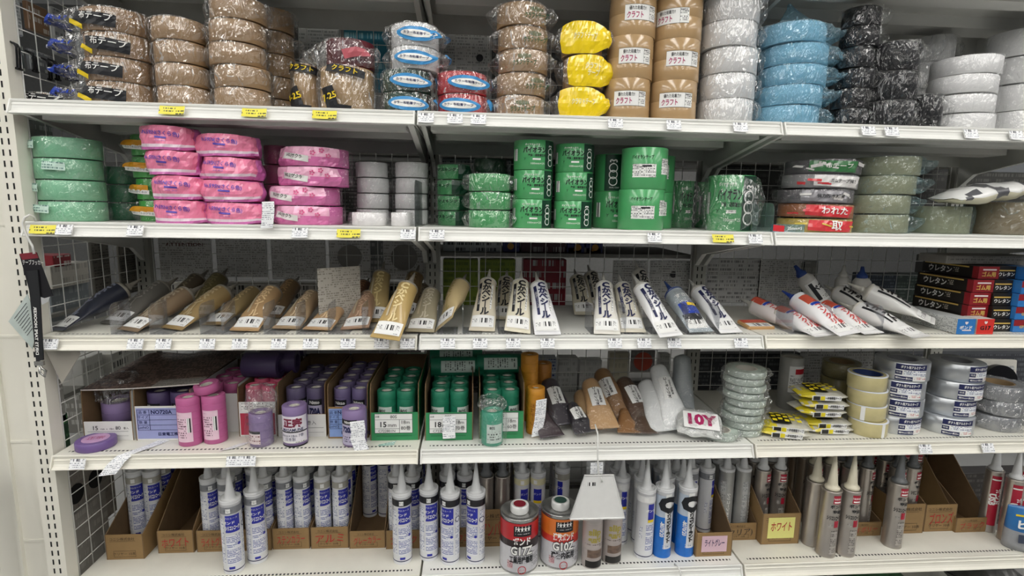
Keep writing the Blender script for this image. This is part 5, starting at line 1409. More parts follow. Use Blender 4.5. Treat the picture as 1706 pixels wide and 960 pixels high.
for a, b, col, lab, L, lz, rl, lb in (((920, 731), (900, 690), '#3a2e34', 'dark grey flat pouch lowest at the shelf edge, under the labelled one', .10, .0, 0, False),
        ((942, 718), (912, 646), '#38333c', 'dark grey flat pouch with upright white label', .17, .022, .0, True),
        ((978, 728), (950, 682), '#2a2830', 'small black flat pouch with white label', .115, .012, .05, True),
        ((985, 722), (968, 660), '#a98a62', 'tan flat pouch mostly hidden under the labelled tan one', .16, .004, .1, False),
        ((1008, 724), (981, 645), '#bb966a', 'tan flat pouch with white label', .18, .022, .0, True),
        ((1050, 725), (1040, 690), '#8a6238', 'caramel flat pouch end under the brown ones', .10, .002, .0, False),
        ((1034, 706), (1000, 628), '#8f6a42', 'caramel flat pouch with white label, edge upright', .18, .025, .5, True),
        ((1075, 726), (1062, 690), '#4a3524', 'dark brown flat pouch lowest, under the labelled one', .10, .001, .0, False),
        ((1080, 717), (1035, 642), '#4f3828', 'dark brown flat pouch with white label', .18, .020, .0, True),
        ((1108, 724), (1073, 643), '#d4d6d6', 'white flat pouch half hidden behind the front white one', .18, .008, .1, False),
        ((1130, 720), (1093, 620), '#e2e4e4', 'large white flat pouch with small black label', .20, .024, .0, True)):
    lay(flat_pouch(L, .084 if L > .12 else .072, .028, col, int(a[0]) % 5, lb), 'flat_pouch', lab, 'pouch', a, b, z4 + .004, L, GP, rl, lz * .55 + .006)
place('flat_pouch', flat_pouch(.19, .07, .028, '#9aa0a2', 3, False), 'grey white pouch standing behind the large white one', 'pouch', (X4(1132, .2, .05), .17, z4 + .012), (radians(62), 0, -.25), GP)
# crumpled film bag with magenta characters
cb_ = soft_bag(.12, .10, .022, 0, 5, rough=.006, flat=True)
kids = MB(); kids.quad((-.045, -.03, .0135), (.05, -.03, .0135), (.05, .03, .0135), (-.045, .03, .0135), 0); kids.text('10Y', .05, lambda x, y: (x, y, .0145), 1, cut=0, bold=.05)
p = at_z(1172, 722, z4 + .02)
cbt = soft_bag(.125, .105, .032, 0, 6, rough=.006, flat=True)
place('film_bag', [('bag', cb_.mesh('bag', mat('pale_film_bag', '#c9cbc8', .3, coat=.4))), ('printed_sheet', kids.mesh('sheet', [paper, ink_mag])), ('film', cbt.mesh('film', FILM))], 'clear film bag with magenta characters on white at the shelf edge', 'bag', (p.x, p.y + .03, z4 + .035), (.45, .05, -.25))
# clear tape discs
disc_m = mat('clear_disc_tape', '#b9c6bc', .3, mottle=.12, scale=60)
sp = Spot(1204, 1270, .035, z4, 622, 9)
stack('clear_tape_roll', bagged(sp.R, sp.h, disc_m, FILM, ears=(.008, .008), rc=.03, cm=core_white, tag_='disc', rough=.006, freq=60), sp, 9, 'thin clear tape disc in crinkled film, {} of the tall disc stack', 'tape roll', 'clear tape discs', order=['bottom', 'second from bottom', 'third from bottom', 'fourth from bottom', 'middle', 'fourth from top', 'third from top', 'second from top', 'topmost'], dx=[0, .004, -.004, .002, .006, -.003, .002, -.005, .0], tilt=.012)
lo = Spot(1150, 1222, .02, z4, 708, 1)
place('clear_tape_roll', bagged(.052, .022, disc_m, FILM, ears=(.006, .01), rc=.03, cm=core_white, tag_='disc2', rough=.006, freq=60)(0), 'thin clear tape disc lying in front of the tall disc stack', 'tape roll', (X4(1200, .055, .01), .06, z4 + .001), 0, 'clear tape discs')
# yellow and black packs
ybk = mat('pack_clear_white', '#c6c4b8', .2, coat=.6, mottle=.12, scale=70)
def yellow_pack(L, W, T, seed):
    def build():
        b = soft_bag(L, W, T, 0, seed, nx=26, ny=14, rough=.004, flat=True)
        for i, f in enumerate(b.f):
            c = sum((Vector(b.v[k]) for k in f), Vector()) / 4
            if c.x < -L * .2 and noise.noise(c * 60 + Vector((seed, 1, 2))) > .12: b.m[i] = 1
        l = MB()
        def on(x, y, o=.001): return (x, y, T / 2 * math.sqrt(max(0, 1 - (2 * y / W) ** 2)) * .95 + o + .004)
        rr = random.Random(seed)
        l.quad(on(-L*.26, -W*.36), on(L*.1, -W*.36), on(L*.1, W*.3), on(-L*.26, W*.3), 0)
        for r in range(3):
            for c in range(5): l.text('■', .016, lambda x, y: on(-L*.22 + c * .016 + x, -W*.25 + r * .022 + y + (.008 if c % 2 else 0), .003), 1, cut=0)
        # front edge print
        e = MB()
        def fe(x, z): return (x, -W / 2 - .004, z)
        l.quad(fe(-L*.30, -.006), fe(L*.30, -.006), fe(L*.30, .008), fe(-L*.30, .008), 2)
        l.quad(tuple(Vector(fe(-L*.28, -.005)) - Vector((0, .0006, 0))), tuple(Vector(fe(-L*.14, -.005)) - Vector((0, .0006, 0))), tuple(Vector(fe(-L*.14, .007)) - Vector((0, .0006, 0))), tuple(Vector(fe(-L*.28, .007)) - Vector((0, .0006, 0))), 0)
        l.quad(tuple(Vector(fe(-L*.13, -.005)) - Vector((0, .0006, 0))), tuple(Vector(fe(-L*.04, -.005)) - Vector((0, .0006, 0))), tuple(Vector(fe(-L*.04, .007)) - Vector((0, .0006, 0))), tuple(Vector(fe(-L*.13, .007)) - Vector((0, .0006, 0))), 1)
        l.text('一般用荷造テープ', .0085, lambda x, y: tuple(Vector(fe(L*.13 + x, .001 + y)) - Vector((0, .0008, 0))), 3, cut=0, bold=.03, width=L * .32)
        return [('wrapper', b.mesh('wrapper', [ybk, mat('pack_yellow', '#d9c832', .3, coat=.4)])), sub(l, [mat('pack_black', '#1e1c18', .35, coat=.3), mat('pack_yellow2', '#e6d424', .35), paper, ink_black], 'print')]
    return cached(('yp', L, W, T, seed), build)
for px, py, y, t, rz, s in ((1318, 727, .075, 'lowest left, partly in front', -.25, 1), (1322, 716, .085, 'second lowest left', -.3, 2), (1390, 726, .10, 'lowest right', -.05, 3), (1388, 709, .11, 'second lowest right', -.08, 1),
                       (1378, 690, .105, 'middle of the high pile', -.05, 2), (1384, 677, .11, 'second from the top of the high pile', -.1, 3), (1380, 663, .115, 'topmost of the high pile', -.12, 1)):
    p = at_y(px, py, y - .05)
    place('tape_pack', yellow_pack(.135, .10, .025, s), f'yellow and black printed tape pack, {t}', 'tape pack', (p.x, y, max(p.z, z4 + .013)), (.03, .0, rz), 'yellow and black packs')
# amber clear tapes with a white strip
amb = mat('amber_clear_tape', '#c6bb8a', .25, mottle=.06, coat=.4)
def amber(R, h, strip):
    def build():
        l = MB(); l.patch(R + .0005, strip - .11, strip + .11, .001, h - .001, 0); e = MB(); e.lathe([(R - .004, h + .0002), (R + .0008, h + .0002), (R + .0008, h - .002)], 40)
        return [('tape_ring', tape_mesh(R, h, amb, .038)), ('core', core_mesh(.038, h, mat('navy_core', '#2a3a6a', .5))), sub(l, [paper], 'label'), ('rim', e.mesh('rim', mat('pale_rim', '#d8dce4', .4)))]
    return cached(('amb', q4(R), q4(h), strip), build)
spa = Spot(1424, 1477, .012, z4, 634, 4)
for i in range(4):
    place('clear_tape_roll', amber(.0495, spa.h - .001, [0.1, -.9, 1.2, .9][i]), f'amber clear tape roll, {ORDS[4][::-1][i]} of its stack', 'tape roll', (spa.x + [.003, .0, -.002, -.006][i], spa.y + .012 + [0, .01, .01, .012][i], z4 + .0005 + i * spa.h), (0, 0, .1), 'amber clear tapes')
# foil duct tapes
foil = mat('aluminium_foil_tape', '#c6c9cc', .28, metal=.75, mottle=.06, scale=18)
foil_end = mat('foil_tape_end', '#b4b9c0', .4, metal=.3)
def foil_roll(R, h):
    def build():
        mb = MB(); mb.lathe([(.038, 0), (R - .001, 0), (R - .001, 0, 1), (R, .001, 1), (R, h - .001, 1), (R - .001, h), (R - .001, h), (.038, h), (.038, h), (.038, 0)], 48)
        l = MB(); r = R + .0006; a0, a1 = -.55, .62
        l.patch(r, a0, a1, h * .06, h * .95, 0); l.patch(r + .0004, a0, a1, h * .64, h * .95, 1); l.patch(r + .0004, a0, a0 + .24, h * .36, h * .58, 1); l.patch(r + .0004, a0, a0 + .62, h * .06, h * .28, 1)
        l.ctext('ダクト用アルミテープ', h * .17, r + .001, .06, h * .79, 2, bold=.035, width=R * .9); l.ctext('特長', h * .12, r + .001, a0 + .12, h * .47, 2); l.ctext('幅50mm×長25m', h * .11, r + .001, a0 + .31, h * .17, 2, bold=.02)
        l.patch(r + .0005, a0 + .3, a1 - .02, h * .33, h * .60, 3); l.patch(r + .0005, a0 + .68, a1 - .02, h * .08, h * .30, 4)
        return [('tape_ring', mb.mesh('tape', [foil_end, foil])), ('core', core_mesh(.038, h, mat('foil_core', '#8f9094', .5))), sub(l, [paper, ink_navy, ink_white, fine_blue, fine('red_fine_print', '#efefec', '#b8404a', pitch=.004)])]
    return cached(('foil', q4(R), q4(h)), build)
hF = (at_y(1498, 608, .03).z - z4) / 4
for i, (px, y, rz) in enumerate(((1492, .105, .55), (1490, .10, .12), (1500, .10, .1), (1497, .10, .12))):
    px = [1487, 1492, 1495, 1502][i]
    place('foil_tape_roll', foil_roll(.0675, hF - .001), f'aluminium duct tape roll, {ORDS[4][::-1][i]} of the left foil stack', 'tape roll', (wx(px, y, z4 + hF * (i + .5)), y, z4 + .0005 + i * hF), (0, 0, rz - .48), 'aluminium duct tapes')
hF2 = (at_y(1580, 612, .03).z - z4) / 4
for i, rz in enumerate((.2, .55, .45, .75)):
    px = [1572, 1574, 1586, 1590][i]; y = [.075, .09, .085, .09][i]
    place('foil_tape_roll', foil_roll(.0675, hF2 - .001), f'aluminium duct tape roll, {ORDS[4][::-1][i]} of the right foil stack', 'tape roll', (wx(px, y + .02, z4 + hF2 * (i + .5)), y + .015, z4 + .0005 + i * hF2), (0, 0, rz - .5), 'aluminium duct tapes')
sp = Spot(1622, 1692, .04, z4, 648, 3)
stack('foil_tape_roll', bagged(sp.R, sp.h, mat('grey_foil_tape', '#9a9ca0', .35, metal=.4), FILM, ears=(.01, .04), tag_='gf', rough=.006), sp, 3, 'grey tape in clear film, {} of the stack at the right edge', 'tape roll', 'bagged grey tapes', tilt=.012, dx=[0, .012, .002])
# things behind
wb_ = MB(); wb_.bbox(-.07, .07, 0, .02, 0, .15, .002, 0); wb_.quad((-.05, -.0005, .02), (.06, -.0005, .02), (.06, -.0005, .13), (-.05, -.0005, .13), 1)
dk = MB(); dk.lathe([(.0, 0), (.055, 0), (.055, 0), (.055, .02), (.055, .02), (0, .02)], 40); dk.xf(Matrix.Translation((0, -.002, .08)) @ Matrix.Rotation(pi / 2, 4, 'X'))
place('blister_card', [('card', wb_.mesh('card', [mat('card_white', '#d8d5cc', .5), fine_grey])), ('disc', dk.mesh('disc', black_m))], 'white card with black disc standing behind the grey bagged tapes', 'card', (X4(1662, .27, .08), .27, z4 + .001), (-.12, 0, -.1))
place('clear_tape_roll', bagged(.06, .05, mat('dark_amber_tape', '#8a8050', .3), FILM_S, ears=(.01, .01), tag_='da')(0), 'dim amber tape behind the yellow packs', 'tape roll', (X4(1400, .29, .10), .29, z4 + .10), 0, 'tapes behind the yellow packs')
place('clear_tape_roll', bagged(.06, .10, mat('dark_amber_tape', '#8a8050', .3), FILM_S, ears=(.01, .01), tag_='da2')(0), 'dim amber tape on the deck under the other dim amber tape', 'tape roll', (X4(1400, .29, .10), .29, z4 + .0005), 0, 'tapes behind the yellow packs')
def lab_jar(l, r, h, a, lw): l.patch(r, -.9, .9, h * .35, h * .85, 0); l.patch(r + .0004, -.4, .6, h * .7, h * .8, 1); l.patch(r + .0003, -.8, .8, h * .4, h * .68, 2); return [paper, ink_red, fine_bw]
place('masking_tape', masking(.035, .17, 1, mat('grey_white_roll', '#a8a8a4', .5), lab_jar, rc=.028), 'grey white roll with red printed label behind the yellow packs', 'tape', (X4(1318, .27, .12), .27, z4 + .0005), .2)
# purple disc, strips of tags
pd = masking(.044, .021, 1, mat('masking_violet', '#735a94', .4), None, rc=.02)
l = MB(); l.lathe([(.0, .0215), (.03, .0215)], 32); l.text('正宗', .02, lambda x, y: (x, y, .022), 1, cut=0)
place('masking_tape', pd + [sub(l, [mat('violet_pink', '#c49ac4', .4), ink_mag])], 'single violet roll lying flat at the left end of the fourth shelf', 'tape', (wx(160, .05, z4), .052, z4 + .0005), .2)
# ================================================================ LOWEST SHELF: cartridges
z5 = Z[4]
def face_view(px, y):
    return math.atan2(CAM.x - wx(px, y, Z[4] + .1), y - CAM.y) * .8
def X5(px, y, dz=.05): return wx(px, y, z5 + dz)
CR, CH = .0226, .202
silver = mat('cartridge_silver', '#bdb6ae', .3, metal=.75, mottle=.05, scale=15)
cart_white = mat('cartridge_white', '#e4e5e8', .35, mottle=.02, coat=.2)
plast = mat('nozzle_plastic', '#d9dadb', .35, mottle=.01)
ivory = mat('nozzle_ivory', '#dcd5bf', .35, mottle=.01)
greyp = mat('nozzle_grey', '#6e7072', .35, mottle=.01)
bandc = {'grey': mat('band_grey', '#83858a', .35), 'black': mat('band_black', '#1b1b20', .35), 'beige': mat('band_beige', '#a9a69c', .35), 'cream': mat('band_cream', '#ddd7b0', .4), 'white': mat('band_white', '#e6e6e6', .35)}
def nozzle_mesh(m, tall=.092, flare=True):
    n = MB(); H = CH
    if flare: n.lathe([(CR + .0006, H - .002), (CR + .0008, H + .004), (CR + .0006, H + .008), (CR - .001, H + .0085), (CR - .002, H + .006), (.016, H + .004), (.0115, H + .008), (.0105, H + .022), (.0085, H + .03), (.0022, H + tall), (0, H + tall + .0005)], 28)
    else: n.lathe([(.0165, H), (.0175, H + .004), (.0165, H + .008), (.0125, H + .010), (.0115, H + .018), (.0028, H + tall), (0, H + tall + .0005)], 24)
    return n.mesh('nozzle', m)
def cartridge(kind, band='grey'):
    def build():
        b = MB(); R, H = CR, CH
        if kind in ('silicone', 'yellow', 'plain', 'blue'):
            b.lathe([(0, .003), (R - .004, .003), (R - .003, 0), (R, .0), (R, 0), (R, H - .003), (R + .0008, H - .002), (R + .0008, H), (R - .003, H + .001)], 36)
            l = MB(); r = R + .0005
            if kind != 'blue':
                l.patch(r, -pi, pi, H * .86, H * .955, 0, seg=40)
                l.patch(r + .0004, -.32, .12, H * .875, H * .935, 1); l.ctext('グレー' if band == 'grey' else 'ブラック' if band == 'black' else '', .007, r + .0008, -.1, H * .905, 4)
            if kind == 'silicone':
                l.patch(r, -.42, .95, H * .60, H * .84, 2)
                l.ctext('プロユース', .006, r + .0006, .1, H * .80, 3); l.ctext('ボンド', .009, r + .0006, -.08, H * .735, 3, bold=.03); l.ctext('シリコンコーク', .0135, r + .0006, .22, H * .66, 3, bold=.05, shear=.15, width=.031)
                l.patch(r, -.42, .95, H * .14, H * .56, 5); l.patch(r, -1.7, -.62, H * .14, H * .8, 6); l.patch(r, 1.2, 2.0, H * .12, H * .8, 6)
                l.ctext('●', .010, r + .0008, .75, H * .42, 2); l.patch(r, -.3, .25, H * .075, H * .11, 2)
                l.ctext('○', .022, r + .0008, 1.45, H * .66, 7)
            elif kind == 'yellow':
                l.patch(r, -.3, .75, H * .60, H * .80, 2); l.ctext('ボンド', .008, r + .0006, .2, H * .72, 3); l.patch(r + .0004, -.3, .75, H * .58, H * .62, 8); l.patch(r, -.4, .9, H * .12, H * .55, 5)
            elif kind == 'plain':
                l.patch(r, .15, .85, H * .60, H * .84, 2); l.ctext('ボンド', .009, r + .0006, .45, H * .74, 3, bold=.03); l.patch(r + .0004, .15, .85, H * .57, H * .61, 8); l.patch(r, .0, .9, H * .13, H * .55, 5); l.patch(r, -.7, -.35, H * .3, H * .5, 6)
            else:
                l.patch(r, -pi, pi, .0, H * .14, 9, seg=40); l.patch(r, -1.9, -.02, H * .14, H * .62, 9); l.patch(r, -1.2, -.05, H * .62, H * .94, 10); l.patch(r, -.02, .62, H * .60, H * .97, 1)
                l.ctext('C', .056, r + .0012, .16, H * .80, 4, bold=.09); l.ctext('-8070/20', .013, r + .0008, -.30, H * .44, 3, vertical=True, bold=.03)
                for i, c in enumerate('シリコンシーラント'): l.ctext(c if c != 'ー' else '｜', .014, r + .0008, .42, H * (.68 - i * .052), 4, bold=.06)
                l.patch(r, -.1, .6, H * .145, H * .2, 6)
            if kind != 'blue': l.patch(r, -pi, pi, H * .045, H * .058, 7, seg=40)
            ms = [bandc.get(band, bandc['white']), paper, mat('cartridge_blue', '#232b9c', .35), ink_white, ink_black, fine('cart_fine', '#e4e5ec', '#6670a6', pitch=.0046, dens=.85, fill=.5), fine('cart_fine2', '#e4e5ea', '#8088a8', pitch=.005), ink_navy, ink_yel, mat('cartridge_sky', '#1f6fc8', .3), mat('cartridge_pale', '#b9c4d2', .35)]
            return [('barrel', b.mesh('barrel', cart_white)), ('nozzle', nozzle_mesh(plast)), sub(l, ms, 'label')]
        # foil faced kinds
        b.lathe([(0, .003), (R - .004, .003), (R - .003, 0), (R + .0006, 0), (R + .0006, .003), (R, .004), (R, H - .004), (R + .0006, H - .003), (R + .0006, H), (R - .002, H), (R - .003, H - .003), (.016, H - .002), (0, H - .002)], 36)
        l = MB(); r = R + .0005
        if kind == 'silver':
            l.patch(r, .10, .95, H * .83, H * .95, 0); l.ctext('F★★★★', .010, r + .0006, .52, H * .90, 1, width=.019); l.patch(r + .0004, .2, .9, H * .845, H * .865, 1)
            l.ctext('ボンド', .011, r + .0006, .55, H * .78, 2, bold=.03); l.ctext('変成', .011, r + .0006, .6, H * .70, 2, bold=.03); l.ctext('シリコンコーク', .0145, r + .0006, .35, H * .61, 2, bold=.04, shear=.15, width=.034)
            l.patch(r, .42, .92, H * .47, H * .57, 0); l.patch(r, -.1, .3, H * .47, H * .52, 3); l.patch(r, .2, .95, H * .06, H * .42, 3)
            nz = 'ivory' if band in ('ivory', '') else band
            return [('barrel', b.mesh('barrel', silver)), ('nozzle', nozzle_mesh({'ivory': ivory, 'grey': greyp, 'pale': plast}[nz], .105, False)), sub(l, [mat('label_crimson', '#a81c34', .35), ink_white, ink_black, fine('silver_fine', '#a9a39c', '#4a4642', pitch=.005)], 'label')]
        if kind == 'red':
            l.patch(r, -.25, .85, H * .12, H * .93, 0); l.ctext('USB', .022, r + .0006, .05, H * .55, 1, vertical=True, bold=.05); l.ctext('ボンド', .018, r + .0006, .55, H * .6, 1, vertical=True, bold=.04); l.patch(r + .0004, -.2, .8, H * .86, H * .88, 1)
            return [('barrel', b.mesh('barrel', silver)), ('nozzle', nozzle_mesh(plast, .1, False)), sub(l, [mat('label_crimson', '#a81c34', .35), ink_white], 'label')]
        l.ctext('シリコーン MAX', .012, r + .0006, .5, H * .45, 1, vertical=True, bold=.03); l.patch(r, -.6, .1, H * .2, H * .85, 3); l.ctext('X', .03, r + .0008, .45, H * .12, 2)
        return [('barrel', b.mesh('barrel', mat('cartridge_pale_silver', '#a9aaa8', .35, metal=.35))), ('nozzle', nozzle_mesh(plast, .09)), sub(l, [paper, ink_white, ink_black, fine('silver_fine2', '#b4b5b4', '#77787a', pitch=.005)], 'label')]
    return cached(('cart', kind, band), build)

def carton5(px0, px1, yf, hf, hb, txt, label, inkm, dp=.29, slope=.62, extra=None, tcol=None, sticker=None):
    x0, x1 = X5(px0, yf, .02), X5(px1, yf, .02)
    def fr(l, w, h):
        l.ftext('コニシ株式会社', h * .13, w * .45, -.0008, h * .82, 0); frq(l, w * .12, w * .8, h * .73, h * .74, 0)
        frq(l, w * .2, w * .78, h * .34, h * .352, 0); frq(l, w * .2, w * .78, h * .1, h * .112, 0); frq(l, w * .2, w * .207, h * .1, h * .35, 0); frq(l, w * .775, w * .782, h * .1, h * .35, 0); l.ftext('クリヤー 10本', h * .13, w * .48, -.0008, h * .22, 0)
        if sticker:
            frq(l, w * .15, w * .85, h * .2, h * .88, 2, .001); l.ftext(txt, h * .34, w * .5, -.0016, h * .56, 1, width=w * .55, bold=.01, shear=.1)
        elif txt: l.ftext(txt, h * .46, w * .5, -.0014, h * .45, 1, rot=.06, width=w * .75, bold=-.002, shear=.1)
        return [mat('carton_ink', '#3a2a1a', .6, mottle=0), inkm, mat('sticker_' + (sticker or ''), {'pink': '#d9b8c4', 'yellow': '#e3df86', None: '#ffffff'}[sticker], .5, mottle=.01)]
    open_carton(x0, x1, yf, dp, hf, hb, kraft, 'cartridge_carton', label, z=z5, front=fr, slope=slope)
    return x0, x1
def carts(x0, x1, yf, kind, band, nx, ny, what, group, y0=None, skip=(), z=None, rz=.2):
    fill(x0, x1, yf + .05 if y0 is None else y0, nx, ny, cartridge(kind, band), 'sealant_cartridge', what, 'cartridge', group, z5 + .0035 if z is None else z, .0525, rz=rz + math.atan2(CAM.x - (x0 + x1) / 2, .2 - CAM.y) * .8, skip=skip)
c = carton5(177, 240, .108, .074, .17, '', 'brown carton at the far left of the lowest shelf', ink_red)
carts(c[0] + .003, c[1] - .003, .108, 'silicone', 'beige', 2, 3, 'white cartridge in the far left carton', 'cartridges in the far left carton', y0=.215, rz=-.1)
c = carton5(263, 323, .13, .068, .21, 'ホワイト', 'empty looking brown carton with red writing, second from left', ink_red)
c = carton5(328, 390, .13, .065, .10, 'ライトグレー', 'brown carton with red writing behind the front grey banded cartridge', ink_red)
carts(c[0] + .003, c[1] - .003, .13, 'silicone', 'grey', 2, 4, 'grey banded cartridge in the third carton', 'cartridges in the third carton', y0=.165)
c0 = c
xq0, xq1 = X5(395, .13) + .004, X5(452, .13)
c = carton5(392, 452, .13, .065, .10, '', 'brown carton hidden behind the two front grey banded cartridges', ink_red)
carts(c[0] + .003, c[1] - .003, .13, 'silicone', 'grey', 2, 4, 'grey banded cartridge in the fourth carton', 'cartridges in the fourth carton', y0=.165, skip=((0, 0),))
c = carton5(454, 516, .132, .064, .09, 'ステンカラー', 'brown carton with red writing below two grey banded cartridges', ink_red)
carts(c[0] + .003, c[1] - .003, .132, 'silicone', 'grey', 2, 4, 'grey banded cartridge in the fifth carton', 'cartridges in the fifth carton', y0=.168, rz=.1)
c = carton5(518, 581, .130, .066, .09, 'アルミ', 'brown carton with bold red writing below two beige banded cartridges', ink_red)
carts(c[0] + .003, c[1] - .003, .13, 'silicone', 'beige', 2, 4, 'beige banded cartridge in the sixth carton', 'cartridges in the sixth carton', y0=.166, rz=.3)
c = carton5(582, 642, .125, .054, .21, 'グレーカラー', 'brown carton with high side, mostly empty in front', ink_red)
carts(c[0] + .003, c[1] - .003, .125, 'silicone', 'black', 2, 2, 'black banded cartridge at the back of the seventh carton', 'cartridges in the seventh carton', y0=.30, rz=.5)
c = carton5(643, 701, .118, .057, .09, 'ブラック', 'brown carton behind the single front black banded cartridge', ink_red)
carts(c[0] + .003, c[1] - .003, .118, 'silicone', 'black', 2, 4, 'black banded cartridge in the eighth carton', 'cartridges in the eighth carton', y0=.154)
c = carton5(728, 790, .118, .06, .09, 'ブラウン', 'brown carton behind the three front black banded cartridges', ink_red)
carts(c[0] + .003, c[1] - .003, .118, 'silicone', 'black', 2, 4, 'black banded cartridge in the ninth carton', 'cartridges in the ninth carton', y0=.154)
c = carton5(794, 850, .116, .116, .125, 'アンバー', 'brown carton with red writing left of the red glue can', ink_red, slope=.1)
for i in range(2):
    for j in range(3):
        place('sealant_cartridge', cartridge('silver', 'grey'), f'dark foil cartridge, {["left", "right"][i]} of the {["front", "second", "third"][j]} row behind the red can', 'cartridge', (c[0] + .0272 + i * .0482, .155 + j * .0585, z5 + .0035), (0, 0, 2.6 + i), 'cartridges left of the red can')
xc0, xc1 = X5(855, .16), X5(908, .16)
carts(xc0, xc1, .16, 'yellow', 'cream', 2, 4, 'cream banded cartridge behind the red can', 'cream banded cartridges', y0=.165, z=z5 + .0008)
xc0, xc1 = X5(913, .17), X5(960, .17)
carts(xc0, xc1, .17, 'plain', 'beige', 1, 3, 'white cartridge behind the orange can', 'cartridges behind the orange can', y0=.19, z=z5 + .0008, rz=-.4)
xc0, xc1 = X5(1020, .10), X5(1086, .10)
carts(xc0, xc1, .09, 'plain', 'white', 2, 4, 'plain white cartridge behind the white scraper', 'plain white cartridges', y0=.125, z=z5 + .0008, rz=-.2)
xc0, xc1 = X5(1090, .14), X5(1140, .14)
carts(xc0, xc1, .14, 'blue', '', 2, 3, 'blue printed cartridge in the rows behind the front two', 'blue printed cartridges', y0=.118, z=z5 + .0008, rz=.3)
xc0, xc1 = X5(1152, .14), X5(1205, .14)
# front standing ones
G5 = 'cartridges standing at the front of the lowest shelf'
def front_cart(px, py, kind, band, label, rz=0.):
    p = at_z(px, py, z5); y = p.y + CR * 1.15
    place('sealant_cartridge', cartridge(kind, band), label, 'cartridge', (wx(px, y, z5), y, z5 + .0008), (0, 0, rz + face_view(px, y)), G5, (1.15, 1.15, 1.0))
front_cart(391, 958, 'silicone', 'grey', 'front white cartridge with grey band, left of the grey pair', -.1)
front_cart(430, 941, 'silicone', 'grey', 'front white cartridge with grey band, right of the grey pair', .1)
front_cart(671, 942, 'silicone', 'black', 'single front white cartridge with black band', .05)
front_cart(715, 936, 'silicone', 'black', 'front black banded cartridge, first of three', .1)
front_cart(750, 943, 'silicone', 'black', 'front black banded cartridge, middle of three', -.6)
front_cart(792, 942, 'silicone', 'black', 'front black banded cartridge, last of three beside the red can', -.75)
front_cart(1071, 934, 'plain', 'white', 'front plain white cartridge left of the blue ones', .1)
front_cart(1101, 931, 'blue', '', 'front blue printed cartridge, left one', .15)
front_cart(1139, 929, 'blue', '', 'front blue printed cartridge, right one beside the pink labelled carton', .1)
# carton with pink sticker and grey banded cartridges
c = carton5(1159, 1219, .04, .073, .21, 'ライトグレー', 'brown carton with pink handwritten sticker', ink_navy, sticker='pink', dp=.36)
carts(c[0] + .003, c[1] - .003, .04, 'plain', 'grey', 2, 4, 'grey banded cartridge in the pink labelled carton', 'cartridges in the pink labelled carton', y0=.17)
c = carton5(1201, 1260, .11, .055, .16, '(クリア)', 'brown carton with black handwriting left of the yellow sticker carton', ink_black)
carts(c[0] + .003, c[1] - .003, .11, 'clear', '', 2, 4, 'pale silver cartridge in the black handwritten carton', 'pale silver cartridges', y0=.16)
c = carton5(1268, 1331, .086, .098, .22, 'ホワイト', 'brown carton with yellow handwritten sticker', ink_red, sticker='yellow', dp=.32)
carts(c[0] + .004, c[1] - .004, .086, 'silver', 'pale', 2, 4, 'silver cartridge in the yellow sticker carton', 'silver cartridges in the yellow sticker carton', y0=.16)
for i, (px, py, bd, lab, rz) in enumerate(((1349, 913, 'ivory', 'front silver cartridge with ivory nozzle, leftmost of three', 1.3), (1374, 931, 'ivory', 'front silver cartridge with ivory nozzle, middle of three', .35), (1406, 930, 'ivory', 'front silver cartridge with ivory nozzle, right of three', .3), (1484, 916, 'grey', 'front silver cartridge with dark grey nozzle standing apart', .35))):
    front_cart(px, py, 'silver', bd, lab, rz - .3)
xs0, xs1 = X5(1334, .2), X5(1386, .2)
carts(xs0, xs1, .2, 'silver', 'ivory', 2, 3, 'silver cartridge with ivory nozzle behind the front three', 'silver ivory cartridges', y0=.19, z=z5 + .0008)
c = carton5(1408, 1468, .112, .045, .10, 'アイボリー', 'low brown carton behind the dark nozzle cartridge', ink_red)
carts(c[0] + .004, c[1] - .003, .112, 'silver', 'grey', 2, 4, 'silver cartridge with dark nozzle in the low carton', 'silver cartridges in the low carton', y0=.16)
c = carton5(1486, 1538, .118, .098, .11, '', 'brown carton printed with maker text, half behind the dark nozzle cartridge', ink_red, slope=.1)
carts(c[0] + .003, c[1] - .003, .118, 'silver', 'grey', 2, 4, 'silver cartridge in the tall fronted carton', 'silver cartridges in the tall fronted carton', y0=.155)
c = carton5(1539, 1591, .124, .09, .18, 'ブロンズ', 'brown carton with red writing at its foot, second from right', ink_red)
carts(c[0] + .003, c[1] - .003, .124, 'silver', 'grey', 2, 2, 'silver cartridge at the back of the second carton from right', 'silver cartridges in the second carton from right', y0=.27, skip=())
c = carton5(1592, 1645, .115, .048, .22, 'ブラック', 'brown carton with high side and red writing, rightmost', ink_red)
carts(c[0] + .003, c[1] - .003, .115, 'silver', 'grey', 2, 1, 'silver cartridge at the back of the rightmost carton', 'silver cartridges in the rightmost carton', y0=.36)
# red labelled at the far right
for i, (px, y) in enumerate(((1650, .13), (1684, .075), (1700, .15))):
    place('sealant_cartridge', cartridge('red'), 'silver cartridge with tall crimson label, ' + ['behind left', 'in front', 'behind right'][i] + ' at the right edge', 'cartridge', (wx(px, y, z5 + .1), y, z5 + .0008), (0, 0, -.75), 'crimson labelled cartridges')
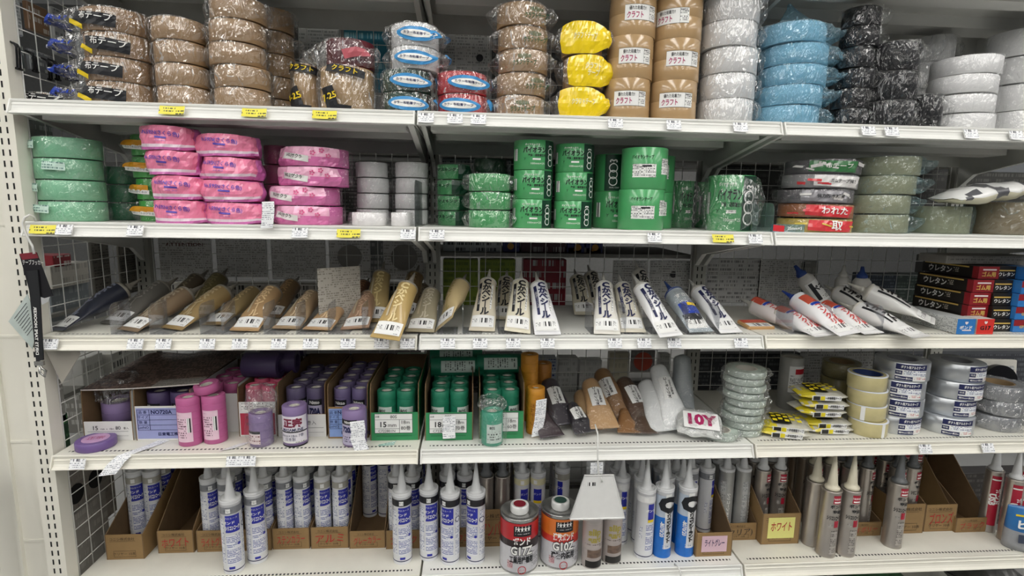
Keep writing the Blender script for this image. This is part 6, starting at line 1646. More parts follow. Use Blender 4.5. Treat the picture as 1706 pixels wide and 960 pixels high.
# blue pouch at the right edge
sb = MB(); n = 10
prof = [(0, .03), (.02, .034), (.06, .030), (.10, .02), (.125, .006), (.13, .004)]
for z_, t_ in prof: pass
rows = [[sb._v((.05 * cos(a) * (1 if z_ < .1 else 1), t_ * sin(a), z_)) for a in [2*pi*k/24 for k in range(24)]] for z_, t_ in prof]
for a, b in zip(rows, rows[1:]):
    for k in range(24): sb.face((a[k], a[(k+1) % 24], b[(k+1) % 24], b[k]), 0 if a is not rows[0] and a is not rows[1] else 1, True)
sb.face(rows[0][::-1], 1); sb.face(rows[-1], 0)
sl = MB(); sl.ftext('ヒビ', .03, -.012, -.034, .085, 0, bold=.05); frq(sl, -.04, .04, .108, .114, 1, .024); sl.quad((-.03, -.0345, .03), (.04, -.0345, .03), (.04, -.032, .055), (-.03, -.032, .055), 2)
sc_ = MB(); sc_.lathe([(.008, .13), (.008, .145), (.006, .148), (0, .148)], 14)
place('stand_pouch', [('pouch', sb.mesh('pouch', [mat('pouch_blue', '#2a6ca8', .3, coat=.4), mat('pouch_grey', '#9a9ca0', .35)])), sub(sl, [ink_white, ink_yel, mat('pouch_dark', '#3c4456', .4)], 'print'), ('cap', sc_.mesh('cap', plast))], 'blue stand-up pouch with white characters at the right edge', 'pouch', (wx(1706, .035, z5 + .05), .035, z5 + .0008), -.35)

# two glue cans
def can(c1, c2, t1, t2, t3, ringc):
    R, H = .0525, .150
    b = MB(); b.lathe([(0, .004), (R - .004, .004), (R - .003, 0), (R + .001, 0), (R + .0015, .002), (R, .004), (R, H - .004), (R + .0015, H - .002), (R + .001, H), (R - .002, H), (R - .003, H - .004), (.025, H - .005), (.022, H - .004), (.022, H + .004), (0, H + .004)], 48)
    cp = MB(); cp.lathe([(.024, H - .003), (.0255, H), (.0255, H + .014), (.024, H + .017), (.019, H + .018), (.019, H + .0165), (0, H + .0165)], 36)
    cl = MB(); cl.lathe([(0, H + .0172), (.017, H + .0172)], 28)
    tb2 = MB(); tb2.box(-.004, .004, -.03, -.022, H + .0165, H + .018)
    l = MB(); r = R + .0006
    l.patch(r, -pi, pi, H * .62, H * .93, 0, seg=56)
    # slanted second colour field and grey foot
    n = 40
    for k in range(n):
        a0, a1 = -pi + 2*pi*k/n, -pi + 2*pi*(k+1)/n
        za = lambda a: H * (.44 + .06 * cos(a + .5) )
        for lo, hi, mi in ((lambda a: .005, za, 2), (za, lambda a: H * .62, 1)):
            P = [(r * sin(a), -r * cos(a), z) for a, z in ((a0, lo(a0)), (a1, lo(a1)), (a1, hi(a1)), (a0, hi(a0)))]
            l.quad(*P, m=mi, smooth=True)
    l.patch(r + .0005, -.42, .52, H * .70, H * .89, 3); l.ctext('F★★★★', H * .12, r + .001, .05, H * .83, 4, width=.042, bold=.02); l.patch(r + .0009, -.33, .42, H * .72, H * .76, 5)
    l.ctext(t1, H * .15, r + .0012, .02, H * .60, 4, bold=.04, width=(.05 if len(t1) < 5 else .06)); l.ctext(t2, H * .21, r + .0010, .0, H * .43, 6, bold=.10, width=.066); l.ctext(t2, H * .21, r + .0018, .0, H * .43, 4, bold=.035, width=.062)
    l.ctext(t3, H * .135, r + .0012, .0, H * .26, 3, bold=.035, width=.068)
    l.ctext('◯', H * .11, r + .0012, .03, H * .075, 7, bold=.02); l.ctext('ボンド', H * .04, r + .0012, .03, H * .075, 7); l.patch(r + .0006, -.75, -.45, H * .1, H * .24, 8); l.patch(r + .0006, .6, 1.2, H * .08, H * .4, 9)
    return [('can_body', b.mesh('can', mat('tin', '#b4b4b2', .25, metal=.85, mottle=.04))), ('screw_cap', cp.mesh('cap', mat('cap_white', '#e6e6e4', .35)), [('cap_label', cl.mesh('cap_label', mat('cap_disc_' + c1, ringc, .4))), ('tab', tb2.mesh('tab', mat('cap_white', '#e6e6e4', .35)))]),
            sub(l, [mat('can_' + c1, c1, .3, coat=.3), mat('can_' + c2, c2, .3, coat=.3), mat('can_foot', '#c9c8cc', .35, coat=.2), ink_black, ink_white, fine('can_fine', '#14161c', '#d0d0d0', pitch=.0035), ink_black, ink_red, fine('can_red_fine', '#c9a8ac', '#8a3a42', pitch=.004), fine('can_grey_fine', '#c9c8cc', '#5a5a60', pitch=.004)], 'label')]
for px, py, c1, c2, a, b_, d, rc_, lab in ((864, 958, '#b81e28', '#241416', 'ボンド', 'G17Z', '工業用接着剤', '#8a2030', 'red and black glue can beside the black banded cartridges'), (931, 950, '#d9742a', '#c8342a', '速乾ボンド', 'G10Z', '建築内装用', '#3a5a50', 'orange and red glue can next to the spray cans')):
    p = at_z(px, py, z5); y = p.y + .0525
    t = can(c1, c2, a, b_, d, rc_)
    place('glue_can', t, lab, 'can', (wx(px, y, z5 + .02), y, z5 + .0008), (0, 0, .05), None, (1.0, 1.0, 1.06))
# two spray cans
def spray(R, H):
    b = MB(); b.lathe([(0, .004), (R - .003, .003), (R - .002, 0), (R + .0005, 0), (R, .003), (R, H - .03), (R - .001, H - .026), (R * .75, H - .012), (R * .5, H - .006), (R * .5, H)], 32)
    cp = MB(); cp.lathe([(R * .62, H - .008), (R * .62, H + .03), (R * .55, H + .034), (0, H + .034)], 24)
    l = MB(); r = R + .0005
    l.patch(r, -1.4, 1.4, .004, H * .36, 0); l.patch(r + .0004, -.9, 1.0, H * .02, H * .14, 1); l.patch(r + .0004, -.7, .9, H * .2, H * .34, 2); l.patch(r, -1.4, 1.4, H * .36, H * .8, 3)
    for i, t in enumerate(('すべり', '止め', 'ガード')): l.ctext('slip' if i == 0 else 'guard' if i == 1 else '', .026, r + .0008, .0, H * (.66 - .13 * i), 4, bold=.04, width=R * 1.35) if i < 2 else None
    l.patch(r + .0003, -1., 1., H * .40, H * .46, 5)
    return [('can_body', b.mesh('can', mat('spray_can', '#b9b2ae', .3, metal=.3))), ('spray_cap', cp.mesh('cap', mat('spray_cap', '#d0d0ce', .4))), sub(l, [mat('spray_foot', '#a9a09c', .4), mat('spray_black', '#1c1a18', .4), mat('spray_photo', '#6e5a4e', .4, mottle=.3, scale=80), mat('spray_pale', '#b0a6a2', .4), mat('spray_gold', '#a89a4a', .4), fine('spray_fine', '#b0a6a2', '#5a4e4a', pitch=.005)], 'label')]
spt = spray(.0275, .165)
for px, py, t in ((985, 949, 'left one, nearer the orange can'), (1018, 941, 'right one')):
    p = at_z(px, py, z5); y = p.y + .0275
    place('spray_can', spt, f'grey spray can below the white scraper, {t}', 'spray can', (wx(px, y, z5 + .02), y, z5 + .0008), (0, 0, .05), 'spray cans under the scraper')
# ================================================================ price tags, hanging things
tag_fine = fine('tag_print', '#f0f1f3', '#80838e', pitch=.0045, fill=.4, dens=.5, cw=.0014)
tag_bar = fine('tag_bars', '#f0f1f3', '#4a4c55', pitch=.05, fill=1, dens=.5, cw=.0008, barcode=True)
tag_yel = fine('tag_yellow', '#eadf45', '#4a4620', pitch=.007, fill=.45, dens=.5, cw=.002)
def tag_mesh(w, h, kind, curl=.002):
    def build():
        mb = MB(); n = 6
        def row(z, y): return z, y
        zs = [h * (k / 4 - .5) for k in range(5)]
        P = [[mb._v((w * (i / n - .5), -.0006 - curl * (abs(i / n - .5) * 2) ** 2, z)) for z in zs] for i in range(n + 1)]
        for i in range(n):
            for j in range(4):
                m = 1 if (kind == 'white' and j == 3 and 0 < i < n - 1) else 0
                U = lambda I, J: (w * I / n, h * J / 4)
                mb.face((P[i][j], P[i+1][j], P[i+1][j+1], P[i][j+1]), m, True, (U(i, j), U(i+1, j), U(i+1, j+1), U(i, j+1)))
        b = len(mb.v)
        mb.quad((-w/2, -curl, -h/2), (-w/2, .0002, -h/2), (-w/2, .0002, h/2), (-w/2, -curl, h/2), 2); mb.quad((w/2, .0002, -h/2), (w/2, -curl, -h/2), (w/2, -curl, h/2), (w/2, .0002, h/2), 2)
        return mb.mesh('price_tag', [tag_yel if kind == 'yellow' else tag_fine, tag_bar, paper])
    return cached(('tag', w, h, kind, curl), build)
def price_tag(row, px, kind, what):
    z = Z[row] - .0165; y = -.0125
    x = wx(px, y, z)
    w_, h_ = (.055, .021) if kind == 'yellow' else (.036, .025)
    place('price_tag', tag_mesh(w_, h_, kind), f'{kind} price tag on the shelf rail {what}', 'price tag', (x, y, z), (radians(-24), 0, R_.uniform(-.03, .03)), 'price tags')
TAGS = [(0, 287, 'yellow', 'under the second stack of brown tapes'), (0, 424, 'yellow', 'under the stack of dim brown tapes'), (0, 541, 'yellow', 'under the broad tan tapes'),
    (0, 710, 'white', 'right of the first joint under dark green tapes'), (0, 758, 'white', 'under the left of the red tapes'), (0, 797, 'white', 'under the right of the red tapes'), (0, 1025, 'white', 'under the left labelled craft column'),
    (0, 1122, 'white', 'under the right labelled craft column'), (0, 1233, 'white', 'under the white tapes by the joint'), (0, 1446, 'white', 'under the taller black stack'), (0, 1485, 'white', 'under the lower black stack'),
    (0, 1617, 'white', 'under the low front white stack'), (0, 1692, 'white', 'at the right edge of the top shelf'),
    (1, 72, 'yellow', 'under the pale green tapes'), (1, 108, 'white', 'beside the yellow tag under the pale green tapes'), (1, 226, 'white', 'under the deep green tapes'), (1, 500, 'white', 'under the flower packs'), (1, 581, 'yellow', 'under the left white column'),
    (1, 680, 'white', 'left of the joint under the white columns'), (1, 728, 'white', 'under the green tapes by the post'), (1, 1090, 'white', 'under the front pair of green tapes'), (1, 1204, 'yellow', 'under the large filmed green tape'), (1, 1258, 'white', 'under the clear divider at the joint'),
    (2, 84, 'white', 'beside the black strap'), (2, 226, 'white', 'under the grey brown pouch'), (2, 273, 'white', 'under the khaki pouch'), (2, 346, 'white', 'under the khaki brown pouch'), (2, 400, 'white', 'under the light tan pouch'),
    (2, 465, 'white', 'under the beige pouch'), (2, 518, 'white', 'under the peach pouch'), (2, 580, 'white', 'under the pinkish brown pouch'), (2, 636, 'white', 'under the golden pouch'), (2, 679, 'white', 'under the warm grey pouch'),
    (2, 746, 'white', 'under the sand coloured pouch'), (2, 800, 'white', 'under the first cream lettered pouch'), (2, 855, 'white', 'under the pale cream lettered pouch'), (2, 912, 'white', 'under the white pouch standing alone'), (2, 1024, 'white', 'under the off white lettered pouch'),
    (2, 1073, 'white', 'under the cream lettered pouch'), (2, 1123, 'white', 'under the large white pouch'), (2, 1234, 'white', 'under the slanted white pouch'),
    (3, 130, 'white', 'under the violet roll'), (3, 390, 'white', 'left of two under the crimson carton'), (3, 414, 'white', 'right of two under the crimson carton'), (3, 1541, 'white', 'under the left foil stack'), (3, 1645, 'white', 'under the grey bagged tapes')]
for t in TAGS: price_tag(*t)
# receipt strips
def strip(pts, w, ax, name='tag_strip'):
    """paper strip through points, width along ax"""
    mb = MB(); ax = Vector(ax) * w / 2; s = 0; L = [Vector(p) for p in pts]; prev = None
    for i, p in enumerate(L):
        if i: s += (p - L[i-1]).length
        cur = (mb._v(p - ax), mb._v(p + ax), s)
        if prev: mb.face((prev[0], prev[1], cur[1], cur[0]), 0, True, ((0, prev[2]), (w, prev[2]), (w, cur[2]), (0, cur[2])))
        prev = cur
    return mb.mesh(name, tag_fine)
x = wx(205, -.01, z4)
place('tag_strip', strip([(.050, .085, .0008), (.035, .05, .0012), (.018, .018, .003), (.002, -.004, .002), (-.012, -.018, -.012), (-.022, -.03, -.030), (-.026, -.034, -.036)], .036, (.96, .25, 0)), 'long white tag strip curling over the shelf rail below the violet roll', 'tag strip', (x, 0, z4))
place('tag_strip', strip([(.02, .05, .0008), (.0, .02, .0015), (-.012, .002, .003)], .035, (.9, .4, 0)), 'white tag strip lying in front of the front pink pair', 'tag strip', (wx(386, .02, z4), .01, z4))
place('tag_strip', strip([(0, .0, .030), (.001, -.003, .01), (-.001, -.004, -.01), (-.004, -.006, -.032)], .028, (1, 0, .05)), 'white tag strip hanging before the pink packs and flower packs', 'tag strip', (wx(450, -.006, z2), -.012, z2 + .026))
place('tag_strip', strip([(0, .0, .075), (.004, -.006, .05), (.001, -.004, .03), (.012, -.012, .004), (.014, -.013, .0015)], .036, (1, .1, .08)), 'white tag strip hanging on the lilac column by the green carton', 'tag strip', (wx(596, .015, z4), .014, z4))
place('tag_strip', strip([(0, .0, .068), (.002, -.004, .045), (-.001, -.003, .03), (.001, -.006, .008)], .034, (1, 0, .03)), 'white tag strip hanging on the 18 mm green carton', 'tag strip', (wx(748, .045, z4), .046, z4 + .004))
place('tag_strip', strip([(.006, .004, .105), (.004, -.003, .08), (.002, -.002, .05), (-.004, -.006, .02), (-.006, -.008, .004)], .034, (.9, .3, .05)), 'white tag strip hanging on the front orange column', 'tag strip', (wx(897, .07, z4), .068, z4 + .002))
fsm = MB(); fsm.quad((-.02, -.006, .0008), (.018, -.002, .0008), (.022, .010, .006), (-.016, .004, .001)); fsm.quad((.018, -.002, .0008), (.022, -.002, .001), (.028, .012, .008), (.022, .010, .006))
place('film_scrap', fsm.mesh('scrap', clear('scrap_film', tint=(.7, .9, .88), gloss=.1, haze=.25, milk=(.6, .8, .8))), 'small torn scrap of bluish film in front of the 15 mm green carton', 'scrap', (wx(642, .03, z4), .03, z4 + .0005))
# white scraper hanging from the fourth shelf rail
sc = MB(); zt = 0.; hh = .122
def trap(wt, wb, z0, z1, y): return [(-wt/2, y, z0), (wt/2, y, z0), (wb/2, y, z1), (-wb/2, y, z1)]
F0 = trap(.078, .148, 0, -hh, 0); F1 = trap(.070, .140, -.004, -hh + .001, -.002)
sc.quad(*F1[::-1]); B0 = [(p[0], .006, p[2]) for p in F0]
for k in range(4):
    a, b = F0[k], F0[(k+1) % 4]; c, d = F1[(k+1) % 4], F1[k]
    sc.quad(a, b, (b[0], -.005, b[2]), (a[0], -.005, a[2]))
    sc.quad((a[0], -.005, a[2]), (b[0], -.005, b[2]), c, d)
sc.quad(*[(p[0], .001, p[2]) for p in F0])
tl = MB()
for k in range(48):
    xx = -.072 + .144 * k / 48; tl.box(xx, xx + .0016, -.005, .001, -hh - .003, -hh)
bl = MB(); bl.quad((-.032, -.0024, -.030), (-.006, -.0024, -.030), (-.006, -.0024, -.020), (-.032, -.0024, -.020))
p = at_y(998, 791, -.035)
place('comb_scraper', [('blade', sc.mesh('blade', mat('scraper_white', '#e4e4e2', .4, mottle=.02))), ('teeth', tl.mesh('teeth', mat('scraper_white', '#e4e4e2', .4))), ('barcode_sticker', bl.mesh('sticker', bar_m))], 'white trapezoid comb scraper hanging in front of the white cartridges', 'scraper', (p.x, p.y, p.z), (0, 0, .0))
hk = MB(); q = [(0, .045, .128), (.002, .02, .112), (-.002, -.004, .07), (.001, -.004, .03), (.003, -.007, .002), (.008, -.010, -.008), (.010, -.016, -.004), (.006, -.018, .010)]
place('display_hook', hk.mesh('h', wire_m) if False else (lambda m: (m.tube(q, .0022, 8), m.mesh('hook', mat('hook_white', '#d8d8d4', .4)))[1])(MB()), 'white plastic hook strip holding the comb scraper', 'hook', (p.x - .002, p.y + .012, p.z - .014))
tg = MB(); tg.quad((-.028, 0, -.014), (.020, 0, -.014), (.020, 0, .022), (-.028, 0, .022), 0); tg.quad((-.018, -.0006, -.014), (.016, -.0006, -.014), (.016, -.0006, .018), (-.018, -.0006, .018), 1)
place('price_tag', tg.mesh('tag', [clear('tag_pocket', gloss=.1, haze=.1), tag_fine]), 'white price tag in a clear pocket behind the scraper hook', 'price tag', (p.x - .002, p.y + .016, p.z + .008))
hk2 = MB(); hk2.tube([(0, .012, .002), (.003, -.006, .006), (.006, -.02, -.004), (.007, -.024, -.03), (.005, -.024, -.06)], .002, 8)
place('display_hook', hk2.mesh('hook', mat('hook_white', '#d8d8d4', .4)), 'white plastic hook strip over the lowest shelf rail below the blue cartridges', 'hook', (wx(1122, .02, z5), 0, z5))
# strap pack at the left post
hk3 = MB(); pa = [at_y(x_, y_, yy) for x_, y_, yy in ((61, 371, .004), (57, 362, -.008), (49, 358, -.018), (41, 363, -.022), (38, 372, -.022), (41, 384, -.022), (47, 398, -.022), (54, 410, -.022), (57, 423, -.022))]
base = pa[-1].copy(); hk3.tube([v - base for v in pa], .0027, 8)
place('display_hook', hk3.mesh('hook', mat('hook_white', '#d8d8d4', .4)), 'white curved hook at the left end of the second shelf', 'hook', base)
def pix_poly(mb, pts, y, th, m=0, base=None):
    P = [at_y(a, b, y) - base for a, b in pts]
    a = [mb._v(v) for v in P]; b = [mb._v(v + Vector((0, th, 0))) for v in P]
    mb.face(a[::-1], m); mb.face(b, m)
    for k in range(len(P)): mb.face((a[k], a[(k+1) % len(P)], b[(k+1) % len(P)], b[k]), m)
hd = MB(); pix_poly(hd, [(32, 424), (61, 421), (88, 493), (74, 497), (50, 489)], -.020, .0015, 0, base); pix_poly(hd, [(32, 423), (60, 420), (64, 430), (37, 433)], -.0205, .0008, 1, base)
pw = at_y(55, 438, -.0215) - base
hd.text('テープフッカー', .013, lambda x, y: (pw.x + x, pw.y, pw.z + y - x * .0), 2, cut=0, width=.045)
st = MB(); pix_poly(st, [(44, 452), (62, 450), (66, 492), (72, 600), (60, 603), (50, 496)], -.024, .003, 0, base)
sp0 = at_y(60, 552, -.0247) - base
st.text('DIRTS TAPE HOOKER', .009, lambda x, y: (sp0.x + y * .98 + x * .06, sp0.y, sp0.z + x), 1, cut=0, width=.115, bold=.03)
cl2 = MB(); pc = at_y(66, 606, -.023) - base
cl2.tube([pc, pc + Vector((.004, 0, -.012)), pc + Vector((.012, 0, -.018)), pc + Vector((.008, 0, -.032)), pc + Vector((-.002, 0, -.022)), pc + Vector((.0, 0, -.008))], .0026, 8)
cl2.box(pc.x - .010, pc.x + .010, pc.y - .003, pc.y + .003, pc.z - .004, pc.z + .006)
ptg = MB(); pix_poly(ptg, [(14, 536), (46, 489), (62, 540), (54, 582)], -.014, .0008, 0, base)
lns = MB()
for k in range(8):
    a = at_y(24 + k * 3.0, 531 + k * 4.0, -.0146) - base; b = at_y(44 + k * 1.4, 505 + k * 6, -.0146) - base
    lns.tube([a, b], .0006, 4)
place('strap_pack', [('header_card', hd.mesh('card', [mat('card_dark', '#1c1a1e', .3, coat=.3), mat('card_red', '#7a2a34', .35), ink_white])), ('strap', st.mesh('strap', [mat('strap_black', '#14161a', .7), ink_white])), ('clip', cl2.mesh('clip', mat('clip_metal', '#b8b8b4', .25, metal=.9))),
      ('paper_tag', ptg.mesh('paper', mat('pale_tag', '#b9c4bf', .5)), [('print', lns.mesh('lines', ink_grey))])], 'black strap on a dark header card hanging at the left post', 'strap', base, group=None)
pc2 = at_y(100, 590, .02); pcm = MB(); pix_poly(pcm, [(76, 584), (132, 582), (134, 590), (103, 640)], .02, .001, 0, pc2)
place('paper_card', pcm.mesh('card', fine('back_card', '#a9a49a', '#6a665e', pitch=.012, cw=.004)), 'grey pointed card below the left end of the third shelf', 'card', pc2)
pc2 = at_y(70, 480, .01); pcm = MB(); pix_poly(pcm, [(64, 489), (85, 489), (80, 503), (70, 508)], .01, .0006, 0, pc2)
place('price_tag', pcm.mesh('tag', tag_fine), 'white tag in clear pocket behind the black strap', 'price tag', pc2)

# ================================================================ left neighbour: goods hanging on the end mesh, seen from behind
def at_x(px, py, x):
    d = ray(px, py); return CAM + d * ((x - CAM.x) / d.x)
def side_card(px0, py0, px1, py1, x, th, m, name, label, cat='card', disc=None, group=None):
    """upright thing whose right face lies in the plane x, from two pixel corners"""
    a, b = at_x(px0, py0, x), at_x(px1, py1, x)
    y0, y1 = min(a.y, b.y), max(a.y, b.y); z0, z1 = min(a.z, b.z), max(a.z, b.z)
    mb = MB(); mb.bbox(-th, 0, 0, y1 - y0, 0, z1 - z0, min(.002, th * .4), 0)
    mb.quad((.0004, .003, .003), (.0004, y1 - y0 - .003, .003), (.0004, y1 - y0 - .003, z1 - z0 - .003), (.0004, .003, z1 - z0 - .003), 1)
    t = [('pack', mb.mesh('pack', [m[0], m[1]]))]
    if disc:
        d = MB()
        for cy, cz, r in disc: d.lathe([(0, 0), (r, 0), (r, .002), (0, .002)], 24, 0, False); d.xf(Matrix.Translation((.0006, cy * (y1 - y0), cz * (z1 - z0))) @ Matrix.Rotation(pi / 2, 4, 'Y'), len(d.v) - 96)
        t.append(('hole', d.mesh('hole', dark)))
    place(name, t, label, cat, (x, y0, z0), 0, group)
gm = lambda n, c: mat('goods_' + n, c, .45, mottle=.04, coat=.2)
gp = lambda n, c, i, p=.008: fine('goodsprint_' + n, c, i, pitch=p, cw=.0025, dens=.55)
GL = 'packs hanging on the left end mesh'
side_card(6, -10, 40, 62, -.03, .01, (gm('pw', '#c9cccc'), gp('pw', '#c0c4c4', '#8a8e90')), 'hang_pack', 'whitish pack behind the mesh at the top left corner', 'pack', group=GL)
side_card(44, 0, 84, 62, -.035, .012, (gm('pb', '#8a6a4e'), gp('pb', '#8c6c50', '#c9c2b8', .02)), 'hang_pack', 'brown banded pack behind the mesh near the blue house marks', 'pack', group=GL)
side_card(86, 10, 122, 100, -.035, .012, (gm('pc', '#b5b8b8'), gp('pc', '#b0b4b6', '#6f7478', .015)), 'hang_pack', 'pale grey pack behind the mesh right of the brown banded one', 'pack', group=GL)
side_card(8, 66, 44, 122, -.03, .01, (gm('pd', '#6c7674'), gp('pd', '#5c6664', '#a0a49c', .012)), 'hang_pack', 'grey green pack behind the black hooks at the left edge', 'pack', group=GL)
side_card(48, 80, 96, 130, -.03, .01, (gm('pe', '#83878a'), gp('pe', '#7c8084', '#c8cccc', .014)), 'hang_pack', 'mid grey pack behind the black hooks', 'pack', group=GL)
side_card(14, 186, 40, 232, -.03, .008, (gm('ra', '#b9aaa0'), gp('ra', '#b5a89e', '#8a2a2a', .012)), 'hang_pack', 'white card with red print behind the mesh below the top shelf', 'card', group=GL)
side_card(55, 196, 90, 236, -.03, .012, (gm('rb', '#8b9290'), gp('rb', '#8b9290', '#c9cfcf', .02)), 'hang_pack', 'grey blister pack behind the mesh below the top shelf', 'pack', group=GL)
side_card(30, 236, 56, 372, -.02, .03, (gm('rc', '#2c2e32'), gp('rc', '#2c2e32', '#6a6e72', .02)), 'hang_pack', 'long black pack hanging behind the mesh left of the pale green tapes', 'pack', group=GL)
side_card(60, 246, 96, 356, -.05, .03, (gm('rd', '#3a3b3e'), gp('rd', '#3a3b3e', '#77797c', .015)), 'hang_pack', 'charcoal pack hanging beside the long black one', 'pack', group=GL)
side_card(30, 396, 76, 470, -.03, .01, (gm('re', '#54514e'), gp('re', '#54514e', '#8a8782', .008)), 'hang_pack', 'dim printed card behind the mesh at the black strap', 'card', group=GL)
side_card(150, 396, 188, 486, -.02, .008, (gm('rf', '#77736c'), gp('rf', '#77736c', '#4e4a46', .008)), 'hang_pack', 'grey printed card behind the mesh, left of two near the rear post', 'card', group=GL)
side_card(196, 400, 238, 484, -.02, .008, (gm('rg', '#6c6860'), gp('rg', '#6c6860', '#45423e', .007)), 'hang_pack', 'grey printed card behind the mesh, right of two near the rear post', 'card', group=GL)
side_card(66, 648, 112, 700, -.03, .03, (gm('rh', '#a5a49c'), gp('rh', '#a5a49c', '#dcdcd6', .012)), 'hang_pack', 'silver bag behind the mesh beside the white tape carton', 'pack', group=GL)
side_card(74, 706, 120, 754, -.03, .02, (gm('ri', '#20402a'), gp('ri', '#20402a', '#4e8a50', .012)), 'hang_pack', 'dark green printed pack behind the mesh at the fourth shelf end', 'pack', group=GL)
side_card(96, 784, 196, 850, -.06, .06, (gm('rj', '#98928a'), gp('rj', '#98928a', '#86807a', .02)), 'goods_box', 'grey box with two oval openings behind the mesh at lower left', 'box', disc=((.25, .6, .028), (.62, .62, .028)), group=GL)
side_card(104, 872, 190, 950, -.05, .05, (gm('rk', '#a09c95'), gp('rk', '#a09c95', '#b4b1aa', .03)), 'goods_box', 'plain grey box behind the mesh below the box with oval openings', 'box', group=GL)
# store view to the left between third shelf and second: white board and red boxes
side_card(84, 444, 150, 470, -.30, .1, (gm('sa', '#c9c5bb'), gp('sa', '#c9c5bb', '#aaa69e', .05)), 'goods_box', 'white box far behind the left mesh under the red boxes', 'box')
side_card(88, 426, 120, 443, -.30, .1, (gm('sb', '#8e1f2a'), gp('sb', '#8e1f2a', '#d0c4c0', .03)), 'goods_box', 'red box on the far white box behind the left mesh', 'box')
side_card(84, 482, 152, 520, -.32, .1, (gm('sc', '#7c8488'), gp('sc', '#7c8488', '#969ca0', .04)), 'goods_box', 'grey board far behind the left mesh', 'box')
side_card(136, 600, 176, 640, -.12, .10, (gm('sd', '#d0d0cc'), gp('sd', '#d0d0cc', '#b0b0ac', .05)), 'goods_box', 'white rounded box behind the left mesh below the third shelf', 'box')
side_card(186, 590, 246, 640, -.10, .10, (gm('se', '#c9c8c2'), gp('se', '#c9c8c2', '#3c3c3c', .035)), 'goods_box', 'white box with black band behind the left mesh near the rear post', 'box')
for px_, py_, n_ in ((84, 525, 'under the grey board far behind the left mesh'), (136, 645, 'under the white boxes behind the left mesh')):
    a = at_x(px_, py_, -.30 if n_[6] == 't' and py_ < 600 else -.12)
    m = MB(); m.box(-.16, 0, -.12, .32, -.012, 0)
    place('shelf_board', m.mesh('board', mat('rear_board', '#8c8b86', .5)), 'grey shelf board ' + n_, 'shelf', (a.x, a.y, a.z))
# black hooks
for i, (px, py, h) in enumerate(((14, 68, 46), (42, 84, 34), (68, 96, 36), (80, 98, 34), (98, 108, 24), (110, 110, 22))):
    a = at_x(px, py, -.008); b = at_x(px + 6, py + h, -.008)
    m = MB(); m.tube([(0, 0, 0), (.012, 0, -.006), (.014, .002, -.012), (.012, (b.y - a.y), (b.z - a.z))], .0024, 8); m.tube([(0, .008, 0), (.012, .008, -.006), (.014, .010, -.012), (.012, (b.y - a.y) + .008, (b.z - a.z))], .0024, 8)
    m.tube([(.012, (b.y - a.y) - .004, (b.z - a.z)), (.012, (b.y - a.y) + .012, (b.z - a.z))], .003, 8)
    place('wire_hook', m.mesh('hook', mat('black_wire', '#1c1c1e', .3, metal=.5)), 'black double wire hook on the left mesh, ' + ['first from the left edge', 'second from the left edge', 'third from the left edge', 'fourth from the left edge', 'fifth from the left edge', 'nearest the brown tapes'][i], 'hook', a, group='black hooks on the left mesh')
# bag hanging at the lower left edge
bg = soft_bag(.30, .10, .035, 0, 4, rough=.008, flat=True); bg.xf(Matrix.Rotation(pi / 2, 4, 'Y'))
hdr = MB(); hdr.box(-.05, .05, -.004, .004, .14, .17, 0); hdr.quad((-.05, -.0045, .095), (.05, -.0045, .095), (.05, -.0045, .14), (-.05, -.0045, .14), 1); hdr.text('プロ', .03, lambda x, y: (x, -.0055, .118 + y), 0, cut=0, bold=.04)
p = at_y(4, 870, .02)
place('hang_bag', [('bag', bg.mesh('bag', mat('black_bag_goods', '#1e1f22', .35, coat=.3))), ('header', hdr.mesh('header', [paper, ink_blue])), ('film', (lambda m: (m.xf(Matrix.Rotation(pi / 2, 4, 'Y')), m.mesh('film', FILM))[1])(soft_bag(.32, .115, .05, 0, 8, rough=.008, flat=True)))], 'dark bag with white and blue header hanging at the lower left edge', 'bag', (p.x - .015, -.045, p.z), (0, 0, .1))

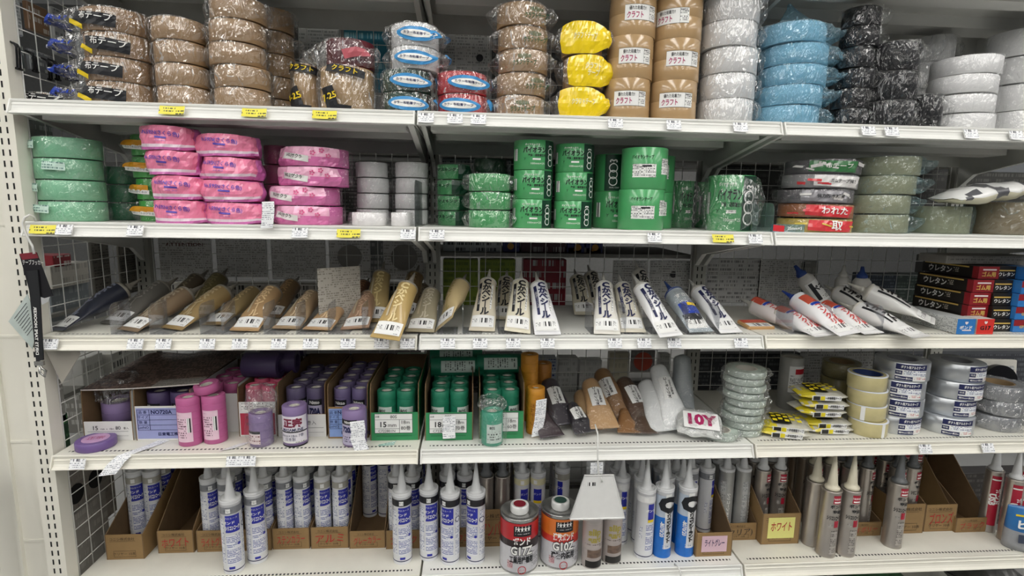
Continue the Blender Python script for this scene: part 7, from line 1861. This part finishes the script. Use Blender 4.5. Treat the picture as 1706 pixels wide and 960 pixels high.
# ================================================================ far side of the rack: goods seen through the mesh
YB_ = DEP + .05
back_grey = mat('rear_board', '#8c8b86', .5)
rb = MB(); rb.box(.003, .897, 0, .42, -.012, 0)
RB = rb.mesh('rear_board', back_grey)
RZ = [ZT - .02, Z[0] - .05, Z[1] - .05, Z[2] - .04, Z[3] - .03, Z[4] + .0]
for r, z in enumerate(RZ):
    for b in range(3):
        place('rear_shelf_board', RB, 'grey shelf board on the far side of the rack', 'shelf', (b * .9, DEP + .045, z), group='far side boards')
ZM = at_y(900, 421, YB_ + .03).z
place('rear_shelf_board', RB, 'shelf board on the far side under the navy boxes', 'shelf', (.9, DEP + .045, ZM), group=None)
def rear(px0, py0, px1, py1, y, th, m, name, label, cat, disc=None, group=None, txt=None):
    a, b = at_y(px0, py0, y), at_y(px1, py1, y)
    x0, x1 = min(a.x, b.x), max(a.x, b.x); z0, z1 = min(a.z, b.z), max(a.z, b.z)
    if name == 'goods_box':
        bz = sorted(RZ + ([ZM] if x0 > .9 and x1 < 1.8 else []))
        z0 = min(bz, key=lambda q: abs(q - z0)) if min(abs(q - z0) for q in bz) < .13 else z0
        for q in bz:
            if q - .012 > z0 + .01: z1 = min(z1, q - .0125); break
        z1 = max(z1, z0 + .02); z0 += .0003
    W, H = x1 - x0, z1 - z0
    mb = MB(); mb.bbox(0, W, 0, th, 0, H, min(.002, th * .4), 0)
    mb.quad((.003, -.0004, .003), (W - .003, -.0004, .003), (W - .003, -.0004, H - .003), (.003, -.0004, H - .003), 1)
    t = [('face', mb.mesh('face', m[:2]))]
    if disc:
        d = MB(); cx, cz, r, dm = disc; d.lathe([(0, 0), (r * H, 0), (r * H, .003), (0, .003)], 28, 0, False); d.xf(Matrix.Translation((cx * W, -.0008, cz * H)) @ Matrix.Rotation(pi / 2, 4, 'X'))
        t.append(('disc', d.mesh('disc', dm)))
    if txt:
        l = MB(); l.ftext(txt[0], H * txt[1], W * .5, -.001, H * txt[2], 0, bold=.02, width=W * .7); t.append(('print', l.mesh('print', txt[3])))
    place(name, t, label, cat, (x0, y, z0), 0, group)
YB = DEP + .05
def pale(c, k): return '#' + ''.join('%02x' % int(int(c[i:i+2], 16) * (1 - k) + 240 * k) for i in (1, 3, 5))
cardm = lambda n, c='#726e66', i='#4a4640', p=.007: (gm('c' + n, pale(c, .8)), gp('c' + n, pale(c, .8), pale(i, .5), p))
GR = 'cards hanging behind the mesh'
goldd = mat('gold_disc', '#c9922a', .4); blkd = mat('black_disc', '#26242a', .4); cold = mat('coral_disc', '#c2523e', .4)
# behind the top shelf
rear(496, 40, 566, 130, YB, .01, cardm('a', '#9ba09c', '#6e7470', .01), 'hang_card', 'pale grey card behind the mesh above the dark red tape', 'card', group=GR)
rear(572, 40, 648, 150, YB + .02, .05, (gm('teal', '#2f86a0'), gp('teal', '#2f86a0', '#8ec4d0', .03)), 'goods_box', 'teal blue box behind the mesh left of the white oval tapes', 'box')
rear(738, 46, 816, 118, YB, .01, cardm('b', '#8f8f8b', '#5c5c5a', .009), 'hang_card', 'grey card with black disc behind the mesh above the red tapes', 'card', disc=(.78, .3, .09, blkd), group=GR)
rear(120, 20, 260, 170, YB + .04, .04, (gm('tl', '#6b6f70'), gp('tl', '#6b6f70', '#94989a', .02)), 'goods_box', 'grey box behind the leftmost brown tapes', 'box')
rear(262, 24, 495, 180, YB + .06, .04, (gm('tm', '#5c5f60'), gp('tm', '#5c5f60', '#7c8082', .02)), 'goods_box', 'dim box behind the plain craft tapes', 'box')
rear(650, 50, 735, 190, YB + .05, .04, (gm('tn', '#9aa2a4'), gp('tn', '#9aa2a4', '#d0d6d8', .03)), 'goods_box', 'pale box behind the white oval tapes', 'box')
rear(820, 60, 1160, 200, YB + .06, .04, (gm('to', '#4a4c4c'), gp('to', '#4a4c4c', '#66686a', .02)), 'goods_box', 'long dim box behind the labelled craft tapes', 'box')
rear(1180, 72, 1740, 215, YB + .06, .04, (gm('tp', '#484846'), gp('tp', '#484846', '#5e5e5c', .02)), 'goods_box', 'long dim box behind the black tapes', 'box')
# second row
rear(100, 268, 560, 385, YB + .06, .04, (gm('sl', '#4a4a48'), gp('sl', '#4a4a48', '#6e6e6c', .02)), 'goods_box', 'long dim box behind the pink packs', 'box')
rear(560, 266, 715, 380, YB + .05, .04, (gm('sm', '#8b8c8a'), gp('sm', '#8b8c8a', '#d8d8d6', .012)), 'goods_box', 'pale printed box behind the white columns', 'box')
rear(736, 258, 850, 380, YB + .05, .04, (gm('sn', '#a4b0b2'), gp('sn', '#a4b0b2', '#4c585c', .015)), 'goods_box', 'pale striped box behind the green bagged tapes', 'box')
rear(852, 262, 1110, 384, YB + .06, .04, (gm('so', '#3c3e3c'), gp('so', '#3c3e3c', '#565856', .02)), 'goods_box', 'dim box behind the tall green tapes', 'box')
rear(1112, 270, 1160, 315, YB + .01, .03, (gm('sp', '#c2beb4'), gp('sp', '#b8a89e', '#b8362c', .012)), 'goods_box', 'white box with red lettering seen in the gap by the post', 'box', txt=('いいね', .3, .3, mat('red_lettering', '#b8301e', .5)))
rear(1190, 272, 1720, 388, YB + .06, .04, (gm('sq', '#42423f'), gp('sq', '#42423f', '#605f5c', .02)), 'goods_box', 'long dim box behind the mixed printed packs', 'box')
# third row: many printed cards
rear(262, 396, 356, 470, YB, .004, cardm('d', '#aaa59c', '#6e6962'), 'hang_card', 'grey printed card with a dark red heading behind the grey brown pouch', 'card', group=GR, txt=('ATTENTION', .1, .85, mat('dim_red_ink', '#5c2424', .5)))
rear(358, 396, 446, 462, YB, .004, cardm('e', '#a09b94', '#6e6962'), 'hang_card', 'grey printed card behind the khaki pouch', 'card', group=GR)
rear(450, 398, 544, 466, YB, .004, cardm('f', '#aaa59d', '#6e6962', .006), 'hang_card', 'grey printed card with a black rule behind the upright divider card', 'card', group=GR)
rear(547, 398, 618, 464, YB, .004, cardm('g', '#a39e97', '#78736c', .009), 'hang_card', 'grey card with round blister, left of two', 'card', disc=(.5, .55, .30, mat('blister_ring', '#8c8882', .3)), group=GR)
rear(638, 398, 716, 466, YB, .004, cardm('h', '#a8a39c', '#7c7770', .009), 'hang_card', 'grey card with round blister, right of two by the post', 'card', disc=(.45, .55, .32, mat('blister_ring', '#8c8882', .3)), group=GR)
rear(270, 470, 700, 500, YB + .10, .05, (gm('tr', '#b9b4aa'), gp('tr', '#b9b4aa', '#3c3a38', .03)), 'goods_box', 'row of pale boxes far behind the coloured pouches', 'box')
rear(615, 400, 648, 480, YB + .05, .03, (gm('ts', '#a7a9aa'), gp('ts', '#a7a9aa', '#e0e0e0', .02)), 'goods_box', 'pale strip between the two round blister cards', 'box')
olv = (gm('olive', '#84982e'), gp('olive', '#84982e', '#6c8026', .02))
rear(738, 432, 796, 492, YB + .03, .06, olv, 'goods_box', 'olive green box behind the mesh by the post', 'box', group='olive green boxes')
rear(800, 432, 858, 492, YB + .03, .06, olv, 'goods_box', 'olive green box behind the first lettered pouches', 'box', group='olive green boxes')
rear(738, 402, 836, 420, YB + .03, .05, (gm('wf', '#c0c6c8'), gp('wf', '#c0c6c8', '#30343a', .02)), 'goods_box', 'white box with dark figures above the olive boxes', 'box')
navy = (gm('nv', '#232a66'), gp('nv', '#232a66', '#3a4488', .02))
rear(838, 402, 866, 420, YB + .03, .05, navy, 'goods_box', 'navy box with gold disc above the olive box', 'box', disc=(.45, .55, .3, goldd), group='navy boxes with gold disc')
rear(945, 402, 974, 420, YB + .03, .05, navy, 'goods_box', 'navy box with gold disc, left of the pair', 'box', disc=(.6, .5, .3, goldd), group='navy boxes with gold disc')
rear(976, 402, 1004, 420, YB + .03, .05, navy, 'goods_box', 'navy box with gold disc, right of the pair', 'box', disc=(.55, .5, .3, goldd), group='navy boxes with gold disc')
rear(868, 404, 942, 420, YB + .03, .05, (gm('mr', '#4a1f28'), gp('mr', '#4a1f28', '#a8a4a4', .03)), 'goods_box', 'maroon box between the navy boxes', 'box')
rear(1008, 402, 1150, 424, YB + .03, .05, (gm('gx', '#77787a'), gp('gx', '#77787a', '#2e3032', .02)), 'goods_box', 'grey box with black marks right of the navy boxes', 'box')
rear(872, 432, 942, 500, YB + .03, .06, (gm('rd2', '#8a1f30'), gp('rd2', '#8a1f30', '#b8b4b4', .04)), 'goods_box', 'dark red box with pale band behind the white pouch standing alone', 'box')
rear(945, 432, 968, 466, YB + .03, .05, (gm('wy', '#8e8a84'), gp('wy', '#8e8a84', '#c9c6c0', .02)), 'goods_box', 'pale box with gold disc, left of two behind the middle tray', 'box', disc=(.5, .5, .22, goldd), group='pale boxes with gold disc')
rear(972, 432, 1000, 466, YB + .03, .05, (gm('wy', '#8e8a84'), gp('wy', '#8e8a84', '#c9c6c0', .02)), 'goods_box', 'pale box with gold disc, right of two behind the middle tray', 'box', disc=(.5, .5, .22, goldd), group='pale boxes with gold disc')
rear(1022, 434, 1076, 500, YB, .004, cardm('i', '#a5a19a', '#66625c', .008), 'hang_card', 'grey printed card behind the large white pouch', 'card', group=GR)
rear(1084, 434, 1150, 500, YB, .004, cardm('j', '#aaa69f', '#66625c', .008), 'hang_card', 'grey printed card with black dot left of the middle post', 'card', disc=(.55, .65, .08, blkd), group=GR)
rear(1180, 430, 1263, 505, YB, .004, cardm('k', '#94908b', '#3a3836', .014), 'hang_card', 'grey card with heavy black bars right of the middle post', 'card', group=GR)
rear(1265, 432, 1334, 520, YB, .004, cardm('l', '#a5a29c', '#6e6b66', .007), 'hang_card', 'grey printed card behind the tilted white bottle', 'card', group=GR)
rear(1335, 435, 1358, 500, YB, .02, (gm('wt', '#9a9a96'), gp('wt', '#9a9a96', '#b9b9b5', .03)), 'goods_box', 'white tube behind the bottles', 'box')
dbl = (gm('db', '#3a4654'), gp('db', '#3a4654', '#6a7480', .012))
rear(1420, 432, 1462, 452, YB + .02, .05, dbl, 'goods_box', 'dark blue grey box, upper left behind the black lettered pouches', 'box', group='dark blue grey boxes')
rear(1466, 432, 1506, 452, YB + .02, .05, dbl, 'goods_box', 'dark blue grey box, upper right behind the black lettered pouches', 'box', group='dark blue grey boxes')
rear(1436, 456, 1492, 500, YB + .01, .05, dbl, 'goods_box', 'dark blue grey box with print, behind the black lettered pouches', 'box', group='dark blue grey boxes')
rear(1496, 456, 1546, 505, YB + .01, .05, (gm('dg2', '#3c4a44'), gp('dg2', '#3c4a44', '#66746e', .012)), 'goods_box', 'dark green grey box left of the glue boxes', 'box')
rear(1545, 425, 1740, 500, YB + .06, .05, (gm('db3', '#4c4c4a'), gp('db3', '#4c4c4a', '#6e6e6c', .012)), 'goods_box', 'dim box behind the long black glue boxes', 'box')
rear(1180, 408, 1545, 428, YB + .13, .05, (gm('dp', '#5a5a58'), gp('dp', '#5a5a58', '#b0b0ae', .015)), 'goods_box', 'dim long box under the second shelf of the right bay', 'box')
# fourth row
rear(300, 590, 440, 650, YB + .05, .05, (gm('ua', '#8e8f8e'), gp('ua', '#8e8f8e', '#2e3032', .03)), 'goods_box', 'grey box with dark stripes behind the cardboard sheet', 'box')
rear(440, 590, 700, 660, YB + .06, .05, (gm('ub', '#5a5254'), gp('ub', '#5a5254', '#a89a9c', .03)), 'goods_box', 'dim box behind the big purple rolls', 'box')
rear(660, 592, 716, 620, YB + .02, .04, (gm('uc', '#9cc0a0'), gp('uc', '#9cc0a0', '#e0e8e0', .02)), 'goods_box', 'pale green box behind the 15 mm green carton', 'box')
rear(724, 590, 870, 660, YB + .06, .04, (gm('ud', '#3a403e'), gp('ud', '#3a403e', '#5a605e', .02)), 'goods_box', 'dark box behind the lying green bundles', 'box')
rear(896, 596, 926, 636, YB + .02, .04, (gm('ue', '#b9c2d0'), gp('ue', '#b9c2d0', '#3c4c8a', .012)), 'goods_box', 'white and blue box right of the ochre tape', 'box')
rear(930, 596, 962, 622, YB + .02, .04, (gm('uf', '#d4d4d2'), gp('uf', '#d4d4d2', '#b8b8b6', .02)), 'goods_box', 'white box behind the mesh above the tan pouches', 'box')
rear(966, 600, 1002, 626, YB + .02, .04, (gm('ug', '#d0cfcc'), gp('ug', '#d0cfcc', '#c0bfbc', .02)), 'goods_box', 'white box above the caramel pouch', 'box')
rear(926, 626, 1000, 634, YB + .07, .03, (gm('uh', '#1c1c1e'), gp('uh', '#1c1c1e', '#3a3a3c', .02)), 'goods_box', 'flat black box under the two white boxes', 'box')
rear(1016, 588, 1048, 618, YB + .02, .03, (gm('ui', '#d6cfb8'), gp('ui', '#d6cfb8', '#c6bfa8', .03)), 'goods_box', 'cream sheet behind the mesh left of the coral disc', 'box')
rear(1052, 584, 1090, 620, YB + .01, .006, (gm('uj', '#8f8a88'), gp('uj', '#8f8a88', '#a8a4a2', .02)), 'hang_card', 'card with a coral disc behind the mesh above the white pouches', 'card', disc=(.5, .5, .42, cold), group=GR)
rear(1100, 590, 1116, 604, YB + .02, .03, (gm('uk', '#cfcfca'), gp('uk', '#cfcfca', '#b0b0ac', .02)), 'goods_box', 'small white box right of the coral disc', 'box')
rear(900, 636, 1150, 690, YB + .08, .04, (gm('ul', '#5c5a58'), gp('ul', '#5c5a58', '#8a8886', .02)), 'goods_box', 'dim long box behind the flat pouches', 'box')
rear(1166, 590, 1330, 660, YB + .04, .04, (gm('um', '#3e4044'), gp('um', '#3e4044', '#66686c', .015)), 'goods_box', 'dark box behind the clear tape discs', 'box')
rear(1334, 586, 1450, 650, YB + .02, .004, cardm('n', '#85817a', '#55524d', .01), 'hang_card', 'dim printed card behind the yellow packs', 'card', group=GR)
rear(1454, 590, 1790, 650, YB + .05, .04, (gm('uo', '#3a3c42'), gp('uo', '#3a3c42', '#5e6066', .02)), 'goods_box', 'dark box behind the foil tapes', 'box')
rear(100, 600, 280, 720, YB + .10, .04, (gm('up', '#77756f'), gp('up', '#77756f', '#a5a39d', .03)), 'goods_box', 'grey box behind the white tape carton', 'box')
# lowest row: dark
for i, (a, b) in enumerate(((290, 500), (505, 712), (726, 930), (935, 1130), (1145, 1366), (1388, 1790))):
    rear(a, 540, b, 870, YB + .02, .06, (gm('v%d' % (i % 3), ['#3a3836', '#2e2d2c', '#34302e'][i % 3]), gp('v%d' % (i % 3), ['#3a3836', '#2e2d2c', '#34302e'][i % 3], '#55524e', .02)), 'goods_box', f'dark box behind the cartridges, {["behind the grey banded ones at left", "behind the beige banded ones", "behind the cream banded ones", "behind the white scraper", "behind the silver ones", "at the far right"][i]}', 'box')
# base shelf goods under the lowest shelf at the right
for px, c, t in ((1455, '#2a5a34', 'dark green bag under the lowest shelf'), (1640, '#4a4a48', 'grey bag under the lowest shelf at the right'), (1330, '#3c362e', 'brown bag under the lowest shelf')):
    s_ = soft_bag(.2, .16, .12, 0, px % 7, rough=.012)
    place('floor_bag', s_.mesh('bag', mat('floor_bag_' + c, c, .4, coat=.3, mottle=.2)), t, 'bag', (wx(px, .12, .16), .12, .172))
wl = MB(); wl.box(-4, 7, 4.9, 5, 0, 3.3); tag(obj('wall_rear', wl.mesh('wall', mat('store_wall', (.2, .2, .195), .8))), kind='structure')
